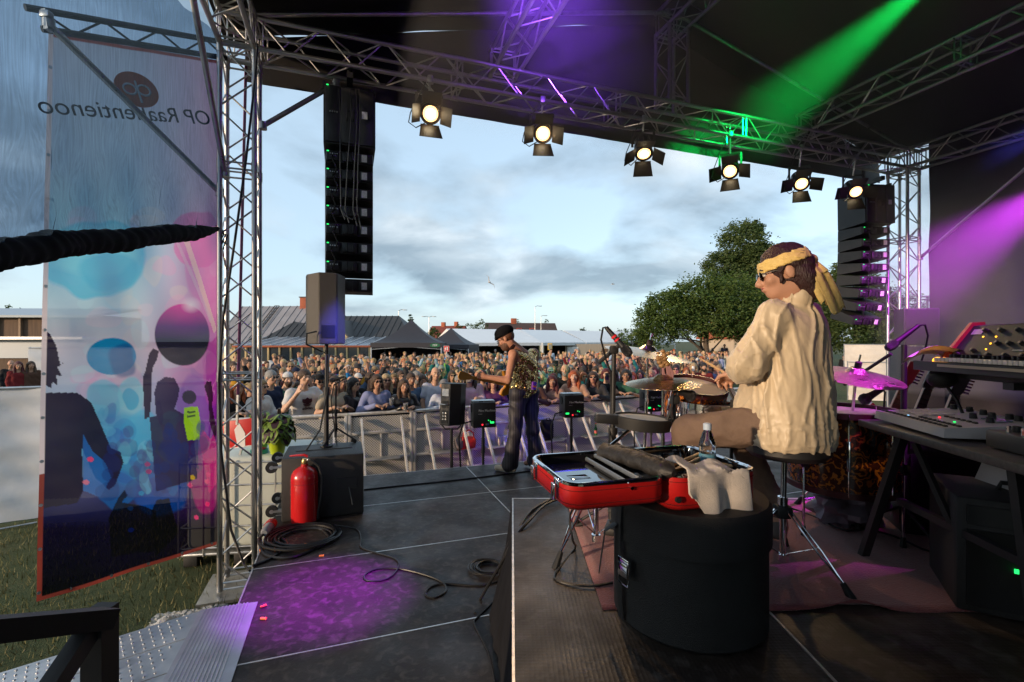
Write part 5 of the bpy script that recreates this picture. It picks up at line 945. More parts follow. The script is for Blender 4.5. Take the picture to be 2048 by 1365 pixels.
for k in range(9): a = P(1328 + rs.uniform(-4, 10), 725, 2.70); m.path([a, a + Vector((rs.uniform(0, .04), 0, -.06)), a + Vector((rs.uniform(0, .06), 0, -.13))], .006, 5)
m.build('cords', mat('pink_cord', (.32, .16, .16), .8), sh_)
tm = P(1393, 776, 2.98); Mt = Matrix.Translation(tm) @ Matrix.Rotation(R(8), 4, 'Y') @ Matrix.Rotation(R(18), 4, 'X') @ Matrix.Rotation(R(6), 4, 'Y'); Mt = Matrix.Translation(tm) @ Matrix.Rotation(R(17), 4, Vector((1, -.35, 0)).normalized()) @ Matrix.Rotation(R(9), 4, 'Y')
drum('tom_drum', 'tilted tom drum with floral amber shell and maroon hoop', Mt, .178, .20, M_FLOR, M_HOOP)
sn = P(1424, 815, 2.74); drum('snare_drum', 'chrome snare drum between the tom and the drummer', Matrix.Translation(sn) @ Matrix.Rotation(R(3), 4, 'Y'), .178, .165, mat('chrome_shell', (.75, .73, .72), .12, 1.0, rvar=.04), M_CHR, 10)
rt = bpy.data.objects['snare_drum']; chrome_tripod(rt, (sn.x, sn.y, RISER), .24, .26, .9)
rt = bpy.data.objects['tom_drum']; b3 = Vector((tm.x - .02, tm.y + .1, RISER)); chrome_tripod(rt, b3, .26, .35, .5); MB().tube(b3 + Vector((0, 0, .35)), tm - Vector((0, -.08, .2)), .011, n=8).build('mount', M_CHR, rt)
pd = thing('practice_pad', 'small black rimmed drum pad left of the snare', 'drum pad', P(1285, 835, 2.62)); Mp = Matrix.Translation(P(1285, 838, 2.62)) @ Matrix.Rotation(R(4), 4, 'Y')
MB().lathe([(.12, -.055), (.148, -.05), (.156, .0), (.156, .012), (.146, .014), (.142, .004)], Mp, 40).build('rim', M_RUB, pd); MB().lathe([(.143, .005), (.03, .006)], Mp, 40).build('drumhead', M_HEAD, pd); MB().rbox((-.20, -.02, -.01), (.13, .06, .05), .008, Mp).build('bracket', M_BLKM, pd)
b3 = Vector((P(1192, 1085, 2.52).x, 2.52, RISER)); chrome_tripod(pd, b3, .31, .40, R(222), .012); m = MB(); m.tube(b3 + Vector((0, 0, .4)), b3 + Vector((0, 0, .50)), .012, n=10); m.tube(b3 + Vector((0, 0, .48)), Mp @ Vector((-.05, 0, -.05)), .010, n=10); m.build('arm', M_CHR, pd)
ft = Vector((P(1682, 825, 2.78).x, 2.78, 1.985)); rt = drum('floor_tom', 'large floor tom with dark floral amber shell behind the throne', Matrix.Translation(ft), .275, .40, M_FLOR, M_HOOP, 8)
for a in (R(200), R(300), R(60)):
    p = ft + Vector((math.cos(a) * .30, math.sin(a) * .30, 0)); l = MB().tube(Vector((p.x, p.y, RISER + .03)), Vector((p.x, p.y, 1.85)), .007, n=8).build('leg', M_CHR, rt); MB().tube(Vector((p.x, p.y, RISER + .004)), Vector((p.x, p.y, RISER + .06)), .016, .010, n=8).build('rubber_foot', M_RUB, l); MB().lathe([(.03, -.01), (.034, 0), (.03, .012)], Matrix.Translation((p.x, p.y, 1.72)) @ Matrix.Rotation(R(90), 4, 'X'), 14).build('leg_bracket', M_CHR, rt)
c3 = P(1712, 750, 2.75); cymbal('crash_cymbal', 'purple lit cymbal behind the drummer', c3, .235, 13, 3, (c3.x + .10, 3.0), mat('dark_bronze', (.5, .38, .30), .32, 1.0, bump=.6, bscale=60, rvar=.1))
th = thing('drum_throne', 'round black drum stool under the drummer', 'stool', (1.305, 2.29, RISER)); tb = Vector((1.305, 2.29, RISER)); MB().lathe([(.05, 1.845), (.16, 1.85), (.185, 1.875), (.185, 1.90), (.165, 1.925), (.02, 1.93)], (1.32, 2.28, 0), 40).build('seat', M_BLK, th); MB().tube((1.305, 2.29, 1.5), (1.31, 2.285, 1.85), .013, n=12).build('threaded_rod', M_CHR, th); MB().rbox((1.305, 2.29, 1.58), (.07, .07, .06), .012).build('height_clamp', M_RUB, th); chrome_tripod(th, tb, .30, .30, R(-62), .013)
# drum microphones
q = P(1223, 880, 2.78); mic_stand('tall black microphone stand left of the cymbals', (q.x, 2.78, RISER), P(1228, 700, 2.76), P(1240, 690, 2.74), .22, .016, rot=.9); microphone('black microphone with red bands pointing down at the cymbals', P(1212, 655, 2.70), P(1262, 712, 2.66), .021, [P(1206, 656, 2.70), P(1202, 680, 2.72), P(1212, 720, 2.74), P(1222, 745, 2.76), P(1222, 850, 2.77), P(1215, 905, 2.7)], True)
q = P(1352, 790, 2.60); mic_stand('short clamp stand holding the snare microphone', (P(1340, 880, 2.6).x, 2.62, RISER), P(1350, 800, 2.6), P(1356, 785, 2.6), .16, .012, rot=1.4); microphone('stubby black microphone aimed at the snare', P(1352, 778, 2.6), P(1388, 796, 2.62), .026, [P(1346, 790, 2.58), P(1342, 830, 2.58), P(1350, 860, 2.58)])
mp_ = P(1806, 870, 2.72); mic_stand('black microphone stand beside the keyboards', (mp_.x, 2.72, RISER), P(1808, 690, 2.72), P(1806, 684, 2.72), .24, .017, straight=True, rot=2.6); microphone('purple lit microphone on the stand beside the keyboards', P(1836, 652, 2.70), P(1772, 700, 2.72), .020, [P(1850, 650, 2.70), P(1856, 672, 2.70), P(1850, 700, 2.72), P(1840, 730, 2.74)])
microphone('purple lit drum microphone over the floor tom', P(1765, 778, 2.62), P(1722, 803, 2.6), .024, [P(1770, 785, 2.62), P(1768, 815, 2.62)])
tag(MB().tube(G(1697, 880, RISER) * 0 + P(1688, 770, 3.1), P(1782, 708, 2.85), .010, n=8).build('boom_arm', M_BLKM), 'black boom arm slanting behind the purple cymbal', 'boom')
# ================================================================ keyboards
e_ = Vector((.135, .99, 0)).normalized(); n_ = Vector((.99, -.135, 0)).normalized()
def K(x, y, z): return Vector((1.81, 2.45, 0)) + e_ * -x + n_ * y + Vector((0, 0, z))      # x towards the camera along the desk, y to the right
KM = Matrix((-e_, n_, Vector((0, 0, 1)))).transposed().to_4x4(); KM.translation = Vector((1.81, 2.45, 0))
dk = thing('keyboard_desk', 'dark desk with slanted black legs carrying the sampler', 'desk', K(.5, .3, RISER))
MB().rbox((.62, .30, 1.975), (1.30, .62, .035), .006, KM).build('top', mat('dark_wood', (.085, .070, .062), .5, var=.3, vscale=6, stretch=(1, 9, 9)), dk)
for y in (.05, .55):
    MB().bar(K(.22, y, 1.955), K(.02, y - .06, RISER), .04, .03, (0, 1, 0)).build('leg', M_BLKM, dk); MB().bar(K(.80, y, 1.955), K(.90, y, RISER), .04, .03, (0, 1, 0)).build('leg', M_BLKM, dk)
MB().bar(K(.12, .10, 1.62), K(.88, .10, 1.62), .03, .03).build('cross_bar', M_BLKM, dk); MB().bar(K(.45, .10, 1.62), K(.30, .05, 1.94), .022, .022).build('brace', M_BLKM, dk)
# two-tier post
tp = thing('keyboard_stand', 'black column stand holding up the synthesizer', 'keyboard stand', K(.5, .62, RISER)); MB().bar(K(.48, .52, RISER + .02), K(.48, .50, 2.28), .05, .05, (1, 0, 0)).build('column', M_BLKM, tp); MB().bar(K(.10, .36, 2.238), K(1.1, .36, 2.238), .05, .03).build('support_arm', M_BLKM, tp); MB().bar(K(.48, .5, 2.215), K(.48, .28, 2.215), .05, .03).build('support_arm', M_BLKM, tp); MB().rbox((.48, .52, RISER + .02), (.5, .3, .03), .008, KM).build('foot', M_BLKM, tp)
MB().ell(K(.10, .30, 2.215), (.07, .05, .045)).build('end_pad', M_RUB, tp)
sy = thing('synthesizer', 'synthesizer with knob panel, orange lights and red wooden cheek', 'synthesizer', K(.55, .45, 2.25)); y0 = .235; W = 1.05
m = MB(); m.hexa([K(0, y0, 2.255), K(W, y0, 2.255), K(W, y0 + .36, 2.255), K(0, y0 + .36, 2.255), K(0, y0, 2.30), K(W, y0, 2.30), K(W, y0 + .36, 2.30), K(0, y0 + .36, 2.30)]); m.build('chassis', M_BLK, sy, smooth=False)
m = MB(); prof = [(.135, 2.30), (.26, 2.475), (.30, 2.48), (.33, 2.30)]
m.add([K(x, y0 + a, z) for x in (.02, W) for a, z in prof], [(0, 4, 5, 1), (1, 5, 6, 2), (2, 6, 7, 3), (3, 2, 1, 0), (4, 7, 6, 5)][::1]); m.build('knob_panel', M_BLKM, sy, smooth=False)
m = MB(); m.prism([(.0, 2.255), (.12, 2.31), (.255, 2.492), (.31, 2.495), (.35, 2.255)], .02, Matrix((n_, Vector((0, 0, 1)), -e_)).transposed().to_4x4() @ Matrix.Identity(4)); mm_ = m
for i, v in enumerate(mm_.v): mm_.v[i] = tuple(Vector(v) + Vector((1.81, 2.45, 0)) + n_ * y0)
mm_.build('wooden_cheek', mat('red_wood', (.26, .035, .022), .4, var=.25, vscale=12), sy, smooth=False)
pn_ = (K(0, y0 + .26, 2.475) - K(0, y0 + .135, 2.30)).normalized(); pv = pn_.cross(e_).normalized(); pv = pv if pv.z > 0 else -pv
def panel(x, t, off=0.0): return K(x, y0 + .135 + .125 * t, 2.30 + .175 * t) + pv * off
rs = np.random.RandomState(12); KNOB = MB().lathe([(.011, 0), (.010, .004), (.0085, .016), (.002, .017)], None, 12).mesh('knob', mat('knob_black', (.03, .03, .032), .35))
for x, t in [(.12 + .085 * i, .84) for i in range(10)] + [(.24 + .06 * i, .50) for i in range(12)] + [(.24 + .085 * i, .2) for i in range(8)] + [(.06, .2), (.14, .3)]:
    p = panel(x, t); link('knob', KNOB, sy, along(p, p + pv))
for x, t in ((.13, .68), (.20, .68), (.20, .5), (.20, .35), (.33, .20), (.40, .34), (.50, .34), (.47, .52), (.62, .3)):
    p = panel(x, t, .001); MB().lathe([(.0042, 0), (.003, .003)], along(p, p + pv), 8).build('indicator', M_OLED, sy)
p = panel(.075, .82, .001); MB().box((0, 0, 0), (.06, .03, .002), frame(p, -e_, pn_)).build('display', mat('grey_display', (.35, .36, .33), .3), sy, smooth=False)
for k in range(3): p = panel(.36 + .12 * k, .34, .001); MB().box((0, 0, 0), (.05, .006, .002), frame(p, -e_, pn_)).build('panel_mark', MATS['grey_display'], sy, smooth=False)
for k in range(2): MB().lathe([(.020, -.008), (.020, .008)], Matrix.Translation(K(.055 + .045 * k, y0 + .075, 2.30)) @ along((0, 0, 0), -e_), 16).build('lit_wheel', M_OLED, sy)
WK = MB().rbox((0, 0, 0), (.0215, .135, .018), .002, seg=1).mesh('white_key', mat('ivory_key', (.62, .58, .53), .35)); BK = MB().rbox((0, 0, 0), (.011, .085, .018), .003, seg=1).mesh('black_key', mat('ebony_key', (.012, .012, .013), .3))
for k in range(38):
    link('white_key', WK, sy, KM @ Matrix.Translation((.155 + .0232 * k, y0 + .064, 2.312)))
    if k % 7 in (0, 1, 3, 4, 5): link('black_key', BK, sy, KM @ Matrix.Translation((.1667 + .0232 * k, y0 + .092, 2.328)))
MB().box((.62, y0 - .004, 2.285), (.9, .006, .012), KM).build('front_strip', mat('pale_strip', (.4, .33, .25), .5), sy, smooth=False)
m = MB(); nx_, ny_ = 14, 10
for j in range(ny_ + 1):
    for i in range(nx_ + 1): s_, t_ = i / nx_, j / ny_; m.v.append(tuple(K(-.09 + .16 * s_, y0 + .0 + .24 * t_, 2.325 + .06 * t_ + .03 * math.sin(t_ * 4 + s_) - .05 * (1 - s_) ** 2 + .01 * math.sin(s_ * 8))))
m.f = [(j * (nx_ + 1) + i, j * (nx_ + 1) + i + 1, (j + 1) * (nx_ + 1) + i + 1, (j + 1) * (nx_ + 1) + i) for j in range(ny_) for i in range(nx_)]; m.m = [0] * len(m.f)
tag(m.build('sheet_music', mat('handwritten_paper', (.72, .70, .72), .7, col2=(.5, .48, .52), vscale=40, stretch=(1, 8, 1))), 'sheet of paper lying over the far end of the synthesizer', 'paper')
# sampler with pads on the desk
sm_ = thing('sampler', 'pale grey sampler with pads and knobs on the desk', 'sampler', K(.3, .2, 1.995)); SM = KM @ Matrix.Translation((.28, .20, 1.995)) @ Matrix.Rotation(R(-4), 4, 'Z')
m = MB(); m.hexa([SM @ Vector(p) for p in ((-.26, -.17, .012), (.26, -.17, .012), (.26, .2, .012), (-.26, .2, .012), (-.255, -.165, .05), (.255, -.165, .05), (.255, .195, .075), (-.255, .195, .075))]); m.build('body', mat('pale_grey_plastic', (.42, .40, .40), .45, var=.06), sm_, smooth=False)
sl_ = math.atan2(.025, .36); TP = SM @ Matrix.Translation((0, -.165, .05)) @ Matrix.Rotation(sl_, 4, 'X')
PAD = MB().rbox((0, 0, .003), (.040, .030, .008), .003, seg=1).mesh('pad', mat('pale_pad', (.55, .46, .46), .6)); BTN = MB().rbox((0, 0, .003), (.022, .013, .008), .002, seg=1).mesh('button', M_RUB); SK = MB().lathe([(.014, 0), (.012, .022), (.004, .023)], None, 12).mesh('knob', M_RUB)
for i in range(4):
    for j in range(4): link('pad', PAD, sm_, TP @ Matrix.Translation((-.20 + .045 * i, .10 + .036 * j, 0)))
for i in range(16): link('button', BTN, sm_, TP @ Matrix.Translation((-.235 + .030 * i, .025, 0)))
for i in range(9): link('button', BTN, sm_, TP @ Matrix.Translation((-.01 + .030 * i, .065, 0)))
for i in range(6): link('button', BTN, sm_, TP @ Matrix.Translation((.0 + .034 * i, .16, 0)))
for x, y in ((-.22, .32), (-.13, .33), (-.03, .32), (.05, .30), (.05, .23), (.10, .33), (.145, .33), (.19, .33), (.235, .33), (.16, .22)): link('knob', SK, sm_, TP @ Matrix.Translation((x, y, 0)))
for x, y, mt in ((.02, .12, M_RLED), (.14, .105, M_GLED), (-.06, .04, mat('blue_led', (0, .05, .3), .4, emit=(.3, .7, 1), estr=1.0))): MB().box((x, y, .004), (.008, .006, .004), TP).build('indicator', mt, sm_, smooth=False)
MB().box((.12, .27, .003), (.10, .05, .004), TP).build('display', mat('dim_screen', (.12, .16, .18), .2), sm_, smooth=False)
mx_ = thing('effects_box', 'dark effects box with knobs and a teal end at the picture edge', 'effects box', K(.8, .25, 1.995)); MB().rbox((.82, .22, 2.03), (.40, .26, .065), .008, KM).build('body', mat('brown_black', (.05, .045, .042), .5), mx_); MB().rbox((.98, .215, 2.034), (.10, .27, .068), .008, KM).build('teal_end', mat('teal_paint', (.01, .20, .24), .45), mx_)
for i in range(5):
    for j in range(3): link('knob', SK, mx_, KM @ Matrix.Translation((.68 + .055 * i, .15 + .07 * j, 2.063)))
for i in range(4): MB().tube(K(.69 + .06 * i, .115, 2.063), K(.69 + .06 * i, .115, 2.088), .007, n=8).build('plug', M_CHR, mx_)
m = MB()
for k in range(4): m.path([K(.6 + .05 * k, .35, 2.03), K(.5 + .08 * k, .42, 2.08 + .02 * k), K(.55 + .1 * k, .5, 2.04), K(.8 + .05 * k, .55, 2.0)], .006, 5)
tag(m.build('cable_tangle', M_CABLE), 'tangle of thin cables at the back of the desk', 'cable')
m = MB(); m.path([K(.10, .30, 2.21), K(.16, .32, 2.12), K(.22, .32, 2.02), K(.32, .34, 1.99)], .007, 5); tag(m.build('hanging_cable', M_CABLE), 'dark cable hanging from the synthesizer to the desk', 'cable')
# guitars resting in a rack behind the desk
def rack_guitar(label, head, foot, wood, board, flip=1, dots=True):
    head, foot = Vector(head), Vector(foot); ax = (head - foot).normalized(); M = frame(foot, ax, Vector((1, -.3, 0))); L_ = (head - foot).length      # local x up the neck, z faces the viewer side
    if (M.to_3x3() @ Vector((0, 0, 1))).y > 0: M = M @ Matrix.Rotation(math.pi, 4, 'X')
    root = thing('rack_guitar', label, 'guitar', foot, 'guitars in the rack'); b = [(0, .0), (.03, .12), (.12, .16), (.22, .13), (.28, .11), (.36, .14), (.40, .12), (.36, .05), (.36, -.05), (.42, -.12), (.37, -.15), (.28, -.115), (.2, -.14), (.1, -.165), (.03, -.12)]
    MB().prism(b, .04, M @ Matrix.Translation((0, 0, -.02))).build('body', mat('guitar_' + board[0], wood, .25, coat=.4), root)
    nk = MB().prism([(.34, -.028), (L_ - .16, -.021), (L_ - .16, .021), (.34, .028)], .022, M @ Matrix.Translation((0, 0, .012))).build('neck', mat('maple_neck', (.42, .20, .10), .35), root)
    MB().prism([(.34, -.027), (L_ - .16, -.0205), (L_ - .16, .0205), (.34, .027)], .004, M @ Matrix.Translation((0, 0, .0345))).build('fingerboard', mat('board_' + board[0], board[1], .45), nk)
    for k in range(12): x = L_ - .16 - .035 * k * (1 - .018 * k); MB().box((x, 0, .0395), (.003, .042, .002), M).build('fret', M_CHR, nk, smooth=False)
    hd = MB().prism([(L_ - .16, -.022), (L_ - .13, -.035), (L_ - .02, -.05), (L_, -.03), (L_ - .01, .018), (L_ - .14, .03), (L_ - .16, .022)], .014, M @ Matrix.Translation((0, 0, .014))).build('headstock', mat('head_' + board[0], board[2], .35), root)
    for k in range(6): MB().tube(M @ Vector((L_ - .13 + .02 * k, -.035 - .002 * k, .02)), M @ Vector((L_ - .13 + .02 * k, -.065 - .002 * k, .02)), .006, n=6).build('tuning_peg', M_CHR, hd)
rack_guitar('guitar with a red headstock leaning in the rack behind the desk', P(1824, 722, 3.0), P(1738, 935, 3.05), (.3, .03, .02), ('a', (.45, .16, .09), (.5, .05, .05)))
rack_guitar('dark guitar neck, middle of the three in the rack', P(1868, 730, 3.0), P(1790, 940, 3.05), (.02, .02, .02), ('b', (.05, .025, .02), (.03, .02, .02)))
rack_guitar('guitar neck with block inlays, rightmost in the rack', P(1922, 742, 3.0), P(1850, 950, 3.05), (.03, .02, .02), ('c', (.05, .03, .025), (.04, .03, .03)))
# amplifiers and boxes in the dark under the desk
def amp(label, c, size, rz_, lights=()):
    root = thing('amplifier', label, 'amplifier', c, 'amplifiers behind the desk'); A_ = Mz(rz_, c); MB().rbox((0, 0, size[2] / 2), size, .015, A_).build('cabinet', M_CAB, root); MB().box((0, -size[1] / 2 - .004, size[2] * .40), (size[0] * .88, .01, size[2] * .66), A_).build('grille', M_GRIL, root, smooth=False); MB().box((0, -size[1] / 2 - .003, size[2] * .86), (size[0] * .88, .01, size[2] * .16), A_).build('control_panel', M_BLKM, root, smooth=False)
    MB().path([A_ @ Vector(p) for p in ((-.09, 0, size[2]), (-.08, 0, size[2] + .03), (.08, 0, size[2] + .03), (.09, 0, size[2]))], .01, 6).build('handle', M_RUB, root)
    for x, z, mt in lights: MB().box((x, -size[1] / 2 - .012, z), (.012, .008, .016), A_).build('indicator', mt, root, smooth=False)
amp('black amplifier with green and amber lights under the desk', (2.15, 1.98, RISER + .008), (.55, .42, .46), R(-30), ((-.1, .2, M_GLED), (.02, .18, M_OLED), (.0, .12, M_OLED)))
amp('tall black amplifier standing behind the desk', (2.55, 2.75, RISER + .008), (.6, .35, .62), R(-20))
m = MB(); m.add([K(.20, .34, 1.70), K(.42, .34, 1.70), K(.46, .37, 1.86), K(.24, .37, 1.86)], [(0, 1, 2, 3)]); o = m.build('song_list', mat('white_paper', (.72, .70, .74), .7), smooth=False); so = o.modifiers.new('s', 'SOLIDIFY'); so.thickness = .002; tag(o, 'purple lit sheet of paper leaning under the desk', 'paper')
# crumpled cloth bag in the purple light under the desk
m = MB(); rs = np.random.RandomState(8)
for j in range(13):
    for i in range(25): a = i / 24 * 6.283; b_ = j / 12 * 3.1416; r_ = .15 + .03 * math.sin(3 * a + 5 * b_) + .02 * math.sin(7 * a - 3 * b_); m.v.append((2.02 + 1.3 * r_ * math.sin(b_) * math.cos(a), 2.85 + r_ * math.sin(b_) * math.sin(a), RISER + .11 - .9 * r_ * math.cos(b_) * .8))
m.f = [(j * 25 + i, j * 25 + i + 1, j * 25 + 26 + i, j * 25 + 25 + i) for j in range(12) for i in range(24)]; m.m = [0] * len(m.f)
tag(m.build('cloth_bundle', mat('grey_cloth', (.20, .17, .22), .7, bump=.5, bscale=14)), 'crumpled cloth bundle in purple light under the desk', 'cloth')
for k, (a, b, cdesc) in enumerate((((1560, 1010), (1760, 1050), 'behind the stool legs'), ((1600, 1000), (1850, 1010), 'farther back on the rug'), ((1700, 1050), (1960, 1095), 'running towards the amplifier'))):
    cable('thin dark cable on the rug ' + cdesc, [(a[0], a[1]), ((a[0] * 2 + b[0]) / 3, a[1] + 22 - 30 * (k == 1)), ((a[0] + 2 * b[0]) / 3, b[1] + 12), (b[0], b[1])], .006, z=RISER + .014)
cable('thin cable curling from the pad stand over the riser edge', [P(1165, 990, 2.5), P(1140, 1030, 2.45), P(1145, 1080, 2.3), (G(1150, 1100, RISER) + Vector((0, 0, .006))), (G(1110, 1150, RISER) + Vector((0, 0, .006))), (G(1125, 1168, RISER) + Vector((0, 0, .006))), (G(1180, 1178, RISER) + Vector((0, 0, .012))), (G(1225, 1172, RISER) + Vector((0, 0, .014)))], .006)
fp = thing('drum_pedal', 'black pedal unit with red stripe behind the pad stand', 'pedal', (.62, 2.75, RISER + .012)); A = Mz(R(70), (.62, 2.78, RISER + .012)); MB().rbox((0, 0, .02), (.3, .12, .04), .006, A).build('base', M_BLKM, fp); MB().rbox((0, 0, .10), (.26, .09, .02), .006, A @ Matrix.Rotation(R(12), 4, 'Y')).build('footboard', M_RUB, fp); MB().box((-.02, -.0, .1125), (.18, .02, .004), A @ Matrix.Rotation(R(12), 4, 'Y')).build('red_stripe', mat('red_tape', (.7, .01, .02), .5), fp, smooth=False); MB().bar(A @ Vector((.13, 0, .03)), A @ Vector((.13, 0, .22)), .02, .06).build('post', M_CHR, fp)
# side fill speaker and wing tower beyond the right tower
sf = thing('side_speaker', 'square black speaker box in the smoke by the right tower', 'speaker', Vector((P(1832, 655, 7.0).x, 7.0, DECK))); c = P(1832, 655, 7.0); A = Mz(R(-20), c); MB().rbox((0, 0, 0), (.42, .36, .54), .012, A).build('cabinet', M_CAB, sf); MB().box((0, -.183, 0), (.38, .01, .5), A).build('grille', M_GRIL, sf, smooth=False); MB().rbox((0, 0, -.75), (.5, .45, .9), .012, A @ Matrix.Translation((0, 0, .02))).build('lower_cabinet', M_CAB, sf)
truss('wing_truss', 'short upright truss in the smoke right of the tower', P(1862, 683, 9.6) * 1 + Vector((0, 0, -2.34)), P(1862, 592, 9.6), up=S(0, 1, 0) - S(0, 0, 0))
# ================================================================ people: smooth implicit bodies
def surface_nets(Fd, lo, h):
    Sg = Fd < 0; nx, ny, nz = Fd.shape; cnt = np.zeros((nx - 1, ny - 1, nz - 1), np.int8)
    cs = [(i, j, k) for i in (0, 1) for j in (0, 1) for k in (0, 1)]
    for i, j, k in cs: cnt += Sg[i:nx - 1 + i, j:ny - 1 + j, k:nz - 1 + k]
    act = (cnt > 0) & (cnt < 8); ai = np.argwhere(act); idx = -np.ones(act.shape, np.int64); idx[act] = np.arange(len(ai)); acc = np.zeros((len(ai), 3)); w = np.zeros(len(ai))
    for a in range(8):
        for b in range(a + 1, 8):
            ca, cb_ = np.array(cs[a]), np.array(cs[b])
            if np.abs(ca - cb_).sum() != 1: continue
            fa = Fd[tuple((ai + ca).T)]; fb = Fd[tuple((ai + cb_).T)]; m = (fa < 0) != (fb < 0); t = np.where(m, fa / np.where(m, fa - fb, 1), 0)
            acc += np.where(m[:, None], ca + (cb_ - ca) * t[:, None], 0); w += m
    V = np.array(lo) + h * (ai + acc / w[:, None]); Fc = []
    for ax in range(3):
        o1, o2 = (ax + 1) % 3, (ax + 2) % 3; sl0 = [slice(None)] * 3; sl1 = [slice(None)] * 3; sl0[ax] = slice(0, -1); sl1[ax] = slice(1, None)
        a, b = Sg[tuple(sl0)], Sg[tuple(sl1)]; e = np.argwhere(a != b); ins = a[tuple(e.T)]
        ok = (e[:, o1] > 0) & (e[:, o2] > 0) & (e[:, o1] < idx.shape[o1]) & (e[:, o2] < idx.shape[o2]); e, ins = e[ok], ins[ok]; q = []
        for d1, d2 in ((-1, -1), (0, -1), (0, 0), (-1, 0)):
            c = e.copy(); c[:, o1] += d1; c[:, o2] += d2; q.append(idx[tuple(c.T)])
        q = np.stack(q, 1); q[~ins] = q[~ins][:, ::-1]; Fc.append(q)
    Fc = np.concatenate(Fc); Fc = Fc[(Fc >= 0).all(1)]; return V, Fc
def npv(x): return np.array(x, float)
class Blob:
    def __init__(s, h): s.h = h; s.pr = []
    def cap(s, a, b, ra, rb=None, k=.03, sub=False): s.pr.append(('c', npv(a), npv(b), ra, ra if rb is None else rb, k, sub)); return s
    def ell(s, c, r, k=.03, M=None, sub=False): s.pr.append(('e', npv(c), npv(r), npv(M) if M is not None else None, None, k, sub)); return s
    def cut(s, p, n): s.pr.append(('p', npv(p), npv(n) / np.linalg.norm(n), None, None, 0, True)); return s
    def grown(s, g): b = Blob(s.h); b.pr = [((q[0], q[1], q[2], q[3] + g, q[4] + g, q[5], q[6]) if q[0] == 'c' else (('e', q[1], q[2] + g, q[3], q[4], q[5], q[6]) if q[0] == 'e' else q)) for q in s.pr]; return b
    def arrays(s, disp=None):
        h = s.h; lo = npv([9e9] * 3); hi = -lo
        for q in s.pr:
            if q[6]: continue
            if q[0] == 'c': R_ = max(q[3], q[4]); lo = np.minimum(lo, np.minimum(q[1], q[2]) - R_); hi = np.maximum(hi, np.maximum(q[1], q[2]) + R_)
            else: R_ = q[2].max(); lo = np.minimum(lo, q[1] - R_); hi = np.maximum(hi, q[1] + R_)
        lo -= .05; hi += .05; n = np.ceil((hi - lo) / h).astype(int) + 1; Fd = np.full(n, 0.08, np.float32); ax = [lo[i] + h * np.arange(n[i]) for i in range(3)]
        for q in s.pr:
            ty, k, sub = q[0], q[5], q[6]
            if ty == 'p':
                X, Y, Z = np.meshgrid(*ax, indexing='ij'); d = (X - q[1][0]) * q[2][0] + (Y - q[1][1]) * q[2][1] + (Z - q[1][2]) * q[2][2]; Fd = np.maximum(Fd, d); continue
            if ty == 'c': R_ = max(q[3], q[4]) + .07; l_, u_ = np.minimum(q[1], q[2]) - R_, np.maximum(q[1], q[2]) + R_
            else: R_ = q[2].max() + .07; l_, u_ = q[1] - R_, q[1] + R_
            i0 = np.clip(((l_ - lo) / h).astype(int), 0, n - 1); i1 = np.clip(((u_ - lo) / h).astype(int) + 1, 1, n); sl = tuple(slice(a, b) for a, b in zip(i0, i1))
            X, Y, Z = np.meshgrid(*[ax[i][i0[i]:i1[i]] for i in range(3)], indexing='ij'); Pn = np.stack((X, Y, Z), -1)
            if ty == 'c':
                ab = q[2] - q[1]; t = np.clip(((Pn - q[1]) @ ab) / max(ab @ ab, 1e-9), 0, 1); d = np.linalg.norm(Pn - q[1] - t[..., None] * ab, axis=-1) - (q[3] + (q[4] - q[3]) * t)
            else:
                D = Pn - q[1]
                if q[3] is not None: D = D @ q[3]
                k0 = np.linalg.norm(D / q[2], axis=-1); k1 = np.linalg.norm(D / q[2] ** 2, axis=-1); d = k0 * (k0 - 1) / np.maximum(k1, 1e-6)
            f = Fd[sl]
            if sub: kk = max(k, 1e-4); hh = np.clip(.5 - .5 * (f + d) / kk, 0, 1); Fd[sl] = f * (1 - hh) + -d * hh + kk * hh * (1 - hh)
            else: kk = max(k, 1e-4); hh = np.clip(.5 + .5 * (f - d) / kk, 0, 1); Fd[sl] = f * (1 - hh) + d * hh - kk * hh * (1 - hh)
        if disp is not None:
            X, Y, Z = np.meshgrid(*ax, indexing='ij'); Fd = Fd + disp(X, Y, Z)
        return surface_nets(Fd, lo, h)
    def mesh(s, name, mt, disp=None):
        V, Fc = s.arrays(disp); me = bpy.data.meshes.new(name); me.from_pydata(V.tolist(), [], Fc.tolist()); me.materials.append(mt); me.polygons.foreach_set('use_smooth', [True] * len(Fc)); me.update(); return me
def skin_mat():
    m = mat('skin', (.5, .3, .2), .5, objcol=True, var=.10, vscale=9, spec=.35); b = m.node_tree.nodes['Principled BSDF']; b.inputs['Subsurface Weight'].default_value = .0; return m
M_SKIN = skin_mat(); M_CLOTH = mat('clothing', (.3, .3, .3), .85, objcol=True, var=.16, vscale=9, bump=.35, bscale=16, spec=.2); M_HAIR = mat('hair', (.1, .06, .03), .55, objcol=True, var=.4, vscale=40, bump=.5, bscale=60, stretch=(3, 3, .6)); M_LEATH = mat('leather_jacket', (.03, .03, .03), .35, objcol=True, bump=.4, bscale=14)
M_LENSD = mat('dark_lens', (.01, .01, .012), .08); M_EYEW = mat('eye_white', (.62, .60, .58), .4); M_PUP = mat('pupil', (.02, .015, .01), .3); M_LIP = mat('lip', (.36, .10, .09), .5); M_BROW = mat('brow', (.06, .04, .03), .8)
def rot(ax, a): return np.array(Matrix.Rotation(a, 3, ax))
def unit(x): x = npv(x); return x / np.linalg.norm(x)
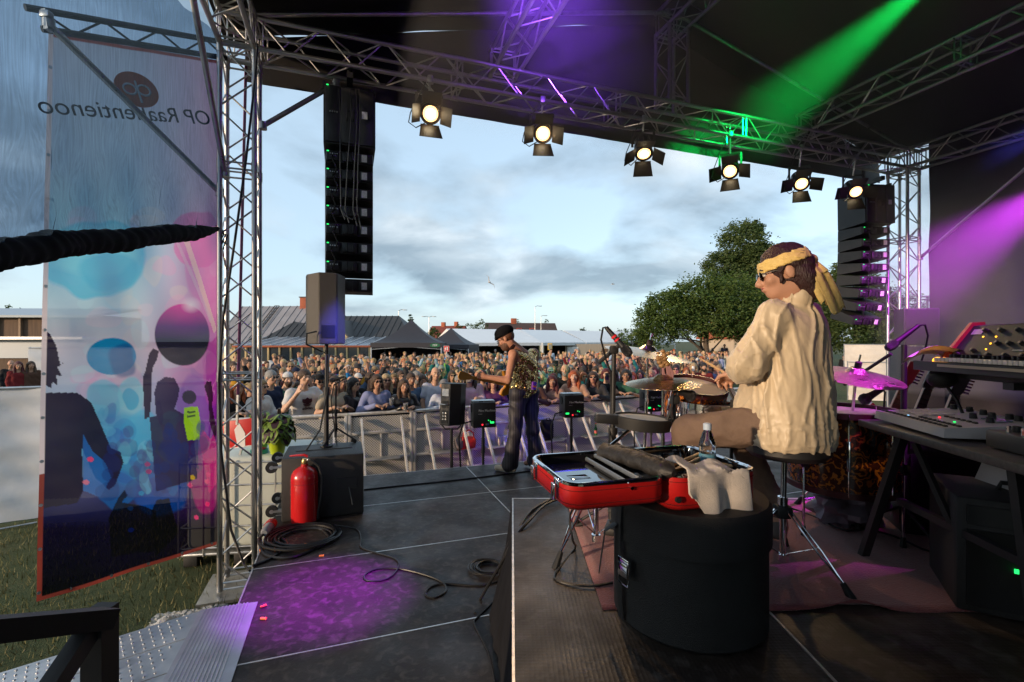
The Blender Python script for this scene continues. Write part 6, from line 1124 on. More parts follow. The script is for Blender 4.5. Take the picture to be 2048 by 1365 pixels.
def head(B, c, Rm=None, s=1.0, ear=True, jaw=1.0):
    Rm = np.eye(3) if Rm is None else npv(Rm); T = lambda p: npv(c) + s * (Rm @ npv(p))
    B.ell(T((0, .012, .030)), npv((.076, .094, .088)) * s, .02, Rm); B.ell(T((0, -.022, -.035)), npv((.060 * jaw, .070, .080)) * s, .03, Rm); B.ell(T((0, -.050, -.088)), npv((.034 * jaw, .034, .026)) * s, .03, Rm)
    B.cap(T((0, -.090, .004)), T((0, -.112, -.034)), .011 * s, .015 * s, .015); B.ell(T((0, -.104, -.038)), npv((.019, .012, .010)) * s, .012, Rm)
    B.cap(T((-.036, -.082, .022)), T((.036, -.082, .022)), .013 * s, None, .02)
    for x in (-1, 1):
        B.ell(T((x * .032, -.097, .002)), npv((.018, .014, .011)) * s, .012, Rm, True); B.ell(T((x * .046, -.066, -.026)), npv((.022, .02, .02)) * s, .02, Rm)
        if ear: B.ell(T((x * .080, .012, -.005)), npv((.011, .022, .034)) * s, .008, Rm @ rot('X', .15))
    B.cap(T((-.018, -.094, -.064)), T((.018, -.094, -.064)), .0085 * s, None, .012); B.cap(T((-.022, -.096, -.054)), T((.022, -.096, -.054)), .002 * s, None, .004, True)
    return T
def hand(B, w, f, pn, s=1.0, curl=.5, r=.0088, spread=1.0, thumb=1):
    """palm and five bent fingers. w wrist, f towards the fingertips, pn out of the palm, thumb side by sign"""
    w, f, pn = npv(w), unit(f), npv(pn); pn = unit(pn - f * (pn @ f)); sd_ = np.cross(f, pn) * thumb
    c = w + f * .052 * s; B.ell(c, npv((.040, .050, .017)) * s, .015, np.stack((sd_, f, pn), 1)); B.cap(w - f * .01, w + f * .03 * s, .024 * s, .026 * s, .02)
    for k, (off, L_) in enumerate(((.030, .070), (.010, .078), (-.010, .074), (-.029, .058))):
        a = w + f * (.092 - .006 * abs(k - 1)) * s + sd_ * off * s; a0 = w + f * .055 * s + sd_ * off * .8 * s; dr = unit(f + sd_ * off * 2.2 * spread); m1 = a + (dr * math.cos(curl * .6) + pn * math.sin(curl * .6)) * L_ * .5 * s; m2 = m1 + (dr * math.cos(curl * 1.7) + pn * math.sin(curl * 1.7)) * L_ * .5 * s
        B.cap(a0, a, r * 1.1 * s, r * 1.05 * s, .006); B.cap(a, m1, r * 1.05 * s, r * .95 * s, .004); B.cap(m1, m2, r * .95 * s, r * .75 * s, .004)
    t0 = w + f * .025 * s + sd_ * .028 * s; t1 = t0 + unit(f * .7 + sd_ * .75 + pn * .3 * curl) * .040 * s; t2 = t1 + unit(f * .95 + sd_ * .25 + pn * .7 * curl) * .034 * s
    B.cap(t0, t1, r * 1.45 * s, r * 1.15 * s, .01); B.cap(t1, t2, r * 1.1 * s, r * .85 * s, .005)
def feature_mesh():
    m = MB()
    for x in (-1, 1):
        m.ell((x * .032, -.0845, .002), (.0145, .010, .0085), mi=0); m.ell((x * .032, -.0925, .002), (.0062, .004, .0065), mi=1)
        m.path([(x * .016, -.0965, .024), (x * .032, -.097, .030), (x * .050, -.088, .024)], [.0030, .0042, .0025], 6, mi=2)
    m.path([(-.024, -.090, -.060), (-.010, -.0985, -.056), (0, -.099, -.0575), (.010, -.0985, -.056), (.024, -.090, -.060)], [.002, .0045, .004, .0045, .002], 6, mi=3); m.path([(-.022, -.090, -.061), (0, -.0985, -.067), (.022, -.090, -.061)], [.002, .005, .002], 6, mi=3)
    return m.mesh('eyes_and_mouth', [M_EYEW, M_PUP, M_BROW, M_LIP], ang=90)
def shades_mesh(mt, rim=None):
    m = MB()
    for x in (-1, 1):
        m.lathe([(.001, .002), (.020, .0015), (.0245, 0), (.0245, -.004), (.001, -.004)], Matrix.Translation((x * .031, -.104, .001)) @ Matrix.Rotation(R(90), 4, 'X') @ Matrix.Rotation(R(x * -9), 4, 'Y'), 14, mi=0, sy=.82, cap=False); m.path([(x * .054, -.099, .010), (x * .076, -.06, .010), (x * .083, .01, .006), (x * .082, .03, -.006)], .0025, 5, mi=1)
        if rim: m.path([(x * .031 + .0245 * math.cos(a), -.106, .001 + .020 * math.sin(a)) for a in [q * .6283 for q in range(10)]], .0018, 4, mi=1, closed=True)
    m.tube((-.010, -.106, .008), (.010, -.106, .008), .0022, n=6, mi=1); return m.mesh('glasses', [mt, M_BLKM])
M_CLEAR = mat('spectacle_lens', (.9, .92, .95), .05, trans=1.0, alpha=.25)
SHADES = shades_mesh(M_LENSD); SPECS = shades_mesh(M_CLEAR, True); EYES = feature_mesh()
HB = .0105
def hair_meshes():
    H = {}
    def base(g): B = Blob(HB); B.ell((0, .012, .032), npv((.076, .094, .088)) + g, .02); return B
    def nz(a, f): return lambda X, Y, Z: a * np.sin(X * f + 3 * np.sin(Z * f * .5)) * np.sin(Y * f + 1) * np.sin(Z * f * .8 + 2)
    B = base(.012); B.ell((0, .06, -.02), (.068, .05, .07), .03); B.ell((0, -.115, -.035), (.085, .085, .075), .012, None, True); H['short'] = B.mesh('short_hair', M_HAIR, nz(.004, 120))
    B = base(.014)
    for x in (-1, 1): B.cap((x * .080, .025, .03), (x * .098, .015, -.17), .026, .036, .03); B.cap((x * .094, .0, -.14), (x * .10, -.04, -.28), .032, .02, .03)
    B.ell((0, -.125, -.025), (.077, .10, .088), .012, None, True)
    B.cap((0, .075, .02), (0, .095, -.25), .07, .06, .03); H['long'] = B.mesh('long_hair', M_HAIR, nz(.006, 70))
    B = base(.016)
    for x in (-1, 1): B.cap((x * .082, .02, .03), (x * .090, .01, -.10), .028, .030, .03)
    B.ell((0, -.125, -.025), (.076, .10, .088), .012, None, True)
    B.cap((0, .075, .02), (0, .085, -.10), .07, .055, .03); H['bob'] = B.mesh('bob_hair', M_HAIR, nz(.006, 80))
    B = base(.012); B.ell((0, -.115, -.035), (.085, .085, .075), .012, None, True); B.ell((0, .09, .10), (.045, .045, .045), .015); B.ell((0, .055, -.01), (.066, .045, .07), .03); H['bun'] = B.mesh('tied_hair', M_HAIR, nz(.004, 110))
    B = base(.028); B.ell((0, -.125, -.04), (.080, .085, .08), .012, None, True); B.ell((0, .06, -.03), (.085, .07, .08), .03); H['curly'] = B.mesh('curly_hair', M_HAIR, nz(.016, 95))
    B = base(.010); B.cut((0, 0, .035), (0, 0, -1)); m1 = B.mesh('cap_crown', M_CLOTH); H['cap'] = m1
    m = MB(); pts = [(.07 * math.cos(a), -.075 - .075 * math.sin(a)) for a in [math.pi * k / 12 for k in range(13)]]; m.prism(pts, .006, Matrix.Translation((0, 0, .040)) @ Matrix.Rotation(R(9), 4, 'X')); H['brim'] = m.mesh('cap_brim', M_CLOTH)
    m = MB(); m.lathe([(.165, .055), (.16, .060), (.10, .062), (.092, .07), (.088, .13), (.07, .145), (.01, .147)], Matrix.Translation((0, .01, 0)), 28, sx=.95, sy=1.08); H['hat'] = m.mesh('brimmed_hat', M_CLOTH)
    B = Blob(HB); B.ell((0, -.03, -.055), (.066, .074, .076), .02); B.ell((0, -.05, -.10), (.045, .045, .045), .03); B.cut((0, 0, -.040), (0, 0, 1)); B.ell((0, -.10, -.060), (.024, .03, .012), .006, None, True); H['beard'] = B.mesh('beard', M_HAIR, nz(.004, 120))
    return H
HAIR = hair_meshes()
# ---------------------------------------------------------------- crowd prototypes (face towards -y, 1.75 m tall)
def crowd_pose(pose, hh=.0135):
    lean = {'lean': .30}.get(pose, .04); hz = 1.63; hy = -.02 - (.20 if pose == 'lean' else 0); hz = 1.615 if pose == 'lean' else hz
    sh = lambda x: npv((x * .175, (hy + .05), hz - .235)); body = Blob(hh); shirtS = Blob(hh); shirtL = Blob(hh); fullr = []
    hip = npv((0, .02, .95)); chest = npv((0, hy + .06, hz - .33))
    def torso(B, g):
        for x in (-1, 1): B.cap(hip + npv((x * .075, 0, .0)), chest + npv((x * .070, 0, 0)), .105 + g, .112 + g, .06); B.cap(chest + npv((x * .06, 0, .0)), sh(x) + npv((-x * .02, 0, -.01)), .105 + g, .060 + g, .06)
        B.cap(hip + npv((-.08, .01, -.05)), hip + npv((.08, .01, -.05)), .115 + g, None, .05)
    torso(body, 0); body.cap((0, hy + .045, hz - .24), (0, hy + .01, hz - .08), .060, .052, .03); head(body, (0, hy, hz))
    A = dict(down=((.235, .02, 1.12), (.215, -.08, .88), (0, -.2, -1), (-1, 0, 0)), folded=((.25, -.02, 1.15), (.03, -.26, 1.17), (-1, -.1, .1), (0, 1, 0)), up=((.30, -.05, 1.62), (.20, -.10, 1.88), (-.1, -.1, 1), (-.3, -1, 0)), clap=((.25, -.12, 1.16), (.045, -.33, 1.36), (-.15, -.3, 1), (-1, 0, 0)), phone=((.21, -.14, 1.22), (.07, -.30, 1.50), (-.3, -.1, 1), (0, -1, .2)), lean=((.30, -.22, 1.13), (.10, -.46, 1.235), (-1, -.35, -.1), (0, 0, -1)), cup=((.24, -.06, 1.13), (.13, -.30, 1.22), (-.5, -.8, .1), (-1, .2, 0)), wide=((.32, -.10, 1.15), (.22, -.27, 1.41), (-.2, -.3, 1), (-1, 0, 0)))
    mode = dict(down=('down', 'down'), folded=('folded', 'folded'), up=('up', 'up'), wave=('up', 'down'), clap=('clap', 'clap'), phone=('phone', 'down'), lean=('lean', 'lean'), cup=('cup', 'down'), wide=('wide', 'wide'))[pose]
    torso(shirtS, .014); torso(shirtL, .018)
    for x, mo in ((1, mode[0]), (-1, mode[1])):
        e, w, f, pn = (npv(q) for q in A[mo]); e, w, f, pn = (q * npv((x, 1, 1)) for q in (e, w, f, pn)); s0 = sh(x)
        if mo not in ('lean',): e[2] += hz - 1.63; w[2] += hz - 1.63
        body.cap(s0, e, .052, .040, .03); body.cap(e, w, .041, .028, .02); hand(body, w, f, pn, 1.0, .9 if mo in ('lean', 'cup') else (.7 if mo in ('phone', 'folded') else .25), .0105, 1.2, x)
        shirtS.cap(s0, s0 + (e - s0) * .62, .066, .066, .03); shirtL.cap(s0, e, .070, .060, .03); shirtL.cap(e, w - (w - e) * .06, .058, .043, .02)
    for x in (-1, 1): body.cap(hip + npv((x * .09, 0, -.04)), (x * .10, -.01, .50), .085, .055, .04); body.cap((x * .10, -.01, .50), (x * .11, .03, .09), .055, .038, .02); body.cap((x * .11, .04, .05), (x * .12, -.12, .035), .042, .034, .03)
    for B in (shirtS, shirtL): B.ell((0, hy + .01, hz - .185), (.068, .06, .04), .015, None, True)
    return body, shirtS, shirtL, (0, hy, hz)
def trousers_mesh(hh=.016):
    B = Blob(hh); hip = npv((0, .02, .95)); B.cap(hip + npv((-.08, .01, -.04)), hip + npv((.08, .01, -.04)), .128, None, .05)
    for x in (-1, 1): B.cap(hip + npv((x * .09, 0, -.04)), (x * .10, -.01, .50), .100, .072, .04); B.cap((x * .10, -.01, .50), (x * .11, .03, .08), .072, .066, .02)
    return B.mesh('trousers', M_CLOTH)
TROU = trousers_mesh()
def wrk(X, Y, Z): return .006 * np.sin(Z * 34 + 4 * np.sin(X * 9) + 3 * np.sin(Y * 11)) * np.sin(X * 17 + 2 * Z)
PROTO = {}
for po in ('down', 'folded', 'up', 'wave', 'clap', 'phone', 'lean', 'cup', 'wide'):
    b, s1, s2, hc = crowd_pose(po); PROTO[po] = (b.mesh('person', M_SKIN), s1.mesh('shirt', M_CLOTH, wrk), s2.mesh('jacket', M_CLOTH, wrk), hc)
SKINS = [(.52, .30, .20), (.56, .33, .22), (.48, .26, .17), (.60, .37, .26), (.44, .24, .15)]
HAIRC = dict(brown=(.07, .035, .018), blond=(.36, .23, .10), fair=(.48, .34, .18), dark=(.018, .012, .010), grey=(.30, .29, .28), red=(.32, .075, .02), copper=(.42, .09, .018), burgundy=(.09, .008, .012), pink=(.55, .02, .25))
TOPC = {'black': (.014, .014, .016), 'navy': (.018, .026, .06), 'white': (.62, .61, .60), 'grey': (.20, .20, .21), 'dark grey': (.05, .05, .055), 'denim blue': (.09, .15, .25), 'beige': (.42, .35, .26), 'dark red': (.16, .018, .02), 'green': (.04, .12, .08), 'lilac': (.24, .27, .46), 'brown': (.09, .045, .03), 'light blue': (.30, .42, .55), 'bright blue': (.02, .20, .50), 'hot pink': (.60, .02, .30), 'mustard': (.42, .22, .02), 'lime': (.22, .55, .05), 'teal': (.02, .16, .16)}
def person(pos, rz, pose, skin, hair, hairc, top, sleeve, scale=1.0, glasses=None, headwear=None, hwc='black', beard=None, label='', group=None, wide=1.0, leather=False):
    bm_, sS, sL, hc = PROTO[pose]; o = link('person', bm_, None); o.location = pos; o.rotation_euler = (0, 0, rz); o.scale = (scale * wide, scale * wide, scale); o.color = (*skin, 1); tag(o, label, 'person', group)
    def kid(name, me, col, M=None):
        c = bpy.data.objects.new(name, me); COL.objects.link(c); c.parent = o; c.color = (*col, 1)
        if M is not None: c.matrix_basis = M
        return c
    HM = Matrix.Translation(hc); t = kid('top', sL if sleeve == 'L' else sS, TOPC[top] if isinstance(top, str) else top)
    if leather: t.material_slots[0].link = 'OBJECT'; t.material_slots[0].material = M_LEATH
    kid('trousers', TROU, random.choice([(.02, .025, .05), (.015, .015, .017), (.05, .06, .09), (.10, .09, .07)])); kid('face', EYES, (1, 1, 1), HM)
    if hair and hair in HAIR: kid('hair', HAIR[hair], HAIRC[hairc], HM)
    if headwear == 'cap': c = kid('cap', HAIR['cap'], TOPC[hwc], HM); b2 = bpy.data.objects.new('brim', HAIR['brim']); COL.objects.link(b2); b2.parent = c; b2.color = (*TOPC[hwc], 1)
    if headwear == 'hat': kid('hat', HAIR['hat'], TOPC[hwc], HM)
    if headwear == 'beanie': kid('beanie', HAIR['cap'], TOPC[hwc], HM @ Matrix.Scale(1.06, 4))
    if beard: kid('beard', HAIR['beard'], HAIRC[beard], HM)
    if glasses: kid('sunglasses' if glasses == 'sun' else 'glasses', SHADES if glasses == 'sun' else SPECS, (1, 1, 1), HM)
    return o
def face_to(p, tx, ty): d = Vector((tx - p[0], ty - p[1])); return math.atan2(d.x, -d.y)
def thing_at(o, name, me_or_mb, local, label, cat, M=None):
    W = Matrix.LocRotScale(o.location, o.rotation_euler, o.scale) @ Matrix.Translation(local)
    return W
def phone(o, local, label, col=(.02, .02, .022), tilt=0):
    W = Matrix.Translation(Matrix.LocRotScale(o.location, o.rotation_euler, o.scale) @ Vector(local)) @ Matrix.Rotation(o.rotation_euler.z, 4, 'Z') @ Matrix.Rotation(R(tilt), 4, 'Y'); root = thing('phone', label, 'phone', W.translation, 'phones held up in the crowd'); MB().rbox((0, 0, 0), (.075, .009, .15), .004, W).build('case', mat('phone_%d' % int(col[0] * 999 + col[2] * 77), col, .3), root); MB().ell((.02, -.006, .055), (.007, .003, .007), W, 8, 6).build('camera_lens', M_LENSD, root); return root
M_CUP = mat('clear_cup', (.85, .86, .88), .1, trans=.85); M_BEER = mat('beer', (.45, .22, .03), .15, trans=.4)
def plastic_cup(o, local, label, fill=.07):
    W = Matrix.Translation(Matrix.LocRotScale(o.location, o.rotation_euler, o.scale) @ Vector(local)); root = thing('plastic_cup', label, 'cup', W.translation, 'plastic cups in the front row'); MB().lathe([(.030, 0), (.031, .003), (.043, .125), (.045, .127), (.042, .125), (.030, .006)], W, 18, cap=False).build('cup', M_CUP, root); MB().lathe([(.029, .005), (.029 + fill * .1, .005 + fill), (.001, .006 + fill)], W, 16).build('drink', M_BEER, root); return root
# ---------------------------------------------------------------- the front row, one by one
def front(px, back, pose, hair, hc, top, sl, scale=1.0, label='', yaw=0.0, dz=0.08, **kw):
    p, a = bar_at(px); n = Vector((-math.sin(a), math.cos(a), 0)); q = p + n * back; q = Vector((q.x + (px - 1024) / F * (q.y - p.y) - (q.x - p.x), q.y, dz)); return person(q, face_to(q, .4, 4.0) + R(yaw), pose, SKINS[int(px) % 5], hair, hc, top, sl, scale, label=label, group='people along the barrier', **kw)
front(463, .42, 'lean', 'long', 'copper', 'black', 'L', .97, 'person with long copper hair and orange hat behind the left tower', headwear='hat', hwc='mustard')
pa = front(521, .40, 'cup', 'bob', 'blond', 'white', 'L', .96, 'person in white jacket and sunglasses holding a dark phone at the barrier', glasses='sun', yaw=25)
front(541, .95, 'down', 'short', 'grey', 'navy', 'L', 1.03, 'grey haired person in sunglasses and navy jacket, left of the logo shirt', glasses='sun', yaw=20)
ad = front(608, .42, 'wide', 'short', 'brown', 'white', 'S', 1.05, 'clapping person in white T-shirt with a three-leaf logo at the barrier', wide=1.12, yaw=5)
front(661, .42, 'lean', 'short', 'brown', 'beige', 'S', 1.0, 'person in pale T-shirt and grey cap leaning on the barrier', headwear='cap', hwc='dark grey')
pb = front(706, .42, 'cup', 'long', 'dark', 'black', 'L', .96, 'dark haired person in black leather jacket drinking from a cup', glasses='sun', yaw=35, leather=True)
pc = front(747, .46, 'lean', 'bob', 'brown', 'lilac', 'L', 1.0, 'person in lilac sweater and big sunglasses leaning on the barrier', glasses='sun')
front(772, .95, 'down', 'long', 'fair', 'black', 'L', .97, 'long fair haired person in sunglasses behind the lilac sweater', glasses='sun')
pd_ = front(802, .42, 'lean', 'long', 'brown', 'black', 'L', .95, 'smiling brown haired person in black leather jacket with a beer', leather=True)
front(822, .85, 'down', 'short', 'brown', 'denim blue', 'S', .98, 'person in denim shirt right of the smiling beer drinker')
front(845, 1.0, 'down', 'bun', 'brown', 'green', 'L', .95, 'person with glasses and tied brown hair in a patterned top', glasses='clear')
front(871, .75, 'down', None, 'grey', (.55, .58, .68), 'S', 1.04, 'tall bald person in pale blue flowered shirt near the black speaker')
front(884, .42, 'lean', None, 'grey', (.5, .53, .62), 'L', .93, 'person with pale beanie and pale striped shirt beside the black speaker', headwear='beanie', hwc='grey')
front(938, .45, 'cup', 'long', 'dark', (.55, .40, .50), 'L', 1.02, 'grey bearded person in pink shirt and dark hair behind the machine', beard='grey', wide=1.12)
front(966, .8, 'clap', 'short', 'dark', 'black', 'L', .99, 'clapping person in black jacket left of the guitarist')
front(985, .5, 'lean', 'bob', 'burgundy', (.10, .03, .10), 'L', .94, 'person in plum top half hidden by the guitar')
front(1062, .42, 'lean', 'bun', 'brown', 'brown', 'L', .96, 'person in brown top at the barrier right of the guitarist', wide=1.1)
front(1104, .42, 'lean', 'long', 'burgundy', (.45, .27, .2), 'S', .93, 'person with long dark red hair at the barrier', wide=1.1)
front(1130, 1.0, 'down', None, 'grey', 'black', 'L', 1.03, 'bald person with short beard in dark jacket behind the red haired ones', beard='grey')
front(1148, .42, 'lean', 'long', 'copper', (.50, .30, .21), 'S', .98, 'person with bright copper hair and bare shoulders at the barrier', wide=1.08)
front(1187, .42, 'lean', 'long', 'brown', 'dark grey', 'L', .96, 'person in dark top and sunglasses leaning on the barrier near the mic stand', glasses='sun', wide=1.15)
pe = front(1213, .65, 'phone', 'bob', 'burgundy', 'black', 'S', .97, 'person with burgundy hair filming with a phone behind the mic stand', wide=1.1)
front(1254, .42, 'lean', 'bob', 'dark', 'green', 'S', .97, 'person in green T-shirt and glasses leaning on the barrier', glasses='clear', wide=1.18)
front(1302, .5, 'lean', 'long', 'fair', 'black', 'L', .96, 'fair haired person in black behind the right machine')
front(1352, .5, 'down', 'short', 'dark', 'dark grey', 'S', 1.0, 'short haired person behind the tilted tom drum', glasses='sun')
phone(pa, (-.02, -.40, 1.20), 'dark phone held at the barrier by the person in white'); phone(pe, (.03, -.36, 1.60), 'black phone held up behind the mic stand')
plastic_cup(pb, (.10, -.42, 1.20), 'clear cup lifted by the person in black leather', .03); plastic_cup(pc, (.16, -.50, 1.22), 'half full clear cup held by the person in lilac', .03); plastic_cup(pd_, (-.06, -.55, 1.20), 'clear cup with dark beer on the barrier rail', .075)
# logo on the white T-shirt
W = Matrix.LocRotScale(ad.location, ad.rotation_euler, ad.scale); LM = W @ Matrix.Translation((0, -.088, 1.16)) @ Matrix.Rotation(R(90), 4, 'X'); M_LOGO = mat('dark_logo', (.05, .008, .02), .8); lm = MB()
for ang in (-38, 0, 38):
    q = LM @ Matrix.Translation((0, .045, -.0)) @ Matrix.Rotation(R(-ang), 4, 'Z'); lm.prism([(0, 0), (.032, .045), (.030, .075), (0, .105), (-.030, .075), (-.032, .045)], .02, q)
for k in range(3): lm.prism([(-.06 + .012 * k, .038 - .014 * k), (.06 - .012 * k, .038 - .014 * k), (.055 - .012 * k, .047 - .014 * k), (-.055 + .012 * k, .047 - .014 * k)], .022, LM)
lg = lm.build('shirt_logo', M_LOGO, None); lg.parent = ad; lg.matrix_parent_inverse = W.inverted(); tx = lettering('adidas', .062, LM @ Matrix.Translation((0, -.04, .02)), M_LOGO, None, 'shirt_lettering', .004); tx.parent = ad; tx.matrix_parent_inverse = W.inverted()
# ---------------------------------------------------------------- rows behind
rs = random.Random(21); cands = []
def line_pt(s):     # running point on the barrier line and its inward normal
    k = 0; p = [Vector((x, y, 0)) for x, y in BAR]
    for a, b in zip(p, p[1:]):
        L_ = (b - a).length
        if s <= L_ or b is p[-1]: d = (b - a).normalized(); return a + d * s, Vector((-d.y, d.x, 0))
        s -= L_
o_ = 1.45; rows = []
while o_ < 34:
    row = []; sp = .56 if o_ < 5 else (.62 if o_ < 9 else (.85 if o_ < 16 else 1.25)); s = -o_ * .55
    while s < 14 + o_ * 1.1:
        p, n = line_pt(s) if s >= 0 else (Vector((BAR[0][0], BAR[0][1], 0)) + (Vector((BAR[1][0] - BAR[0][0], BAR[1][1] - BAR[0][1], 0)).normalized()) * s, Vector((-.28, .96, 0)))
        q = p + n * (o_ + rs.uniform(-.16, .16)); px = 1024 + q.x / q.y * F
        if 455 < px < 1500 and not (q.y < 26 and px > 1440) and q.y < (25 if px < 780 else 36): row.append((q.x, q.y, px))
        s += sp * rs.uniform(.8, 1.25)
    rows.append(row); o_ += .60 if o_ < 5 else (.72 if o_ < 9 else (1.0 if o_ < 16 else 1.7))
tops = ['black'] * 9 + ['navy'] * 5 + ['white'] * 4 + ['grey'] * 4 + ['dark grey'] * 4 + ['denim blue'] * 4 + ['beige', 'dark red', 'green', 'lilac', 'brown', 'light blue', 'light blue', 'teal'] + ['black', 'grey', 'navy', 'beige', 'brown'] * 2 + ['bright blue', 'hot pink', 'mustard', 'lime']
hairs = [('short', 'brown')] * 5 + [('short', 'dark')] * 4 + [('short', 'blond')] * 3 + [('short', 'grey')] * 3 + [(None, 'grey')] * 3 + [('long', 'blond')] * 4 + [('long', 'fair')] * 3 + [('long', 'brown')] * 4 + [('long', 'dark')] * 2 + [('bob', 'blond'), ('bob', 'brown'), ('bob', 'grey'), ('bun', 'brown'), ('bun', 'blond'), ('curly', 'brown'), ('curly', 'blond'), ('long', 'red'), ('long', 'copper'), ('bob', 'burgundy')]
HW = {'short': 'short haired', 'long': 'long haired', 'bob': 'bob haired', 'bun': 'tied haired', 'curly': 'curly haired', None: 'bald'}
made = 0; rest = []; nph = 0
for r_, row in enumerate(rows):
    row.sort(key=lambda t: t[2])
    for j, (x, y, px) in enumerate(row):
        if made >= 272: rest.append((x, y)); continue
        hr, hcol = rs.choice(hairs); top = rs.choice(tops); pose = rs.choices(['down', 'folded', 'up', 'wave', 'clap', 'phone', 'cup'], [44, 6, 7, 12, 14, 9, 8])[0]; sc = rs.uniform(.92, 1.05) * (.965 if hr in ('long', 'bob', 'bun') else 1.0); gl = rs.choices([None, 'sun', 'clear'], [52, 36, 12])[0]; hw = rs.choices([None, 'cap', 'beanie', 'hat'], [83, 12, 3, 2])[0] if hr in ('short', None, 'bob') else None; bd = hcol if (hr in ('short', None) and rs.random() < .28) else None
        kind = {'L': 'jacket', 'S': 'shirt'}; sl = rs.choice('LLS'); hwc = rs.choice(['black', 'white', 'dark grey', 'navy', 'beige'])
        lab = f"{HW[hr]}{' ' + hcol if hr else ''} person in {top} {kind[sl]}, {ORD[r_]} row behind the barrier, {ORD[j]} from left"
        o = person((x, y, 0), face_to((x, y), .8 + rs.uniform(-1, 1), 3.0) + R(rs.uniform(-16, 16)), pose, rs.choice(SKINS), None if hw and hr == 'short' and rs.random() < .3 else hr, hcol, top, sl, sc, gl, hw, hwc, bd, lab, 'people standing in the crowd')
        if pose == 'phone' and y < 16: nph += 1; phone(o, (.03, -.36, 1.60), f'small phone held up in the {ORD[r_]} crowd row, {ORD[j]} from left', rs.choice([(.02, .02, .022), (.25, .18, .45), (.6, .6, .62), (.10, .25, .25)]), rs.choice([0, 0, 90]))
        made += 1
def far_crowd(spots, name, label):
    B, s1, s2, hc = crowd_pose('down', .035); V, Fc = B.arrays(); V2, F2 = s2.arrays(); B3 = Blob(.03); B3.ell((hc[0], hc[1] + .014, hc[2] + .04), (.09, .10, .09), .02); B3.ell((hc[0], hc[1] - .11, hc[2] - .03), (.085, .085, .08), .01, None, True); V3, F3 = B3.arrays(); B4 = Blob(.04)
    hip = npv((0, .02, .95)); B4.cap(hip + npv((-.08, .01, -.04)), hip + npv((.08, .01, -.04)), .128, None, .05)
    for x in (-1, 1): B4.cap(hip + npv((x * .09, 0, -.04)), (x * .11, .03, .06), .10, .07, .04)
    V4, F4 = B4.arrays(); allv = []; allf = []; allc = []; n0 = 0; rr = random.Random(4)
    for x, y in spots:
        a = face_to((x, y), .8, 3) + R(rr.uniform(-60, 60)); sc = rr.uniform(.9, 1.05); ca, sa = math.cos(a), math.sin(a); M2 = npv([[ca, -sa, 0], [sa, ca, 0], [0, 0, 1]]) * sc
        for vv, ff, cl in ((V, Fc, rr.choice(SKINS)), (V2, F2, TOPC[rr.choice(tops)]), (V3, F3, HAIRC[rr.choice(hairs)[1]]), (V4, F4, (.02, .022, .035))):
            allv.append(vv @ M2.T + npv((x, y, 0))); allf.append(ff + n0); n0 += len(vv); allc.append(np.tile(npv((*cl, 1)), (len(vv), 1)))
    Va, Fa, Ca = np.concatenate(allv), np.concatenate(allf), np.concatenate(allc); me_ = bpy.data.meshes.new(name); me_.from_pydata(Va.tolist(), [], Fa.tolist()); ca_ = me_.color_attributes.new('col', 'FLOAT_COLOR', 'POINT'); ca_.data.foreach_set('color', Ca.astype(np.float32).reshape(-1)); me_.polygons.foreach_set('use_smooth', [True] * len(Fa))
    m = bpy.data.materials.new('far_crowd'); m.use_nodes = True; at = m.node_tree.nodes.new('ShaderNodeVertexColor'); at.layer_name = 'col'; m.node_tree.links.new(at.outputs[0], m.node_tree.nodes['Principled BSDF'].inputs['Base Color']); m.node_tree.nodes['Principled BSDF'].inputs['Roughness'].default_value = .8; me_.materials.append(m); return tag(link(name, me_), label, kind='stuff')
far_crowd(rest, 'crowd', 'far part of the crowd reading as one mass before the tents')
# a few people apart from the crowd
for px, py, d, hr, hcol, top, lab in ((22, 742, 16.0, None, 'brown', 'black', 'bald person in dark jacket behind the white fence at far left'), (37, 757, 15.0, 'long', 'burgundy', 'dark red', 'red haired person beside the bald one at far left'), (62, 762, 15.2, 'long', 'brown', 'brown', 'brown haired person next to the printed banner at far left'), (1688, 714, 30, 'short', 'brown', 'black', 'short haired person by the white fence behind the drummer'), (1706, 714, 30, 'short', 'grey', 'black', 'bald-cropped person in black by the white fence at right'), (1449, 692, 36, 'short', 'brown', 'navy', 'person in navy standing high beside the tree trunk'), (1425, 700, 36, 'short', 'dark', 'brown', 'person in brown standing beside the tree trunk')):
    q = P(px, py, d); zf = q.z - 1.63
    person((q.x, q.y, max(0, zf) if d < 20 else zf), face_to(q, 0, 3), 'down', SKINS[px % 5], hr, hcol, top, 'L', 1.0, label=lab)
# ================================================================ the two musicians
def vnoise(X, Y, Z, f, seed):
    g_ = np.random.RandomState(seed).rand(32, 32, 32).astype(np.float32); x, y, z = X * f + 50, Y * f + 50, Z * f + 50; i, j, k = np.floor(x).astype(int), np.floor(y).astype(int), np.floor(z).astype(int); a, b, c = x - i, y - j, z - k; a, b, c = (t * t * (3 - 2 * t) for t in (a, b, c)); I, J, Kk, I1, J1, K1 = i % 32, j % 32, k % 32, (i + 1) % 32, (j + 1) % 32, (k + 1) % 32
    return ((g_[I, J, Kk] * (1 - a) + g_[I1, J, Kk] * a) * (1 - b) + (g_[I, J1, Kk] * (1 - a) + g_[I1, J1, Kk] * a) * b) * (1 - c) + ((g_[I, J, K1] * (1 - a) + g_[I1, J, K1] * a) * (1 - b) + (g_[I, J1, K1] * (1 - a) + g_[I1, J1, K1] * a) * b) * c - .5
def head_rot(fd, up=(0, 0, 1)): y = -Vector(fd).normalized(); x = y.cross(Vector(up)).normalized(); z = x.cross(y); return np.array(Matrix((x, y, z)).transposed())
def HM4(c, Rm): m = Matrix(Rm.tolist()).to_4x4(); m.translation = Vector(c); return m
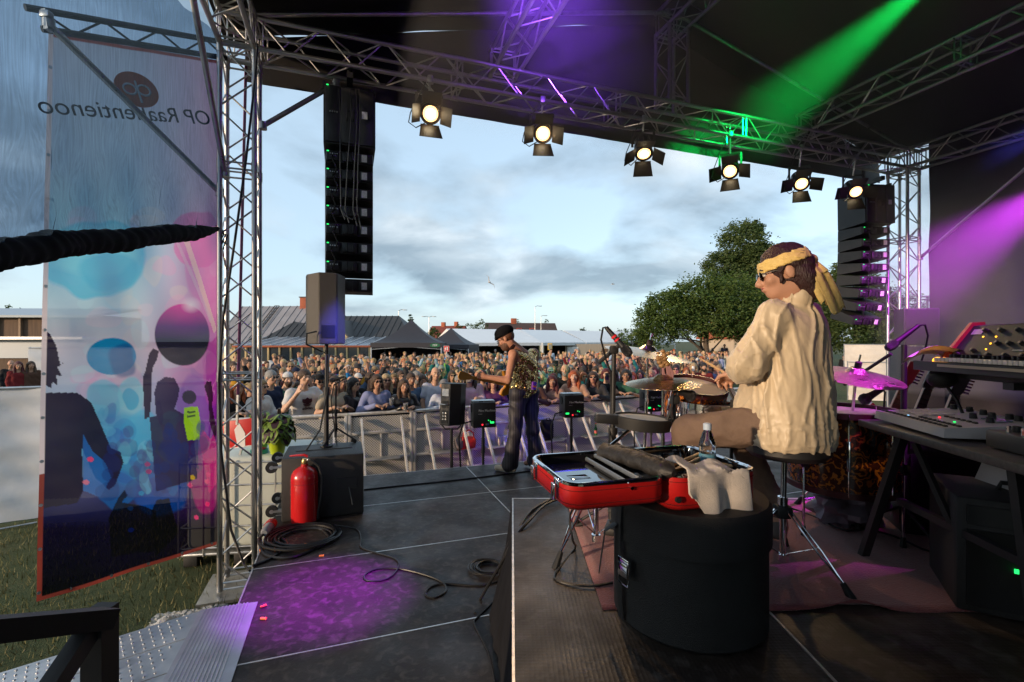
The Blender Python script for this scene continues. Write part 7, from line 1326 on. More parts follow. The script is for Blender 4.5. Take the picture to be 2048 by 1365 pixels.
# ---------------------------------------------------------------- drummer
D = Blob(.0085); HC = npv((1.268, 2.22, 2.718)); RH = head_rot((-.93, .33, -.17)); head(D, HC, RH, 1.0)
LS, RS, LE, RE, LW, RW = (npv(p) for p in ((1.185, 2.15, 2.515), (1.46, 2.38, 2.52), (1.060, 2.16, 2.275), (1.52, 2.62, 2.30), (1.115, 2.36, 2.235), (1.36, 2.76, 2.22)))
HLp, HRp, KL, KR, AL, AR = (npv(p) for p in ((1.26, 2.20, 2.02), (1.40, 2.33, 2.02), (.935, 2.50, 1.925), (1.28, 2.72, 1.93), (.93, 2.62, 1.41), (1.435, 2.60, 1.43)))
CH_ = npv((1.325, 2.265, 2.42)); PV = npv((1.33, 2.265, 2.04)); rt_ = npv((.77, .64, 0)); ff = npv((-.64, .77, 0))
for x, h_ in ((-1, HLp), (1, HRp)): D.cap(PV + rt_ * .07 * x, CH_ + rt_ * .07 * x, .105, .112, .06)
D.cap(CH_, LS, .10, .06, .05).cap(CH_, RS, .10, .06, .05).cap(CH_ + npv((0, 0, .12)), HC + RH @ npv((0, .03, -.07)), .062, .055, .03)
D.cap(LS, LE, .052, .042, .03).cap(LE, LW, .042, .028, .02).cap(RS, RE, .052, .042, .03).cap(RE, RW, .042, .028, .02)
hand(D, LW, (-.10, .95, -.30), (-.3, .1, -1), 1.02, 1.25, .0092, .6, 1); hand(D, RW, (-.6, .7, -.2), (0, 0, -1), 1.0, 1.2, .0092, .6, -1)
for h_, k_, a_ in ((HLp, KL, AL), (HRp, KR, AR)): D.cap(h_, k_, .088, .060, .04).cap(k_, a_, .058, .040, .02).cap(a_, a_ + npv((-.08, .15, -.06)), .04, .032, .03)
dr = link('person', D.mesh('person', M_SKIN), None); dr.color = (.50, .27, .18, 1); tag(dr, 'seated drummer in cream satin shirt with yellow headband, seen from behind', 'person')
def part(name, B, mt, disp=None, parent=dr): o = link(name, B.mesh(name, mt, disp), parent); return o
M_SATIN = mat('cream_satin', (.58, .47, .32), .45, var=.10, vscale=5, bump=.22, bscale=20, spec=.45, stretch=(1, 1, .3), sheen=.3); M_BRTR = mat('brown_cotton', (.16, .105, .075), .9, var=.2, vscale=6, bump=.5, bscale=22)
def crinkle(m):
    nt = m.node_tree; N = nt.nodes.new; L = nt.links.new; tc = N('ShaderNodeTexCoord'); mp = N('ShaderNodeMapping'); mp.inputs['Scale'].default_value = (1, 1, .32); mp.inputs['Rotation'].default_value = (.15, .1, 0); L(tc.outputs['Object'], mp.inputs[0]); hs = None
    for sc_, am in ((8, 1.0), (19, .35)):
        n = N('ShaderNodeTexNoise'); n.inputs['Scale'].default_value = sc_; n.inputs['Detail'].default_value = 2; n.inputs['Distortion'].default_value = .7; L(mp.outputs[0], n.inputs['Vector']); a = N('ShaderNodeMath'); a.operation = 'SUBTRACT'; L(n.outputs[0], a.inputs[0]); a.inputs[1].default_value = .5; b = N('ShaderNodeMath'); b.operation = 'ABSOLUTE'; L(a.outputs[0], b.inputs[0]); c = N('ShaderNodeMath'); c.operation = 'MULTIPLY_ADD'; L(b.outputs[0], c.inputs[0]); c.inputs[1].default_value = -am
        if hs: L(hs, c.inputs[2])
        hs = c.outputs[0]
    bp = N('ShaderNodeBump'); bp.inputs['Strength'].default_value = .30; bp.inputs['Distance'].default_value = .035; L(hs, bp.inputs['Height']); L(bp.outputs[0], nt.nodes['Principled BSDF'].inputs['Normal'])
crinkle(M_SATIN)
B = Blob(.0062)
for x in (-1, 1): B.cap(PV + rt_ * .085 * x + npv((0, 0, -.07)), CH_ + rt_ * .075 * x + npv((0, 0, .0)), .138, .122, .05)
B.cap(PV + ff * .12 + npv((0, 0, .03)), CH_ + ff * .03, .14, .10, .06); B.cap(PV - ff * .05 + npv((0, 0, -.08)), CH_ - ff * .04 + npv((0, 0, .04)), .128, .108, .06)
B.cap(CH_ + npv((0, 0, .05)), LS, .105, .066, .05).cap(CH_ + npv((0, 0, .05)), RS, .105, .068, .05); B.cap(LS, LE + npv((-.005, -.01, .02)), .062, .068, .03); B.cap(LE + npv((0, 0, .01)), LE + (LW - LE) * .45, .068, .054, .03); B.cap(RS, RE, .078, .07, .03); B.cap(RE, RW - (RW - RE) * .2, .07, .05, .03)
B.cap(CH_ + npv((0, 0, .15)), HC + RH @ npv((0, .035, -.125)), .08, .064, .02); B.ell(HC + RH @ npv((0, .0, -.07)), (.075, .075, .06), .01, None, True); B.cut(PV + npv((0, 0, -.125)), (.0, .05, -1))
def folds(X, Y, Z):
    dx, dy = X - 1.33, Y - 2.265; ang = np.arctan2(dy, dx); wv = vnoise(X, Y, Z, 6, 1) * 2; low = np.clip((2.55 - Z) / .5, 0, 1)
    out = .003 * wv * low; r_ = np.random.RandomState(5)
    for i in range(46):
        a, w_, am, fz, ph, z0, zl = r_.uniform(-3.6, .6), r_.uniform(.025, .065), r_.uniform(.005, .011), r_.uniform(5, 13), r_.uniform(0, 6), r_.uniform(1.9, 2.5), r_.uniform(.12, .32)
        out = out - am * np.exp(-((ang - a - .10 * np.sin(Z * fz + ph) - .10 * wv) / w_) ** 2) * np.exp(-((Z - z0) / zl) ** 4)
    n1, n2 = vnoise(X + .5 * Z, Y, Z * .4, 24, 2), vnoise(X, Y - Z * .4, Z, 30, 3); low2 = np.clip((2.14 - Z) / .14, 0, 1); arm = np.clip((1.16 - X) / .06, 0, 1)
    for n_, am in ((n1, .0025 + .004 * arm), (n2, .0012 + .003 * arm), (vnoise(X, Y, Z * 2.0, 20, 8), .006 * low2)): out = out - am * np.clip(1 - np.abs(n_) * 6, 0, 1) ** 2
    return out.astype(np.float32)
sh = part('satin_shirt', B, M_SATIN, folds)
B = Blob(.0095); B.cap(LE + (LW - LE) * .30, LE + (LW - LE) * .46, .064, .060, .01); part('rolled_cuff', B, M_SATIN, lambda X, Y, Z: .003 * np.sin(Z * 160 + X * 60), sh)
B = Blob(.010); B.cap(HLp + npv((-.03, .02, -.01)), HRp + npv((-.03, .02, -.01)), .098, None, .04)
for h_, k_, a_ in ((HLp, KL, AL), (HRp, KR, AR)): B.cap(h_ + (k_ - h_) * .12, k_, .102, .082, .04).cap(k_, a_ + npv((0, 0, .06)), .080, .062, .03)
part('trousers', B, M_BRTR, lambda X, Y, Z: (.004 * np.sin((X + Y) * 26 + vnoise(X, Y, Z, 8, 5) * 9) - .007 * np.clip(1 - np.abs(vnoise(X * .7, Y * .7, Z * 1.3, 16, 9)) * 5, 0, 1) ** 2).astype(np.float32))
for a_ in (AL, AR): B = Blob(.010); B.cap(a_ + npv((.01, -.02, -.06)), a_ + npv((-.10, .18, -.075)), .044, .038, .03); B.cap(a_, a_ + npv((0, 0, -.05)), .046, .05, .03); B.cut((0, 0, RISER + .012), (0, 0, -1)); part('shoe', B, mat('grey_shoe', (.10, .09, .085), .7))
T = lambda p: HC + RH @ npv(p)
B = Blob(.0080); B.ell(T((0, .016, .036)), npv((.076, .094, .088)) + .017, .02, RH); B.ell(T((0, .075, -.03)), (.074, .06, .09), .03, RH); B.cap(T((.055, .075, -.05)), T((.045, .10, -.125)), .035, .022, .03); B.cap(T((-.055, .075, -.05)), T((-.045, .10, -.125)), .035, .022, .03); B.ell(T((0, -.125, -.035)), (.09, .105, .09), .012, RH, True)
for x in (-1, 1): B.ell(T((x * .085, .005, -.012)), (.03, .026, .034), .008, RH, True); B.cap(T((x * .078, -.022, .01)), T((x * .073, -.03, -.05)), .010, .006, .01)
hr = part('hair', B, M_HAIR, lambda X, Y, Z: (.010 * vnoise(X, Y, Z, 40, 7)).astype(np.float32)); hr.color = (.035, .010, .010, 1)
B = Blob(.0068); B.ell(T((0, .014, .032)), npv((.076, .094, .088)) + .023, .02, RH); up_ = RH @ npv((0, -.16, 1)); B.cut(T((0, 0, .080)), up_); B.cut(T((0, 0, .026)), -up_); M_BAND = mat('yellow_cloth', (.70, .50, .16), .6, var=.12, vscale=14, bump=.4, bscale=40, sheen=.2)
bd_ = part('headband', B, M_BAND, lambda X, Y, Z: (.0025 * np.sin(Z * 420 + X * 60) + .004 * vnoise(X, Y, Z, 40, 3)).astype(np.float32))
kn = Vector(T((-.01, .125, .035))); MB().ell(kn, (.026, .026, .028)).build('knot', M_BAND, bd_)
def tail(pts, w, seed):
    m = MB(); n = 40; k = 12; rs_ = np.random.RandomState(seed); ph = rs_.uniform(0, 6, 4); vs = []
    for i in range(n + 1):
        t = i / n; x = t * (len(pts) - 1); q = min(int(x), len(pts) - 2); p = pts[q].lerp(pts[q + 1], x - q); d = (pts[min(q + 1, len(pts) - 1)] - pts[q]).normalized(); sd_ = Vector((.85, .35, .45)); sd_ = (sd_ - d * sd_.dot(d)).normalized(); nr = d.cross(sd_); ww = w * (.35 + .65 * min(1, t * 2.2))
        for j in range(k + 1): s_ = j / k - .5; vs.append(p + sd_ * ww * s_ + nr * (.010 * math.sin(s_ * 9 + ph[0] + t * 2) + .004 * math.sin(s_ * 21 + ph[1] + t * 3)) * min(1, .3 + t) + d * .012 * math.sin(s_ * 13 + ph[2]) * (t > .95))
    m.v = [tuple(v) for v in vs]; m.f = [(i * (k + 1) + j, i * (k + 1) + j + 1, (i + 1) * (k + 1) + j + 1, (i + 1) * (k + 1) + j) for i in range(n) for j in range(k)]; m.m = [0] * len(m.f); o = m.build('headband_tail', M_BAND, bd_, ang=180); s_ = o.modifiers.new('s', 'SOLIDIFY'); s_.thickness = .003
tail([kn, P(1640, 545, 2.12), P(1660, 585, 2.11), P(1676, 622, 2.10)], .085, 1); tail([kn, P(1630, 552, 2.13), P(1645, 585, 2.12), P(1655, 606, 2.11)], .07, 2)
gl = link('sunglasses', SHADES, dr, HM4(HC, RH)); fc = link('face', EYES, dr, HM4(HC, RH)); q = Vector(T((-.083, .012, -.012))); MB().ell(q, (.012, .012, .012)).build('ear_monitor', M_CHR, dr)
MB().path([Vector(LW) + Matrix.Rotation(a, 3, Vector(LW - LE).normalized()) @ (Vector(LW - LE).orthogonal().normalized() * .034) for a in [k * .5236 for k in range(12)]], .004, 6, closed=True).build('bracelet', mat('gold', (.75, .48, .12), .25, 1.0), dr)
drumstick('drumstick in the left hand of the drummer, pointing at the tom', P(1490, 770, 2.40), P(1398, 716, 2.78), grp='drumsticks held by the drummer')
tab = thing('tablet', 'tablet leaning on a stand in front of the drummer', 'tablet', P(1463, 800, 2.62)); A = Matrix.Translation(P(1464, 785, 2.64)) @ Matrix.Rotation(R(62), 4, 'Z') @ Matrix.Rotation(R(-24), 4, 'X'); MB().rbox((0, 0, 0), (.20, .012, .27), .004, A).build('case', M_BLK, tab); MB().box((0, -.0065, 0), (.18, .003, .245), A).build('screen', mat('tablet_screen', (.30, .27, .24), .25), tab, smooth=False); MB().tube(P(1464, 800, 2.66), Vector((P(1464, 800, 2.66).x, 2.68, RISER + .01)), .010, n=8).build('stand_pole', M_BLKM, tab)
# ---------------------------------------------------------------- guitarist
Gb = Blob(.0105); HC = npv((-.072, 5.70, 2.425)); RH = head_rot((-.86, .22, -.42)); head(Gb, HC, RH, 1.0)
LS, RS, LE, RE, LW, RW = (npv(p) for p in ((.015, 5.62, 2.245), (.27, 5.90, 2.25), (-.045, 5.49, 1.945), (.30, 6.08, 1.97), (-.305, 5.505, 1.985), (.07, 6.05, 1.88)))
HLp, HRp, KL, KR, AL, AR = (npv(p) for p in ((.07, 5.71, 1.73), (.22, 5.85, 1.73), (.035, 5.71, 1.30), (.255, 5.86, 1.30), (-.015, 5.78, .90), (.30, 5.98, .90)))
CH_ = npv((.145, 5.765, 2.12)); PV = npv((.145, 5.78, 1.76)); rt_ = npv((.69, .72, 0)); ff = npv((-.72, .69, 0))
for x in (-1, 1): Gb.cap(PV + rt_ * .065 * x, CH_ + rt_ * .07 * x, .10, .108, .06)
Gb.cap(CH_, LS, .095, .058, .05).cap(CH_, RS, .095, .058, .05).cap(CH_ + npv((0, 0, .12)), HC + RH @ npv((0, .03, -.07)), .062, .055, .03)
Gb.cap(LS, LE, .052, .040, .03).cap(LE, LW, .042, .028, .02).cap(RS, RE, .052, .042, .03).cap(RE, RW, .042, .028, .02)
hand(Gb, LW, (-.80, -.15, .12), (-.35, .85, .1), 1.02, 1.3, .0105, .5, -1); hand(Gb, RW, (-.8, -.3, -.2), (-.2, -.9, 0), 1.0, .9, .0105, .6, 1)
for h_, k_, a_ in ((HLp, KL, AL), (HRp, KR, AR)): Gb.cap(h_, k_, .088, .058, .04).cap(k_, a_, .055, .038, .02).cap(a_, a_ + npv((-.12, .06, -.05)), .038, .032, .03)
gt = link('person', Gb.mesh('person', M_SKIN), None); gt.color = (.52, .25, .16, 1); tag(gt, 'guitarist in gold sequin vest, black hat and striped flared trousers', 'person')
def sequins():
    m = bpy.data.materials.new('gold_sequins'); m.use_nodes = True; nt = m.node_tree; b = nt.nodes['Principled BSDF']; N = nt.nodes.new; L = nt.links.new; tc = N('ShaderNodeTexCoord'); v = N('ShaderNodeTexVoronoi'); v.inputs['Scale'].default_value = 95; L(tc.outputs['Object'], v.inputs['Vector']); ge = N('ShaderNodeNewGeometry'); s1 = N('ShaderNodeVectorMath'); s1.operation = 'SUBTRACT'; L(v.outputs['Color'], s1.inputs[0]); s1.inputs[1].default_value = (.5, .5, .5); s2 = N('ShaderNodeVectorMath'); s2.operation = 'MULTIPLY_ADD'; L(s1.outputs[0], s2.inputs[0]); s2.inputs[1].default_value = (1.3, 1.3, 1.3); L(ge.outputs['Normal'], s2.inputs[2]); nm = N('ShaderNodeVectorMath'); nm.operation = 'NORMALIZE'; L(s2.outputs[0], nm.inputs[0]); L(nm.outputs[0], b.inputs['Normal']); b.inputs['Metallic'].default_value = 1.0; b.inputs['Roughness'].default_value = .22
    r = N('ShaderNodeValToRGB'); e = r.color_ramp.elements; e[0].color = (.30, .17, .05, 1); e[1].color = (1.0, .74, .34, 1); sp = N('ShaderNodeSeparateColor'); L(v.outputs['Color'], sp.inputs[0]); L(sp.outputs[0], r.inputs[0]); L(r.outputs[0], b.inputs['Base Color']); return m
B = Blob(.0105)
for x in (-1, 1): B.cap(PV + rt_ * .068 * x + npv((0, 0, .02)), CH_ + rt_ * .072 * x, .122, .120, .06); 
B.cap(CH_ + npv((0, 0, .04)), LS * .8 + CH_ * .2 + npv((0, 0, .01)), .10, .066, .05).cap(CH_ + npv((0, 0, .04)), RS * .8 + CH_ * .2 + npv((0, 0, .01)), .10, .066, .05); B.cut(PV + npv((0, 0, -.035)), (0, 0, -1)); B.ell(HC + RH @ npv((0, .02, -.12)), (.08, .07, .05), .01, None, True)
part('sequin_vest', B, sequins(), lambda X, Y, Z: (.012 * vnoise(X, Y, Z, 12, 4) + .006 * np.sin(Z * 40 + X * 30)).astype(np.float32), gt)
def pinstripe():
    m = bpy.data.materials.new('pinstripe'); m.use_nodes = True; nt = m.node_tree; b = nt.nodes['Principled BSDF']; N = nt.nodes.new; L = nt.links.new; tc = N('ShaderNodeTexCoord'); mp = N('ShaderNodeMapping'); mp.inputs['Scale'].default_value = (1, .35, .04); L(tc.outputs['Object'], mp.inputs[0]); w = N('ShaderNodeTexWave'); w.inputs['Scale'].default_value = 16; L(mp.outputs[0], w.inputs['Vector']); r = N('ShaderNodeValToRGB'); e = r.color_ramp.elements; e[0].position = .80; e[0].color = (.004, .004, .007, 1); e[1].position = .97; e[1].color = (.07, .06, .08, 1); L(w.outputs[0], r.inputs[0]); L(r.outputs[0], b.inputs['Base Color']); b.inputs['Roughness'].default_value = .6; return m
B = Blob(.0105); B.cap(HLp + npv((0, 0, .05)), HRp + npv((0, 0, .05)), .112, None, .04)
for h_, k_, a_ in ((HLp, KL, AL), (HRp, KR, AR)): B.cap(h_, k_, .108, .076, .04).cap(k_, a_ + npv((-.01, 0, .0)), .072, .098, .03)
B.cut((0, 0, DECK + .018), (0, 0, -1)); part('flared_trousers', B, pinstripe(), lambda X, Y, Z: (.007 * np.sin(Z * 22 + X * 14 + vnoise(X, Y, Z, 7, 2) * 8)).astype(np.float32), gt)
for a_ in (AL, AR): B = Blob(.010); B.cap(a_ + npv((.03, -.02, -.05)), a_ + npv((-.17, .08, -.06)) if a_ is AL else a_ + npv((.16, -.06, -.055)), .042, .036, .03); B.cut((0, 0, DECK + .004), (0, 0, -1)); part('shoe', B, mat('cream_shoe', (.45, .38, .28), .6), None, gt)
T = lambda p: HC + RH @ npv(p)
B = Blob(.009); B.ell(T((0, .012, .085)), (.104, .124, .080), .02, RH); B.ell(T((0, -.02, .05)), (.10, .118, .035), .02, RH); B.cut(T((0, 0, .035)), -(RH @ npv((0, .18, 1)))); part('black_hat', B, M_BFAB, None, gt); B = Blob(.009); B.ell(T((0, -.085, .045)), (.062, .052, .012), .01, RH); part('hat_brim', B, M_BFAB, None, gt)
B = Blob(.008); B.ell(T((0, .016, .03)), npv((.076, .094, .088)) + .008, .02, RH); B.ell(T((0, -.115, -.03)), (.09, .12, .10), .012, RH, True); hr = part('hair', B, M_HAIR, None, gt); hr.color = (.16, .055, .02, 1)
B = Blob(.008); B.ell(T((0, -.03, -.058)), (.065, .072, .072), .02, RH); B.ell(T((0, -.05, -.098)), (.04, .04, .035), .03, RH); B.cut(T((0, 0, -.045)), RH @ npv((0, .1, 1))); hr = part('beard', B, M_HAIR, None, gt); hr.color = (.16, .075, .045, 1)
link('glasses', SPECS, gt, HM4(HC, RH)); link('face', EYES, gt, HM4(HC, RH)); m = MB(); q = Vector(T((-.083, .014, -.01))); m.ell(q, (.010, .010, .012)); m.path([q, q + Vector((.03, 0, .03)), q + Vector((.06, .01, -.02)), q + Vector((.08, .02, -.10))], .003, 5); m.build('ear_monitor', mat('clear_grey', (.4, .4, .4), .3), gt)
MB().path([P(1021, 700, 5.60), P(1029, 690, 5.545), P(1040, 697, 5.535), P(1052, 706, 5.535), P(1066, 721, 5.565), P(1077, 735, 5.63), P(1085, 747, 5.73)], [(.030, .004)] * 7, 8, flat=(.5, -.85, .2)).build('shoulder_strap', mat('dark_strap', (.04, .018, .022), .5), gt)
pk = thing('belt_pack', 'purple radio pack with orange mark on the guitarist belt', 'radio pack', P(1068, 773, 5.62)); A = Matrix.Translation(P(1068, 772, 5.62)) @ Matrix.Rotation(R(35), 4, 'Z') @ Matrix.Rotation(R(6), 4, 'Y'); MB().rbox((0, 0, 0), (.062, .025, .095), .006, A).build('case', mat('purple_case', (.16, .03, .30), .5), pk); MB().box((0, -.0135, -.008), (.04, .003, .022), A).build('orange_mark', mat('orange_mark', (.8, .22, .02), .5), pk, smooth=False); MB().tube(A @ Vector((.02, 0, .045)), A @ Vector((.02, 0, .11)), .004, n=6).build('aerial', M_RUB, pk)
eg = thing('electric_guitar', 'amber electric guitar held by the guitarist, neck pointing left', 'guitar', (.01, 5.90, 1.86)); c = Vector((.0, 5.905, 1.855)); ax = Vector((-.68, -.70, .19)).normalized(); GM = frame(c, ax, (-.1, -.15, 1)); M_AMB = mat('amber_lacquer', (.55, .23, .025), .18, coat=.8, var=.15, vscale=4); M_GNK = mat('amber_neck', (.52, .27, .06), .3, coat=.3)
out_ = [(-.20, .0), (-.19, .10), (-.12, .165), (-.03, .15), (.02, .115), (.08, .12), (.16, .165), (.21, .15), (.17, .08), (.13, .04), (.13, -.04), (.17, -.08), (.19, -.14), (.13, -.16), (.06, -.125), (0, -.12), (-.06, -.155), (-.13, -.165), (-.19, -.11)]
b = MB().prism(out_, .045, GM @ Matrix.Translation((0, 0, -.0225))).build('body', M_AMB, eg); bv = b.modifiers.new('b', 'BEVEL'); bv.width = .010; bv.segments = 3
nk = MB().prism([(.10, -.028), (.68, -.021), (.68, .021), (.10, .028)], .026, GM @ Matrix.Translation((0, 0, .0))).build('neck', M_GNK, eg); bv = nk.modifiers.new('b', 'BEVEL'); bv.width = .007; bv.segments = 2
hd = MB().prism([(.68, -.021), (.71, -.034), (.84, -.05), (.87, -.02), (.86, .03), (.84, .05), (.71, .034), (.68, .021)], .015, GM @ Matrix.Translation((0, 0, .002))).build('headstock', M_GNK, eg)
for k in range(3):
    for s_ in (-1, 1): q0 = GM @ Vector((.725 + .045 * k, s_ * .04, .008)); q1 = GM @ Vector((.725 + .045 * k, s_ * .068, .008)); MB().tube(q0, q1, .004, n=6).ell(q1, (.010, .010, .010)).build('tuning_peg', mat('cream_peg', (.5, .38, .18), .4), hd)
for x in (-.02, .06): MB().rbox((x, 0, .027), (.035, .08, .012), .004, GM).build('pickup', M_BLK, eg)
m = MB()
for k in range(4): m.path([GM @ Vector((.80 + .015 * k, .03 - .02 * k, .01)), GM @ Vector((.86, .05 + .02 * k, .02)), GM @ Vector((.90 - .02 * k, .09 + .02 * k, .03)), GM @ Vector((.87 - .03 * k, .13, .02))], .0012, 4)
m.build('string_ends', M_STEEL, eg)
# ================================================================ town, tents and trees behind the crowd
def gable_house(name, label, M, L_, W_, hw, hr, wallm, roofm, hip=0.0, over=.4, seams=0, parts=()):
    """house with its long side along local x; walls, roof slopes with standing seams"""
    root = thing(name, label, 'building', M.translation); MB().box((0, 0, hw / 2), (L_, W_, hw), M).build('wall', wallm, root, smooth=False)
    z0, z1 = hw, hw + hr; a, b = L_ / 2 + over, W_ / 2 + over; r0 = L_ / 2 - hip + (over if hip == 0 else 0); k = hr / (W_ / 2); ze = z0 - over * k
    rf = MB(); pts = [(-a, -b, ze), (a, -b, ze), (r0, 0, z1), (-r0, 0, z1), (-a, b, ze), (a, b, ze)]; rf.add([M @ Vector(p) for p in pts], [(0, 1, 2, 3), (5, 4, 3, 2), (1, 5, 2), (4, 0, 3)]); r_ = rf.build('roof', roofm, root, smooth=False); so = r_.modifiers.new('s', 'SOLIDIFY'); so.thickness = .12; so.offset = -1
    if seams:
        for i in range(seams + 1):
            x = -a + 2 * a * i / seams; t = 1.0 if abs(x) <= r0 else max(0, 1 - (abs(x) - r0) / max(a - r0, .01))
            if t > .05: p, q = M @ Vector((x, -b, ze + .03)), M @ Vector((x, -b + b * t, ze + (z1 - ze) * t + .03)); MB().bar(p, q, .05, .06).build('roof_seam', roofm, r_, smooth=False)
    return root
def house_window(root, M, x, z, w, h, y, frame_m, nx=1):
    f = MB().box((x, y, z), (w, .08, h), M).build('window', frame_m, root, smooth=False); MB().box((x, y - .05, z), (w - .16, .03, h - .16), M).build('pane', M_PANE, f, smooth=False)
    for k in range(1, nx): MB().box((x - w / 2 + w * k / nx, y - .075, z), (.05, .03, h - .16), M).build('mullion', frame_m, f, smooth=False)
M_PANE = mat('window_glass', (.05, .06, .07), .08, spec=.8); M_CREAM = mat('cream_boards', (.52, .42, .22), .7, var=.08, vscale=2, stretch=(14, 14, .4)); M_TINR = mat('grey_tin_roof', (.30, .28, .29), .5, .3, var=.15, vscale=.8); M_BLKR = mat('black_tin_roof', (.035, .034, .036), .55, var=.2, vscale=.6); M_BRICK = mat('red_brick', (.36, .10, .05), .85, var=.2, vscale=8); M_TRIM = mat('pale_wood', (.55, .40, .20), .6)
A = Mz(R(-6), (P(552, 683, 46).x, 49, 0)); h1 = gable_house('cream_house', 'cream house with old grey tin roof and brick chimney', A, 9.5, 8.0, 2.6, 3.4, M_CREAM, M_TINR, 0, .5, 14); c = A @ Vector((1.6, 0, 6.2)); ch = MB().rbox((0, 0, 0), (.8, .7, 1.3), .02, Matrix.Translation(c)).build('chimney', M_BRICK, h1); MB().box((0, 0, .68), (.95, .85, .1), Matrix.Translation(c)).build('chimney_cap', mat('dark_cap', (.08, .07, .07), .7), ch, smooth=False)
for k in range(2): MB().bar(A @ Vector((-1.6 + .5 * k, -4.4, 2.5)), A @ Vector((-1.6 + .5 * k, -.2, 6.0)), .06, .06).build('roof_ladder_rail', M_RUB, h1, smooth=False)
for k in range(12): t = k / 11; MB().bar((A @ Vector((-1.6, -4.4, 2.55))).lerp(A @ Vector((-1.6, -.2, 6.05)), t), (A @ Vector((-1.1, -4.4, 2.55))).lerp(A @ Vector((-1.1, -.2, 6.05)), t), .05, .05).build('ladder_rung', M_RUB, h1, smooth=False)
house_window(h1, A, -4.0, 2.0, 1.2, .9, -4.05, M_TRIM); house_window(h1, A, 2.4, 1.9, 1.2, .9, -4.05, M_TRIM); an = MB(); q = A @ Vector((2.4, 0, 6.0)); an.tube(q, q + Vector((0, 0, 2.6)), .03, n=6); an.tube(q + Vector((-.5, 0, 1.5)), q + Vector((.6, 0, 1.55)), .02, n=6); an.tube(q + Vector((-.1, 0, 2.5)), q + Vector((1.1, 0, 2.35)), .02, n=6); an.build('aerial', M_STEEL, h1)
A = Mz(R(-3), (P(690, 683, 44).x - .6, 47.5, 0)); h2 = gable_house('long_hall', 'long low hall with black hipped tin roof', A, 14.5, 8.5, 2.2, 2.7, M_CREAM, M_BLKR, 2.4, .5, 26)
gm = MB(); g0 = [(-1.7, -4.75, 1.9), (2.3, -4.75, 1.9), (.3, -4.75, 4.25), (.3, -.6, 4.25)]; gm.add([A @ Vector(p) for p in g0], [(0, 1, 2)]); gm.build('gable_wall', M_CREAM, h2, smooth=False); gm = MB(); gm.add([A @ Vector(p) for p in ((-2.0, -4.95, 1.75), (.3, -4.95, 4.40), (.3, -.4, 4.40), (-2.0, -3.9, 1.75), (2.6, -4.95, 1.75), (2.6, -3.9, 1.75))], [(0, 1, 2, 3), (1, 4, 5, 2)]); o = gm.build('gable_roof', M_BLKR, h2, smooth=False); so = o.modifiers.new('s', 'SOLIDIFY'); so.thickness = .1
A = Mz(R(0), (P(640, 683, 39).x, 40.2, 0)); tr_ = thing('glazed_terrace', 'low glazed terrace with pale wooden posts and shiny roof', 'building', A.translation); M_SHEET = mat('shiny_sheet_roof', (.34, .38, .44), .16, .75, rvar=.08, vscale=2)
rf = MB(); rf.add([A @ Vector(p) for p in ((-6.6, -2.3, 2.05), (7.2, -2.3, 2.05), (7.2, 2.4, 2.75), (-5.4, 2.4, 2.75))], [(0, 1, 2, 3)]); o = rf.build('roof', M_SHEET, tr_, smooth=False); so = o.modifiers.new('s', 'SOLIDIFY'); so.thickness = .08
for k in range(15): x = -6.4 + k * .97; MB().bar(A @ Vector((x, -2.3, 2.09)), A @ Vector((x + .2, 2.3, 2.79)), .04, .05).build('roof_seam', mat('pale_seam', (.55, .58, .62), .4), tr_, smooth=False)
MB().box((.3, -2.3, 1.97), (13.7, .10, .14), A).build('fascia', M_BRICK, tr_, smooth=False); MB().box((.3, -2.12, .38), (13.6, .12, .76), A).build('plinth', M_WHITE, tr_, smooth=False); MB().box((.3, .8, 1.2), (13.4, .1, 2.3), A).build('back_wall', mat('dim_wood', (.16, .09, .05), .8), tr_, smooth=False); MB().box((.3, -.6, .02), (13.4, 2.8, .06), A).build('floor', mat('dim_floor', (.12, .10, .08), .8), tr_, smooth=False)
for k in range(16): x = -6.45 + k * .90; MB().box((x, -2.15, 1.36), (.13, .13, 1.20), A).build('post', M_TRIM, tr_, smooth=False); (k < 15) and MB().box((x + .45, -2.10, 1.36), (.72, .03, 1.14), A).build('pane', M_PANE, tr_, smooth=False)
A = Mz(R(12), (P(1042, 655, 115).x, 118, 0)); h3 = gable_house('brown_roof_house', 'far house with long dark brown roof and red roof windows', A, 17, 9, 2.6, 4.3, M_CREAM, mat('brown_tiles', (.07, .045, .04), .8, var=.2, vscale=1), 0, .4)
for x in (-1.0, 2.2): f = MB().box((x, -2.6, 5.05), (1.3, .1, 1.0), A @ Matrix.Translation((0, 0, 0))).build('roof_window', mat('red_frame', (.5, .06, .03), .6), h3, smooth=False); MB().box((x, -2.68, 5.05), (.9, .08, .7), A).build('pane', M_PANE, f, smooth=False)
MB().rbox((-1.8, 0, 7.3), (1.3, .8, 1.4), .02, A).build('chimney', M_BRICK, h3)
A = Mz(R(-18), (P(892, 655, 120).x, 125, 0)); h4 = gable_house('red_roof_house', 'far house with dark red roof and two chimneys', A, 9, 8, 2.8, 3.6, M_CREAM, mat('dark_red_tiles', (.16, .035, .025), .8, var=.2), 0, .4); MB().rbox((-1.5, 0, 6.7), (1.0, .8, 1.3), .02, A).build('chimney', M_BRICK, h4); MB().rbox((2.2, 0, 6.8), (.9, .8, 1.3), .02, A).build('chimney', M_BRICK, h4)
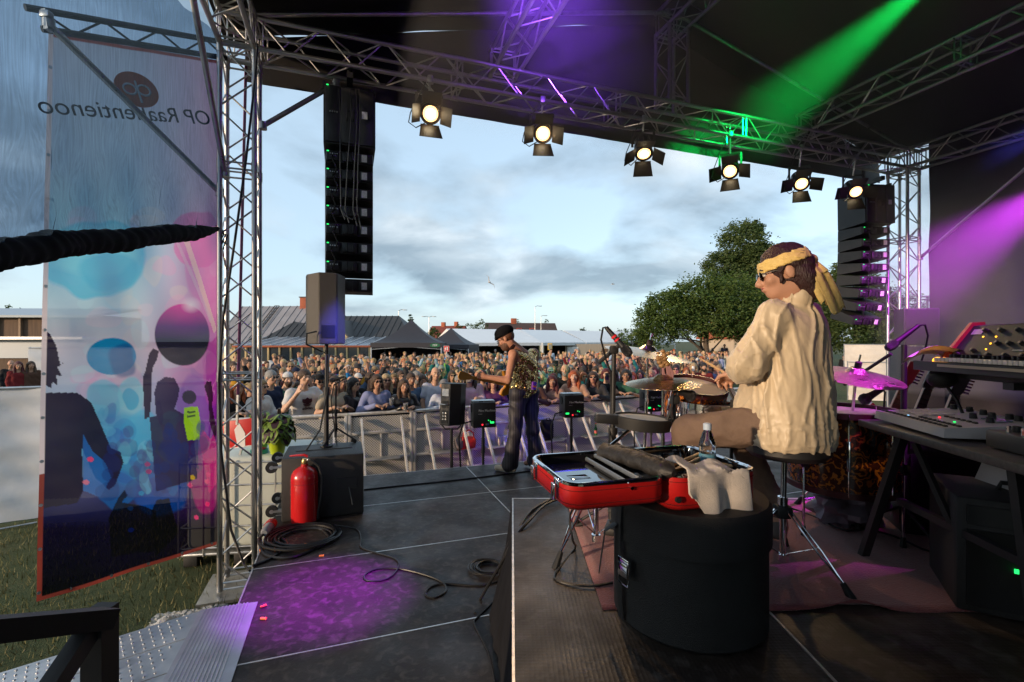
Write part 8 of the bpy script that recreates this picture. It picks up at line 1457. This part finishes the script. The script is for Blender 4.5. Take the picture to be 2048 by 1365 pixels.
A = Mz(R(8), (P(1530, 690, 62).x, 64, 0)); h5 = gable_house('pale_house', 'pale house half hidden behind the right trees', A, 12, 8, 3.0, 2.4, mat('pale_plaster', (.5, .40, .30), .8), M_BRICK, 0, .4); house_window(h5, A, -2.5, 1.6, 1.4, 1.6, -4.05, mat('brown_frame', (.12, .05, .03), .6)); house_window(h5, A, 1.0, 1.6, 1.4, 1.6, -4.05, MATS['brown_frame'])
A = Mz(R(4), (P(30, 680, 26).x, 27, 0)); sd2 = thing('metal_shed', 'low shed with brown curtains and grey corrugated front', 'shed', A.translation); MB().box((0, 0, 1.9), (9, 4, 3.8), A).build('wall', mat('brown_board', (.11, .065, .04), .8, var=.3, vscale=1.5, stretch=(6, 6, .5)), sd2, smooth=False); MB().box((0, -2.05, 2.0), (9.1, .12, 1.0), A).build('corrugated_front', mat('grey_corrugated', (.24, .27, .31), .45, .4, var=.1, vscale=30, stretch=(3, 0, 0)), sd2, smooth=False); MB().box((0, -2.3, 2.55), (9.4, .7, .14), A).build('canopy', M_STEEL, sd2, smooth=False)
rf = MB(); rf.add([A @ Vector(p) for p in ((-4.8, -2.4, 3.75), (4.8, -2.4, 3.75), (4.8, 1.5, 4.35), (-4.8, 1.5, 4.35))], [(0, 1, 2, 3)]); o = rf.build('roof', mat('pale_blue_tin', (.42, .47, .52), .45, .2), sd2, smooth=False); so = o.modifiers.new('s', 'SOLIDIFY'); so.thickness = .12
for k in range(7): MB().box((-3.6 + 1.2 * k, -2.1, 3.1), (.10, .12, 1.1), A).build('post', mat('tan_post', (.28, .18, .11), .7), sd2, smooth=False)
tarp_fence('long white sheet fence behind the people at far left', (-17.5, 17.2, 0), (-12.0, 18.6, 0), 2.15, M_TARP, 5, seed=4)
tarp_fence('white sheet fence behind the drummer at right', (19.6, 28.0, 0), (25.0, 26.0, 0), 2.2, mat('warm_white_sheet', (.66, .60, .54), .7, var=.06), 5, seed=5); tarp_fence('lower cream fence panel in front of the white one at right', (13.6, 19.2, 0), (17.6, 18.2, 0), 1.55, MATS['warm_white_sheet'], 4, seed=6)
# ---- tents
def pop_tent(label, M, w, h, zr, col):
    root = thing('canopy_tent', label, 'tent', M.translation, 'black pop-up tents'); m = MB(); n = 10; vs = []
    for i in range(n + 1):
        t = i / n; r_ = w / 2 * (1 - t); z = h + (zr - h) * (t ** 1.55)
        vs += [M @ Vector((x * r_, y * r_, z)) for x, y in ((-1, -1), (1, -1), (1, 1), (-1, 1))]
    m.add(vs, [(4 * i + j, 4 * i + (j + 1) % 4, 4 * i + 4 + (j + 1) % 4, 4 * i + 4 + j) for i in range(n) for j in range(4)]); cn = m.build('canopy', col, root, ang=25)
    for j in range(4):
        a_, b_ = ((-1, -1), (1, -1), (1, 1), (-1, 1))[j], ((1, -1), (1, 1), (-1, 1), (-1, -1))[j]; p, q = Vector((a_[0] * w / 2, a_[1] * w / 2, h)), Vector((b_[0] * w / 2, b_[1] * w / 2, h)); v = MB(); v.add([M @ p, M @ q, M @ (q + Vector((0, 0, -.28))), M @ (p + Vector((0, 0, -.28)))], [(0, 1, 2, 3)]); v.build('valance', col, cn, smooth=False)
        MB().rbox((a_[0] * (w / 2 - .04), a_[1] * (w / 2 - .04), (h - .1) / 2), (.05, .05, h - .1), .006, M).build('leg', M_STEEL, root)
        if j: s_ = MB(); s_.add([M @ (p * .99 + Vector((0, 0, -.05 - 0 * h))), M @ (q * .99), M @ Vector((q.x * .99, q.y * .99, .02)), M @ Vector((p.x * .99, p.y * .99, .02))], [(0, 1, 2, 3)]); s_.build('side_sheet', col, root, smooth=False)
    for s_ in (-1, 1): MB().bar(M @ Vector((s_ * w / 2 * .97, -w / 2 + .05, h - .38)), M @ Vector((0, -w / 2 + .05, h - .24)), .03, .03).build('scissor_bar', M_STEEL, root)
    return root
M_TENT = mat('black_polyester', (.030, .028, .036), .6, var=.1, bump=.1, bscale=4)
d_ = 27.5; T1 = Mz(R(4), (P(822, 683, d_ + 2).x, d_ + 2.1, 0)); t1 = pop_tent('large black peaked pop-up tent behind the crowd', T1, 4.1, 2.30, 3.75, M_TENT)
lettering('MSF', .16, T1 @ Matrix.Translation((1.65, -2.065, 2.10)) @ Matrix.Rotation(R(90), 4, 'X'), M_WHITE, t1, ext=.002); MB().lathe([(.30, 0), (.30, .004)], T1 @ Matrix.Translation((1.65, -2.058, 2.15)) @ Matrix.Rotation(R(90), 4, 'X'), 20, sy=.42).build('emblem', mat('dark_green', (.01, .12, .05), .6), t1)
pop_tent('smaller black pop-up tent behind the exit sign', Mz(R(-8), (P(897, 683, 33).x, 34.5, 0)), 3.4, 2.15, 3.35, M_TENT)
es = thing('exit_sign', 'red and white exit sign on a pale post before the tents', 'sign', (P(894, 700, 26).x, 26, 0)); c = P(893, 698, 26); MB().rbox((0, 0, 0), (.28, .03, .30), .006, Matrix.Translation(c)).build('board', mat('sign_red', (.55, .012, .012), .45), es); MB().box((.045, -.018, .01), (.06, .006, .20), Matrix.Translation(c)).build('white_door', M_WHITE, es, smooth=False); MB().prism([(-.11, -.10), (-.07, -.02), (-.10, .03), (-.05, .09), (-.02, .02), (-.05, -.10)], .006, Matrix.Translation(c + Vector((0, -.016, 0))) @ Matrix.Rotation(R(90), 4, 'X')).build('white_figure', M_WHITE, es); MB().path([c + Vector(p) for p in ((-.145, -.01, -.155), (.145, -.01, -.155), (.145, -.01, .155), (-.145, -.01, .155))], .01, 4, closed=True).build('border', M_WHITE, es); MB().tube(Vector((c.x, c.y + .02, 0)), c + Vector((0, .02, -.15)), .02, n=8).build('post', M_WHITE, es)
M_MARQ = mat('white_marquee', (.82, .83, .84), .5, var=.04, vscale=.5)
def marquee(label, a, b, he, hr, depth):
    a, b = Vector(a), Vector(b); root = thing('marquee_tent', label, 'tent', a, 'white marquee tents'); d = (b - a).normalized(); n = Vector((-d.y, d.x, 0)); up = Vector((0, 0, 1))
    if n.y < 0: n = -n
    A0, A1, R0, R1, B0, B1 = a + up * he, b + up * he, a + n * depth / 2 + up * hr, b + n * depth / 2 + up * hr, a + n * depth + up * he, b + n * depth + up * he
    m = MB(); m.add([A0, A1, R1, R0, B0, B1], [(0, 1, 2, 3), (3, 2, 5, 4)]); r_ = m.build('roof', M_MARQ, root, smooth=False); so = r_.modifiers.new('s', 'SOLIDIFY'); so.thickness = .04
    for p, q, r2 in ((A0, B0, R0), (A1, B1, R1)): g = MB(); g.add([p, q, r2], [(0, 1, 2)]); g.build('gable', M_MARQ, root, smooth=False)
    for p, q in ((A0, A1),): v = MB(); v.add([p - n * .02, q - n * .02, q - up * .28 - n * .02, p - up * .28 - n * .02], [(0, 1, 2, 3)]); v.build('valance', M_MARQ, r_, smooth=False)
    for p in (a, b): MB().rbox((p.x, p.y, he / 2), (.12, .12, he), .01).build('leg', M_WHITE, root)
    w = MB(); w.add([a + n * depth, b + n * depth, B1, B0], [(0, 1, 2, 3)]); w.build('back_sheet', mat('dim_back_sheet', (.03, .03, .03), .8), root, smooth=False); return root
q = [P(921, 690, 41), P(1085, 690, 45), P(1172, 688, 49), P(1265, 688, 53), P(1350, 688, 57)]
for k, nm in enumerate(('white marquee tent, leftmost, with its gable showing', 'white marquee tent directly right of the guitarist', 'white marquee tent left of the mic stand', 'white marquee tent behind the cymbals')):
    a, b = q[k].copy(), q[k + 1].copy(); a.z = b.z = 0; d = (b - a).normalized(); marquee(nm, a + d * .03, b - d * .03, 2.25, 3.55, 7.0)
# stalls under the marquee
bk_ = thing('serving_hatch', 'pale wooden wall with a hatch under the marquee', 'stall', P(1185, 690, 48)); c = P(1185, 700, 48); MB().box((c.x, c.y, 1.05), (5.5, .2, 2.1)).build('wall', mat('pale_boards', (.30, .27, .23), .8, var=.1, vscale=3, stretch=(6, 1, .2)), bk_, smooth=False); MB().box((c.x + 1.2, c.y - .12, 1.3), (.6, .06, .6)).build('hatch', mat('brown_hatch', (.12, .07, .04), .7), bk_, smooth=False); MB().box((c.x - 2.0, c.y - .13, 1.3), (1.1, .05, 1.0)).build('white_board', M_WHITE, bk_, smooth=False)
yb = thing('yellow_board', 'yellow framed notice board under the marquee', 'board', P(1100, 700, 44)); c = P(1100, 694, 44); MB().rbox((c.x, c.y, c.z), (.42, .06, .62), .02).build('frame', mat('yellow_frame', (.7, .42, .02), .5), yb); MB().box((c.x, c.y - .04, c.z), (.32, .03, .48)).build('panel', mat('notice', (.25, .25, .2), .6), yb, smooth=False); MB().tube((c.x, c.y, 0), (c.x, c.y, c.z - .3), .03, n=8).build('post', M_STEEL, yb)
# ---- street lamps and birds
def lamp_post(label, px, ytop, d, heads=1):
    t = P(px, ytop, d); root = thing('street_lamp', label, 'street lamp', (t.x, t.y, 0), 'thin street lamps behind the tents'); MB().tube((t.x, t.y, 0), t, .09, .05, n=8).build('pole', M_STEEL, root)
    for s_ in ((-1, 1) if heads == 2 else (1,)): MB().path([t, t + Vector((s_ * .5, 0, .2)), t + Vector((s_ * 1.0, 0, .15))], .05, 6).rbox((t.x + s_ * 1.1, t.y, t.z + .14), (.7, .3, .12), .03).build('lamp_head', M_STEEL, root)
lamp_post('thin double street lamp beyond the black tent', 858, 635, 95, 2); lamp_post('tall thin mast right of the guitarist hat', 1070, 614, 100); lamp_post('second shorter mast beside the tall one', 1082, 633, 110); lamp_post('street lamp above the black hall roof', 797, 622, 80)
def gull(label, c, span, bank, up_, yaw):
    root = thing('gull', label, 'bird', c, 'gulls in the sky'); A_ = Matrix.Translation(c) @ Matrix.Rotation(R(yaw), 4, 'Z') @ Matrix.Rotation(R(bank), 4, 'Y'); B = Blob(.02); B.cap((0, -.16, 0), (0, .12, 0), .055, .03, .03); B.ell((0, -.20, .02), (.04, .05, .04), .02); B.cap((0, .1, 0), (0, .24, 0), .03, .012, .02)
    for s_ in (-1, 1): B.cap((s_ * .03, -.03, .02), (s_ * span * .25, -.08, up_), .035, .022, .02); B.cap((s_ * span * .25, -.08, up_), (s_ * span * .5, .06, up_ * .6), .022, .008, .01); B.cap((s_ * .05, .04, .02), (s_ * span * .25, .02, up_), .02, .014, .02)
    me_ = B.mesh('body', mat('gull_feathers', (.45, .45, .46), .7)); link('body', me_, root, A_); MB().tube(A_ @ Vector((0, -.24, .02)), A_ @ Vector((0, -.30, .01)), .012, .003, n=6).build('beak', mat('beak', (.6, .35, .03), .5), root)
gull('gull banking with raised wings in the middle of the sky', P(978, 565, 34), 1.3, 55, .18, 20); gull('dark gull gliding, farther right in the sky', P(1225, 569, 60), 1.3, -8, .14, 70)
# ---- trees
def leaf_card(n, rs_, size):
    v = []; f = []
    for _ in range(n):
        c = rs_.normal(0, .42, 3); a = rs_.normal(0, 1, 3); a /= np.linalg.norm(a); b = np.cross(a, rs_.normal(0, 1, 3)); b /= np.linalg.norm(b) + 1e-9; s_ = size * rs_.uniform(.6, 1.3); k = len(v); v += [tuple(c - a * s_), tuple(c + b * s_ * .45), tuple(c + a * s_), tuple(c - b * s_ * .45)]; f.append((k, k + 1, k + 2, k + 3))
    return v, f
def tree(label, base, h, crown, n, leaf, cols, seed, trunk_r=.2, trunk_h=.35, limbs=7, group='leafy trees behind the crowd', conifer=False, multi=1):
    """crown: list of (dx, dy, z, rx, ry, rz) lobes; foliage = many small leaf faces gathered in clumps"""
    rs_ = np.random.RandomState(seed); base = Vector(base); root = thing('tree', label, 'tree', base, group); tm_ = MB(); tops_ = []
    for q in range(multi):
        off = Vector((rs_.uniform(-.3, .3), rs_.uniform(-.3, .3), 0)) * (multi > 1); lean = Vector((rs_.uniform(-.6, .6), rs_.uniform(-.6, .6), 0)) * (.6 if multi > 1 else .15); pts = [base + off, base + off + lean * .3 + Vector((0, 0, h * trunk_h * .5)), base + off + lean + Vector((0, 0, h * trunk_h)), base + lean + Vector((0, 0, h * .85))]; tm_.path(pts, [trunk_r, trunk_r * .8, trunk_r * .6, trunk_r * .12], 8); tops_.append(pts[2])
    for k in range(limbs):
        c = crown[k % len(crown)]; t = base + Vector((c[0], c[1], c[2])) + Vector((rs_.uniform(-.5, .5) * c[3], rs_.uniform(-.5, .5) * c[4], rs_.uniform(-.3, .5) * c[5])); s_ = tops_[k % len(tops_)]; s_ = Vector((s_.x, s_.y, base.z + h * trunk_h * rs_.uniform(.6, 1.3))); tm_.path([s_, s_.lerp(t, .5) + Vector((0, 0, -.15)), t], [trunk_r * .42, trunk_r * .25, trunk_r * .06], 6)
    tm_.build('trunk', mat('bark', (.10, .075, .055), .9, var=.3, vscale=6, bump=.6, bscale=20), root)
    vol = np.array([c[3] * c[4] * c[5] for c in crown]) ** .8; vol = vol / vol.sum(); V = []; Fq = []; mi = []
    for ci, c in enumerate(crown):
        nc = max(3, int(n * vol[ci] / 26))
        for k in range(nc):
            d = rs_.normal(0, 1, 3); d /= np.linalg.norm(d); rr = rs_.uniform(.45, 1.04) ** .6; cc_ = npv((base.x + c[0], base.y + c[1], base.z + c[2])) + d * rr * npv(c[3:6]); sz = rs_.uniform(.5, 1.0) * min(c[3], c[5]) * .42; v, f = leaf_card(26, rs_, leaf / max(sz, .01)); v = npv(v) * sz * npv((1, 1, .7 if not conifer else .4)) + cc_; b0 = len(V); V += v.tolist(); Fq += [tuple(i + b0 for i in q) for q in f]; mi += [rs_.randint(0, len(cols))] * len(f)
    m = MB(); m.v = V; m.f = Fq; m.m = mi; m.build('crown', [leafm(cl) for cl in cols], root, smooth=False); return root
def leafm(c):
    nm = 'leaf_%d_%d_%d' % tuple(int(x * 999) for x in c)
    if nm in MATS: return MATS[nm]
    m = mat(nm, c, .6, spec=.3); nt = m.node_tree; b = nt.nodes['Principled BSDF']; out = nt.nodes['Material Output']; t = nt.nodes.new('ShaderNodeBsdfTranslucent'); t.inputs[0].default_value = (c[0] * 1.3, c[1] * 1.4, c[2] * .6, 1); mx = nt.nodes.new('ShaderNodeMixShader'); mx.inputs[0].default_value = .25; nt.links.new(b.outputs[0], mx.inputs[1]); nt.links.new(t.outputs[0], mx.inputs[2]); nt.links.new(mx.outputs[0], out.inputs[0]); return m
GR1 = [(.080, .125, .028), (.058, .095, .022), (.095, .135, .036), (.07, .12, .03)]; GR2 = [(.068, .105, .032), (.05, .085, .026), (.085, .12, .042)]; GR3 = [(.06, .088, .032), (.045, .07, .026)]
def tb(px, d): return Vector(((px - 1024) / F * d, d, 0))
tree('broad rowan-like tree with spreading crown behind the drums', tb(1420, 34), 7.2, [(-2.6, 0, 4.2, 2.2, 2.0, 1.8), (-.6, 0, 5.2, 2.4, 2.2, 2.0), (1.8, 0, 5.0, 2.4, 2.0, 2.2), (.4, -.6, 4.0, 3.0, 2.0, 1.5), (-3.8, 0, 3.3, 1.6, 1.4, 1.4), (3.2, 0, 4.0, 1.9, 1.6, 2.0), (-1.9, -.5, 5.6, 1.4, 1.4, .9), (-3.0, 0, 4.9, 1.6, 1.5, 1.2), (-4.4, 0, 3.6, 1.2, 1.2, 1.2)], 42000, .12, GR1, 1, .16, .30, 10, multi=4)
tree('tall birch rising above the others behind the drummer', tb(1485, 46), 14.5, [(0, 0, 11.6, 2.2, 2.0, 2.4), (-1.9, 0, 9.6, 1.8, 1.6, 1.6), (1.6, 0, 10.0, 2.0, 1.8, 2.0), (-.4, 0, 7.6, 2.6, 2.2, 2.2), (2.2, 0, 7.2, 2.2, 2.0, 2.0), (-2.4, 0, 7.2, 1.4, 1.4, 1.2), (1.0, 0, 13.3, 1.0, 1.0, 1.0)], 42000, .15, GR2, 2, .22, .4, 12)
tree('dense tree hidden behind the head of the drummer', tb(1590, 40), 9.0, [(0, 0, 6.0, 2.4, 2.0, 2.4), (-1.8, 0, 4.2, 2.0, 1.8, 2.0), (1.8, 0, 4.4, 2.2, 1.8, 2.2), (0, 0, 3.0, 3.0, 2.0, 1.8)], 24000, .14, GR1, 3, .2, .3, 8)
tree('dark tree between the drummer and the right speaker column', tb(1712, 38), 9.6, [(0, 0, 6.8, 2.0, 1.8, 1.9), (-1.2, 0, 5.2, 1.9, 1.7, 2.0), (1.3, 0, 5.0, 2.0, 1.7, 2.0), (0, 0, 3.2, 2.6, 2.0, 1.8), (2.2, 0, 3.2, 1.8, 1.5, 1.6), (-1.0, 0, 7.9, .9, .9, .8)], 26000, .14, GR2, 4, .2, .3, 9)
tree('tree seen between the right tower and the speaker column', tb(1795, 42), 7.4, [(0, 0, 4.8, 2.0, 1.8, 2.0), (1.2, 0, 3.0, 2.0, 1.8, 1.8), (-1.0, 0, 2.8, 1.6, 1.5, 1.5)], 8000, .13, GR3, 5, .18, .3, 6)
tree('low bush-like tree at the left end of the big tree group', tb(1262, 52), 4.2, [(0, 0, 2.4, 2.0, 1.6, 1.2), (1.6, 0, 2.9, 1.6, 1.4, 1.2), (-1.2, 0, 1.8, 1.2, 1.2, .9)], 5000, .14, GR1, 6, .12, .3, 6)
for k, (px, d, ht, wd_, lab) in enumerate(((955, 105, 7.6, 4.6, 'round far tree behind the first marquee'), (917, 100, 6.0, 3.6, 'lower far tree left of the first marquee'), (868, 96, 5.2, 3.0, 'far tree behind the black tent at its right'), (820, 70, 6.4, 1.5, 'slim far tree over the end of the black hall roof'), (1036, 150, 9.2, 4.2, 'far tree behind the chimney of the brown roof'), (1094, 140, 8.8, 3.0, 'slim far tree right of the tall mast'), (1118, 150, 6.0, 4.0, 'low far tree right of the brown roof'), (1165, 150, 6.8, 3.4, 'far tree above the second marquee'), (1200, 150, 6.2, 3.0, 'small far tree above the third marquee'), (1245, 120, 6.0, 3.2, 'far tree behind the low bush'), (22, 60, 6.9, 4.0, 'far tree over the shed roof at left'), (632, 80, 7.0, 2.2, 'far tree behind the pole speaker'), (608, 75, 6.6, 2.0, 'far tree behind the cream house gable'))):
    tree(lab, tb(px, d), ht, [(0, 0, ht * .62, wd_ * .62, wd_ * .5, ht * .30), (-wd_ * .45, 0, ht * .42, wd_ * .45, wd_ * .4, ht * .26), (wd_ * .45, 0, ht * .42, wd_ * .45, wd_ * .4, ht * .26), (0, 0, ht * .82, wd_ * .3, wd_ * .3, ht * .18)], 2600, .20, GR3 if k % 2 else GR2, 20 + k, .15, .3, 5, 'far trees on the skyline')
# ================================================================ coloured stage lights, sun blockers added out of frame, stage haze
def moving_head(label, pos, aim, col, power, size, blend=.5, rad=.05, group='moving head lights under the roof'):
    pos, aim = Vector(pos), Vector(aim); root = thing('moving_light', label, 'stage light', pos + Vector((0, 0, .3)), group); M = (pos - aim).to_track_quat('Z', 'Y').to_matrix().to_4x4(); M.translation = pos
    MB().lathe([(.09, .0), (.10, .01), (.11, .12), (.08, .24)], M, 20).build('head', M_BLK, root); MB().lathe([(.085, -.003), (.02, -.004)], M, 20).build('lens', mat('lens_%d_%d_%d' % tuple(int(c * 99) for c in col), col, .2, emit=col, estr=4), root); MB().rbox((pos.x, pos.y, pos.z + .26), (.26, .2, .1), .02).build('base', M_BLK, root); MB().bar(pos + Vector((-.13, 0, 0)), pos + Vector((-.13, 0, .24)), .03, .05).build('yoke', M_BLK, root); MB().bar(pos + Vector((.13, 0, 0)), pos + Vector((.13, 0, .24)), .03, .05).build('yoke', M_BLK, root)
    sp = bpy.data.lights.new('beam', 'SPOT'); sp.energy = power; sp.color = col; sp.spot_size = R(size); sp.spot_blend = blend; sp.shadow_soft_size = rad; so = bpy.data.objects.new('light_beam', sp); COL.objects.link(so); so.matrix_basis = M @ Matrix.Translation((0, 0, -.06)); setp(so, root); return root
PUR, VIO, GRN, BLU, MAG = (.42, .03, 1.0), (.25, .06, 1.0), (.0, 1.0, .12), (.10, .10, 1.0), (.75, .05, 1.0)
moving_head('purple light shining on the left of the deck', S(1.5, 2.2, 5.2), (-1.18, 2.98, DECK), (.42, 0, .8), 5500, 15, 1.0)
moving_head('violet light washing the purple roof truss', S(.9, 2.4, 4.95), S(1.95, 4.3, 5.75), VIO, 2200, 40, 1.0)
moving_head('green light with a beam across the roof', P(1905, -75, 4.6), P(1430, 320, 7.0), GRN, 1500, 31, 1.0)
moving_head('blue light at the right side of the roof', (6.6, 4.6, 5.3), (4.6, 6.0, 3.9), BLU, 900, 12, .8)
moving_head('magenta light aimed along the right wall', P(2170, 340, 5.0), P(1830, 560, 6.8), MAG, 900, 46, 1.0)
moving_head('purple light over the purple cymbal', (3.0, 1.6, 4.6), (1.98, 2.78, 2.1), MAG, 700, 18, .6)
moving_head('purple light above the drummer', (1.9, 1.7, 5.1), (1.32, 2.30, 2.60), MAG, 40, 12, .9)
moving_head('violet light on the pole speaker', S(2.2, 1.3, 5.2), P(686, 655, 4.6), BLU, 2500, 6, .9)
moving_head('violet light on the guitarist trousers', S(2.5, 1.2, 5.2), (.27, 5.8, 1.40), BLU, 420, 8, .9)
moving_head('violet light washing the right wall', S(7.2, .6, 4.9), S(8.9, 3.2, 2.2), VIO, 500, 70, 1.0)
moving_head('purple light on the rug behind the stool', S(7.6, 1.2, 5.0), (1.95, 2.95, RISER), MAG, 1500, 15, 1.0)
def flood(label, pos, aim, col, power):
    pos, aim = Vector(pos), Vector(aim); root = thing('floor_light', label, 'stage light', (pos.x, pos.y, 0), 'floor lights in the pit'); A_ = Mz(math.atan2(aim.y - pos.y, aim.x - pos.x) - math.pi / 2, pos); MB().rbox((0, -.05, -.05), (.35, .12, .2), .02, A_).build('housing', M_BLK, root); MB().box((0, .013, -.05), (.30, .006, .15), A_).build('lens', mat('flood_lens', col, .3, emit=col, estr=3), root, smooth=False); MB().rbox((0, -.05, -.17), (.1, .1, .06), .01, A_).build('foot', M_BLK, root)
    sp = bpy.data.lights.new('beam', 'SPOT'); sp.energy = power; sp.color = col; sp.spot_size = R(100); sp.spot_blend = .8; sp.shadow_soft_size = .1; so = bpy.data.objects.new('light_beam', sp); COL.objects.link(so); M = (pos - aim).to_track_quat('Z', 'Y').to_matrix().to_4x4(); M.translation = pos + (aim - pos).normalized() * .06; so.matrix_basis = M; setp(so, root)
flood('purple floor light in the pit left of the guitarist', S(-.6, 6.25, .2), (-2.4, 8.0, .4), VIO, 7); flood('magenta floor light in the pit behind the guitarist', S(1.9, 6.25, .2), (.4, 9.3, .6), MAG, 10); flood('violet floor light in the pit right of the guitarist', S(3.4, 6.3, .2), (2.2, 10.2, .5), VIO, 9)
for k, p_ in enumerate((-1.12,)):  # unseen case put in so its shadow darkens the riser gear
    c = Vector((-.8 * 1.9 + .6 * p_, -.6 * 1.9 - .8 * p_, 0)); A_ = Mz(math.atan2(.6, .8), c); rc_ = thing('sun_block_case', 'tall black road case added out of view to block the sun', 'road case', c); MB().rbox((0, 0, 1.2), (.6, .8, 2.2), .02, A_).build('body', M_CAB, rc_)
    for x in (-.2, .2):
        for y in (-.3, .3): MB().tube(A_ @ Vector((x - .02, y, .05)), A_ @ Vector((x + .02, y, .05)), .05, n=12).build('caster', M_RUB, rc_)
shade_ = thing('sunshade', 'black side drape added out of view behind the camera to block the sun', 'sunshade', (-1.4, -.2, .3)); sheet('cloth', [(-1.48, -.03, .25), (.1, -2.13, .25), (.1, -2.13, 5.0), (-1.48, -.03, 5.0)], 60, 12, M_BFAB, .03, 5, shade_, fr=(9, 1))  # unseen cloth added to keep the low sun off desk and rug
def haze_box(name, pts, dens, label):
    m = MB(); k = len(pts) // 2; m.add(pts, [tuple(range(k - 1, -1, -1)), tuple(range(k, 2 * k))] + [(i, (i + 1) % k, k + (i + 1) % k, k + i) for i in range(k)]); hm = bpy.data.materials.new(name); hm.use_nodes = True; nt = hm.node_tree; nt.nodes.clear(); o_ = nt.nodes.new('ShaderNodeOutputMaterial'); v_ = nt.nodes.new('ShaderNodeVolumePrincipled'); v_.inputs['Density'].default_value = dens; v_.inputs['Color'].default_value = (.9, .9, .92, 1); v_.inputs['Anisotropy'].default_value = .0; nt.links.new(v_.outputs[0], o_.inputs['Volume']); o2 = m.build(name, hm, smooth=False); bm2 = bmesh.new(); bm2.from_mesh(o2.data); bmesh.ops.recalc_face_normals(bm2, faces=bm2.faces[:]); bm2.to_mesh(o2.data); bm2.free(); return tag(o2, label, kind='stuff')
def roofz(u): return RZ - abs(u - 4.1) * 1.36 / (5.31 if u < 4.1 else 4.85) - .08
sec = [(.5, 4.6), (8.45, 4.6), (8.45, roofz(8.45)), (4.1, roofz(4.1)), (.5, roofz(.5))]
haze_box('haze', [S(u, 1.0, z) for u, z in sec] + [S(u, VF - .3, z) for u, z in sec], .09, 'thin stage haze under the roof')
haze_box('smoke', [S(u, v, 1.7) for u, v in ((7.0, .5), (8.55, .5), (8.55, 4.7), (7.0, 4.7))] + [S(u, v, 4.59) for u, v in ((7.0, .5), (8.55, .5), (8.55, 4.7), (7.0, 4.7))], .15, 'thin stage smoke drifting along the right wall')
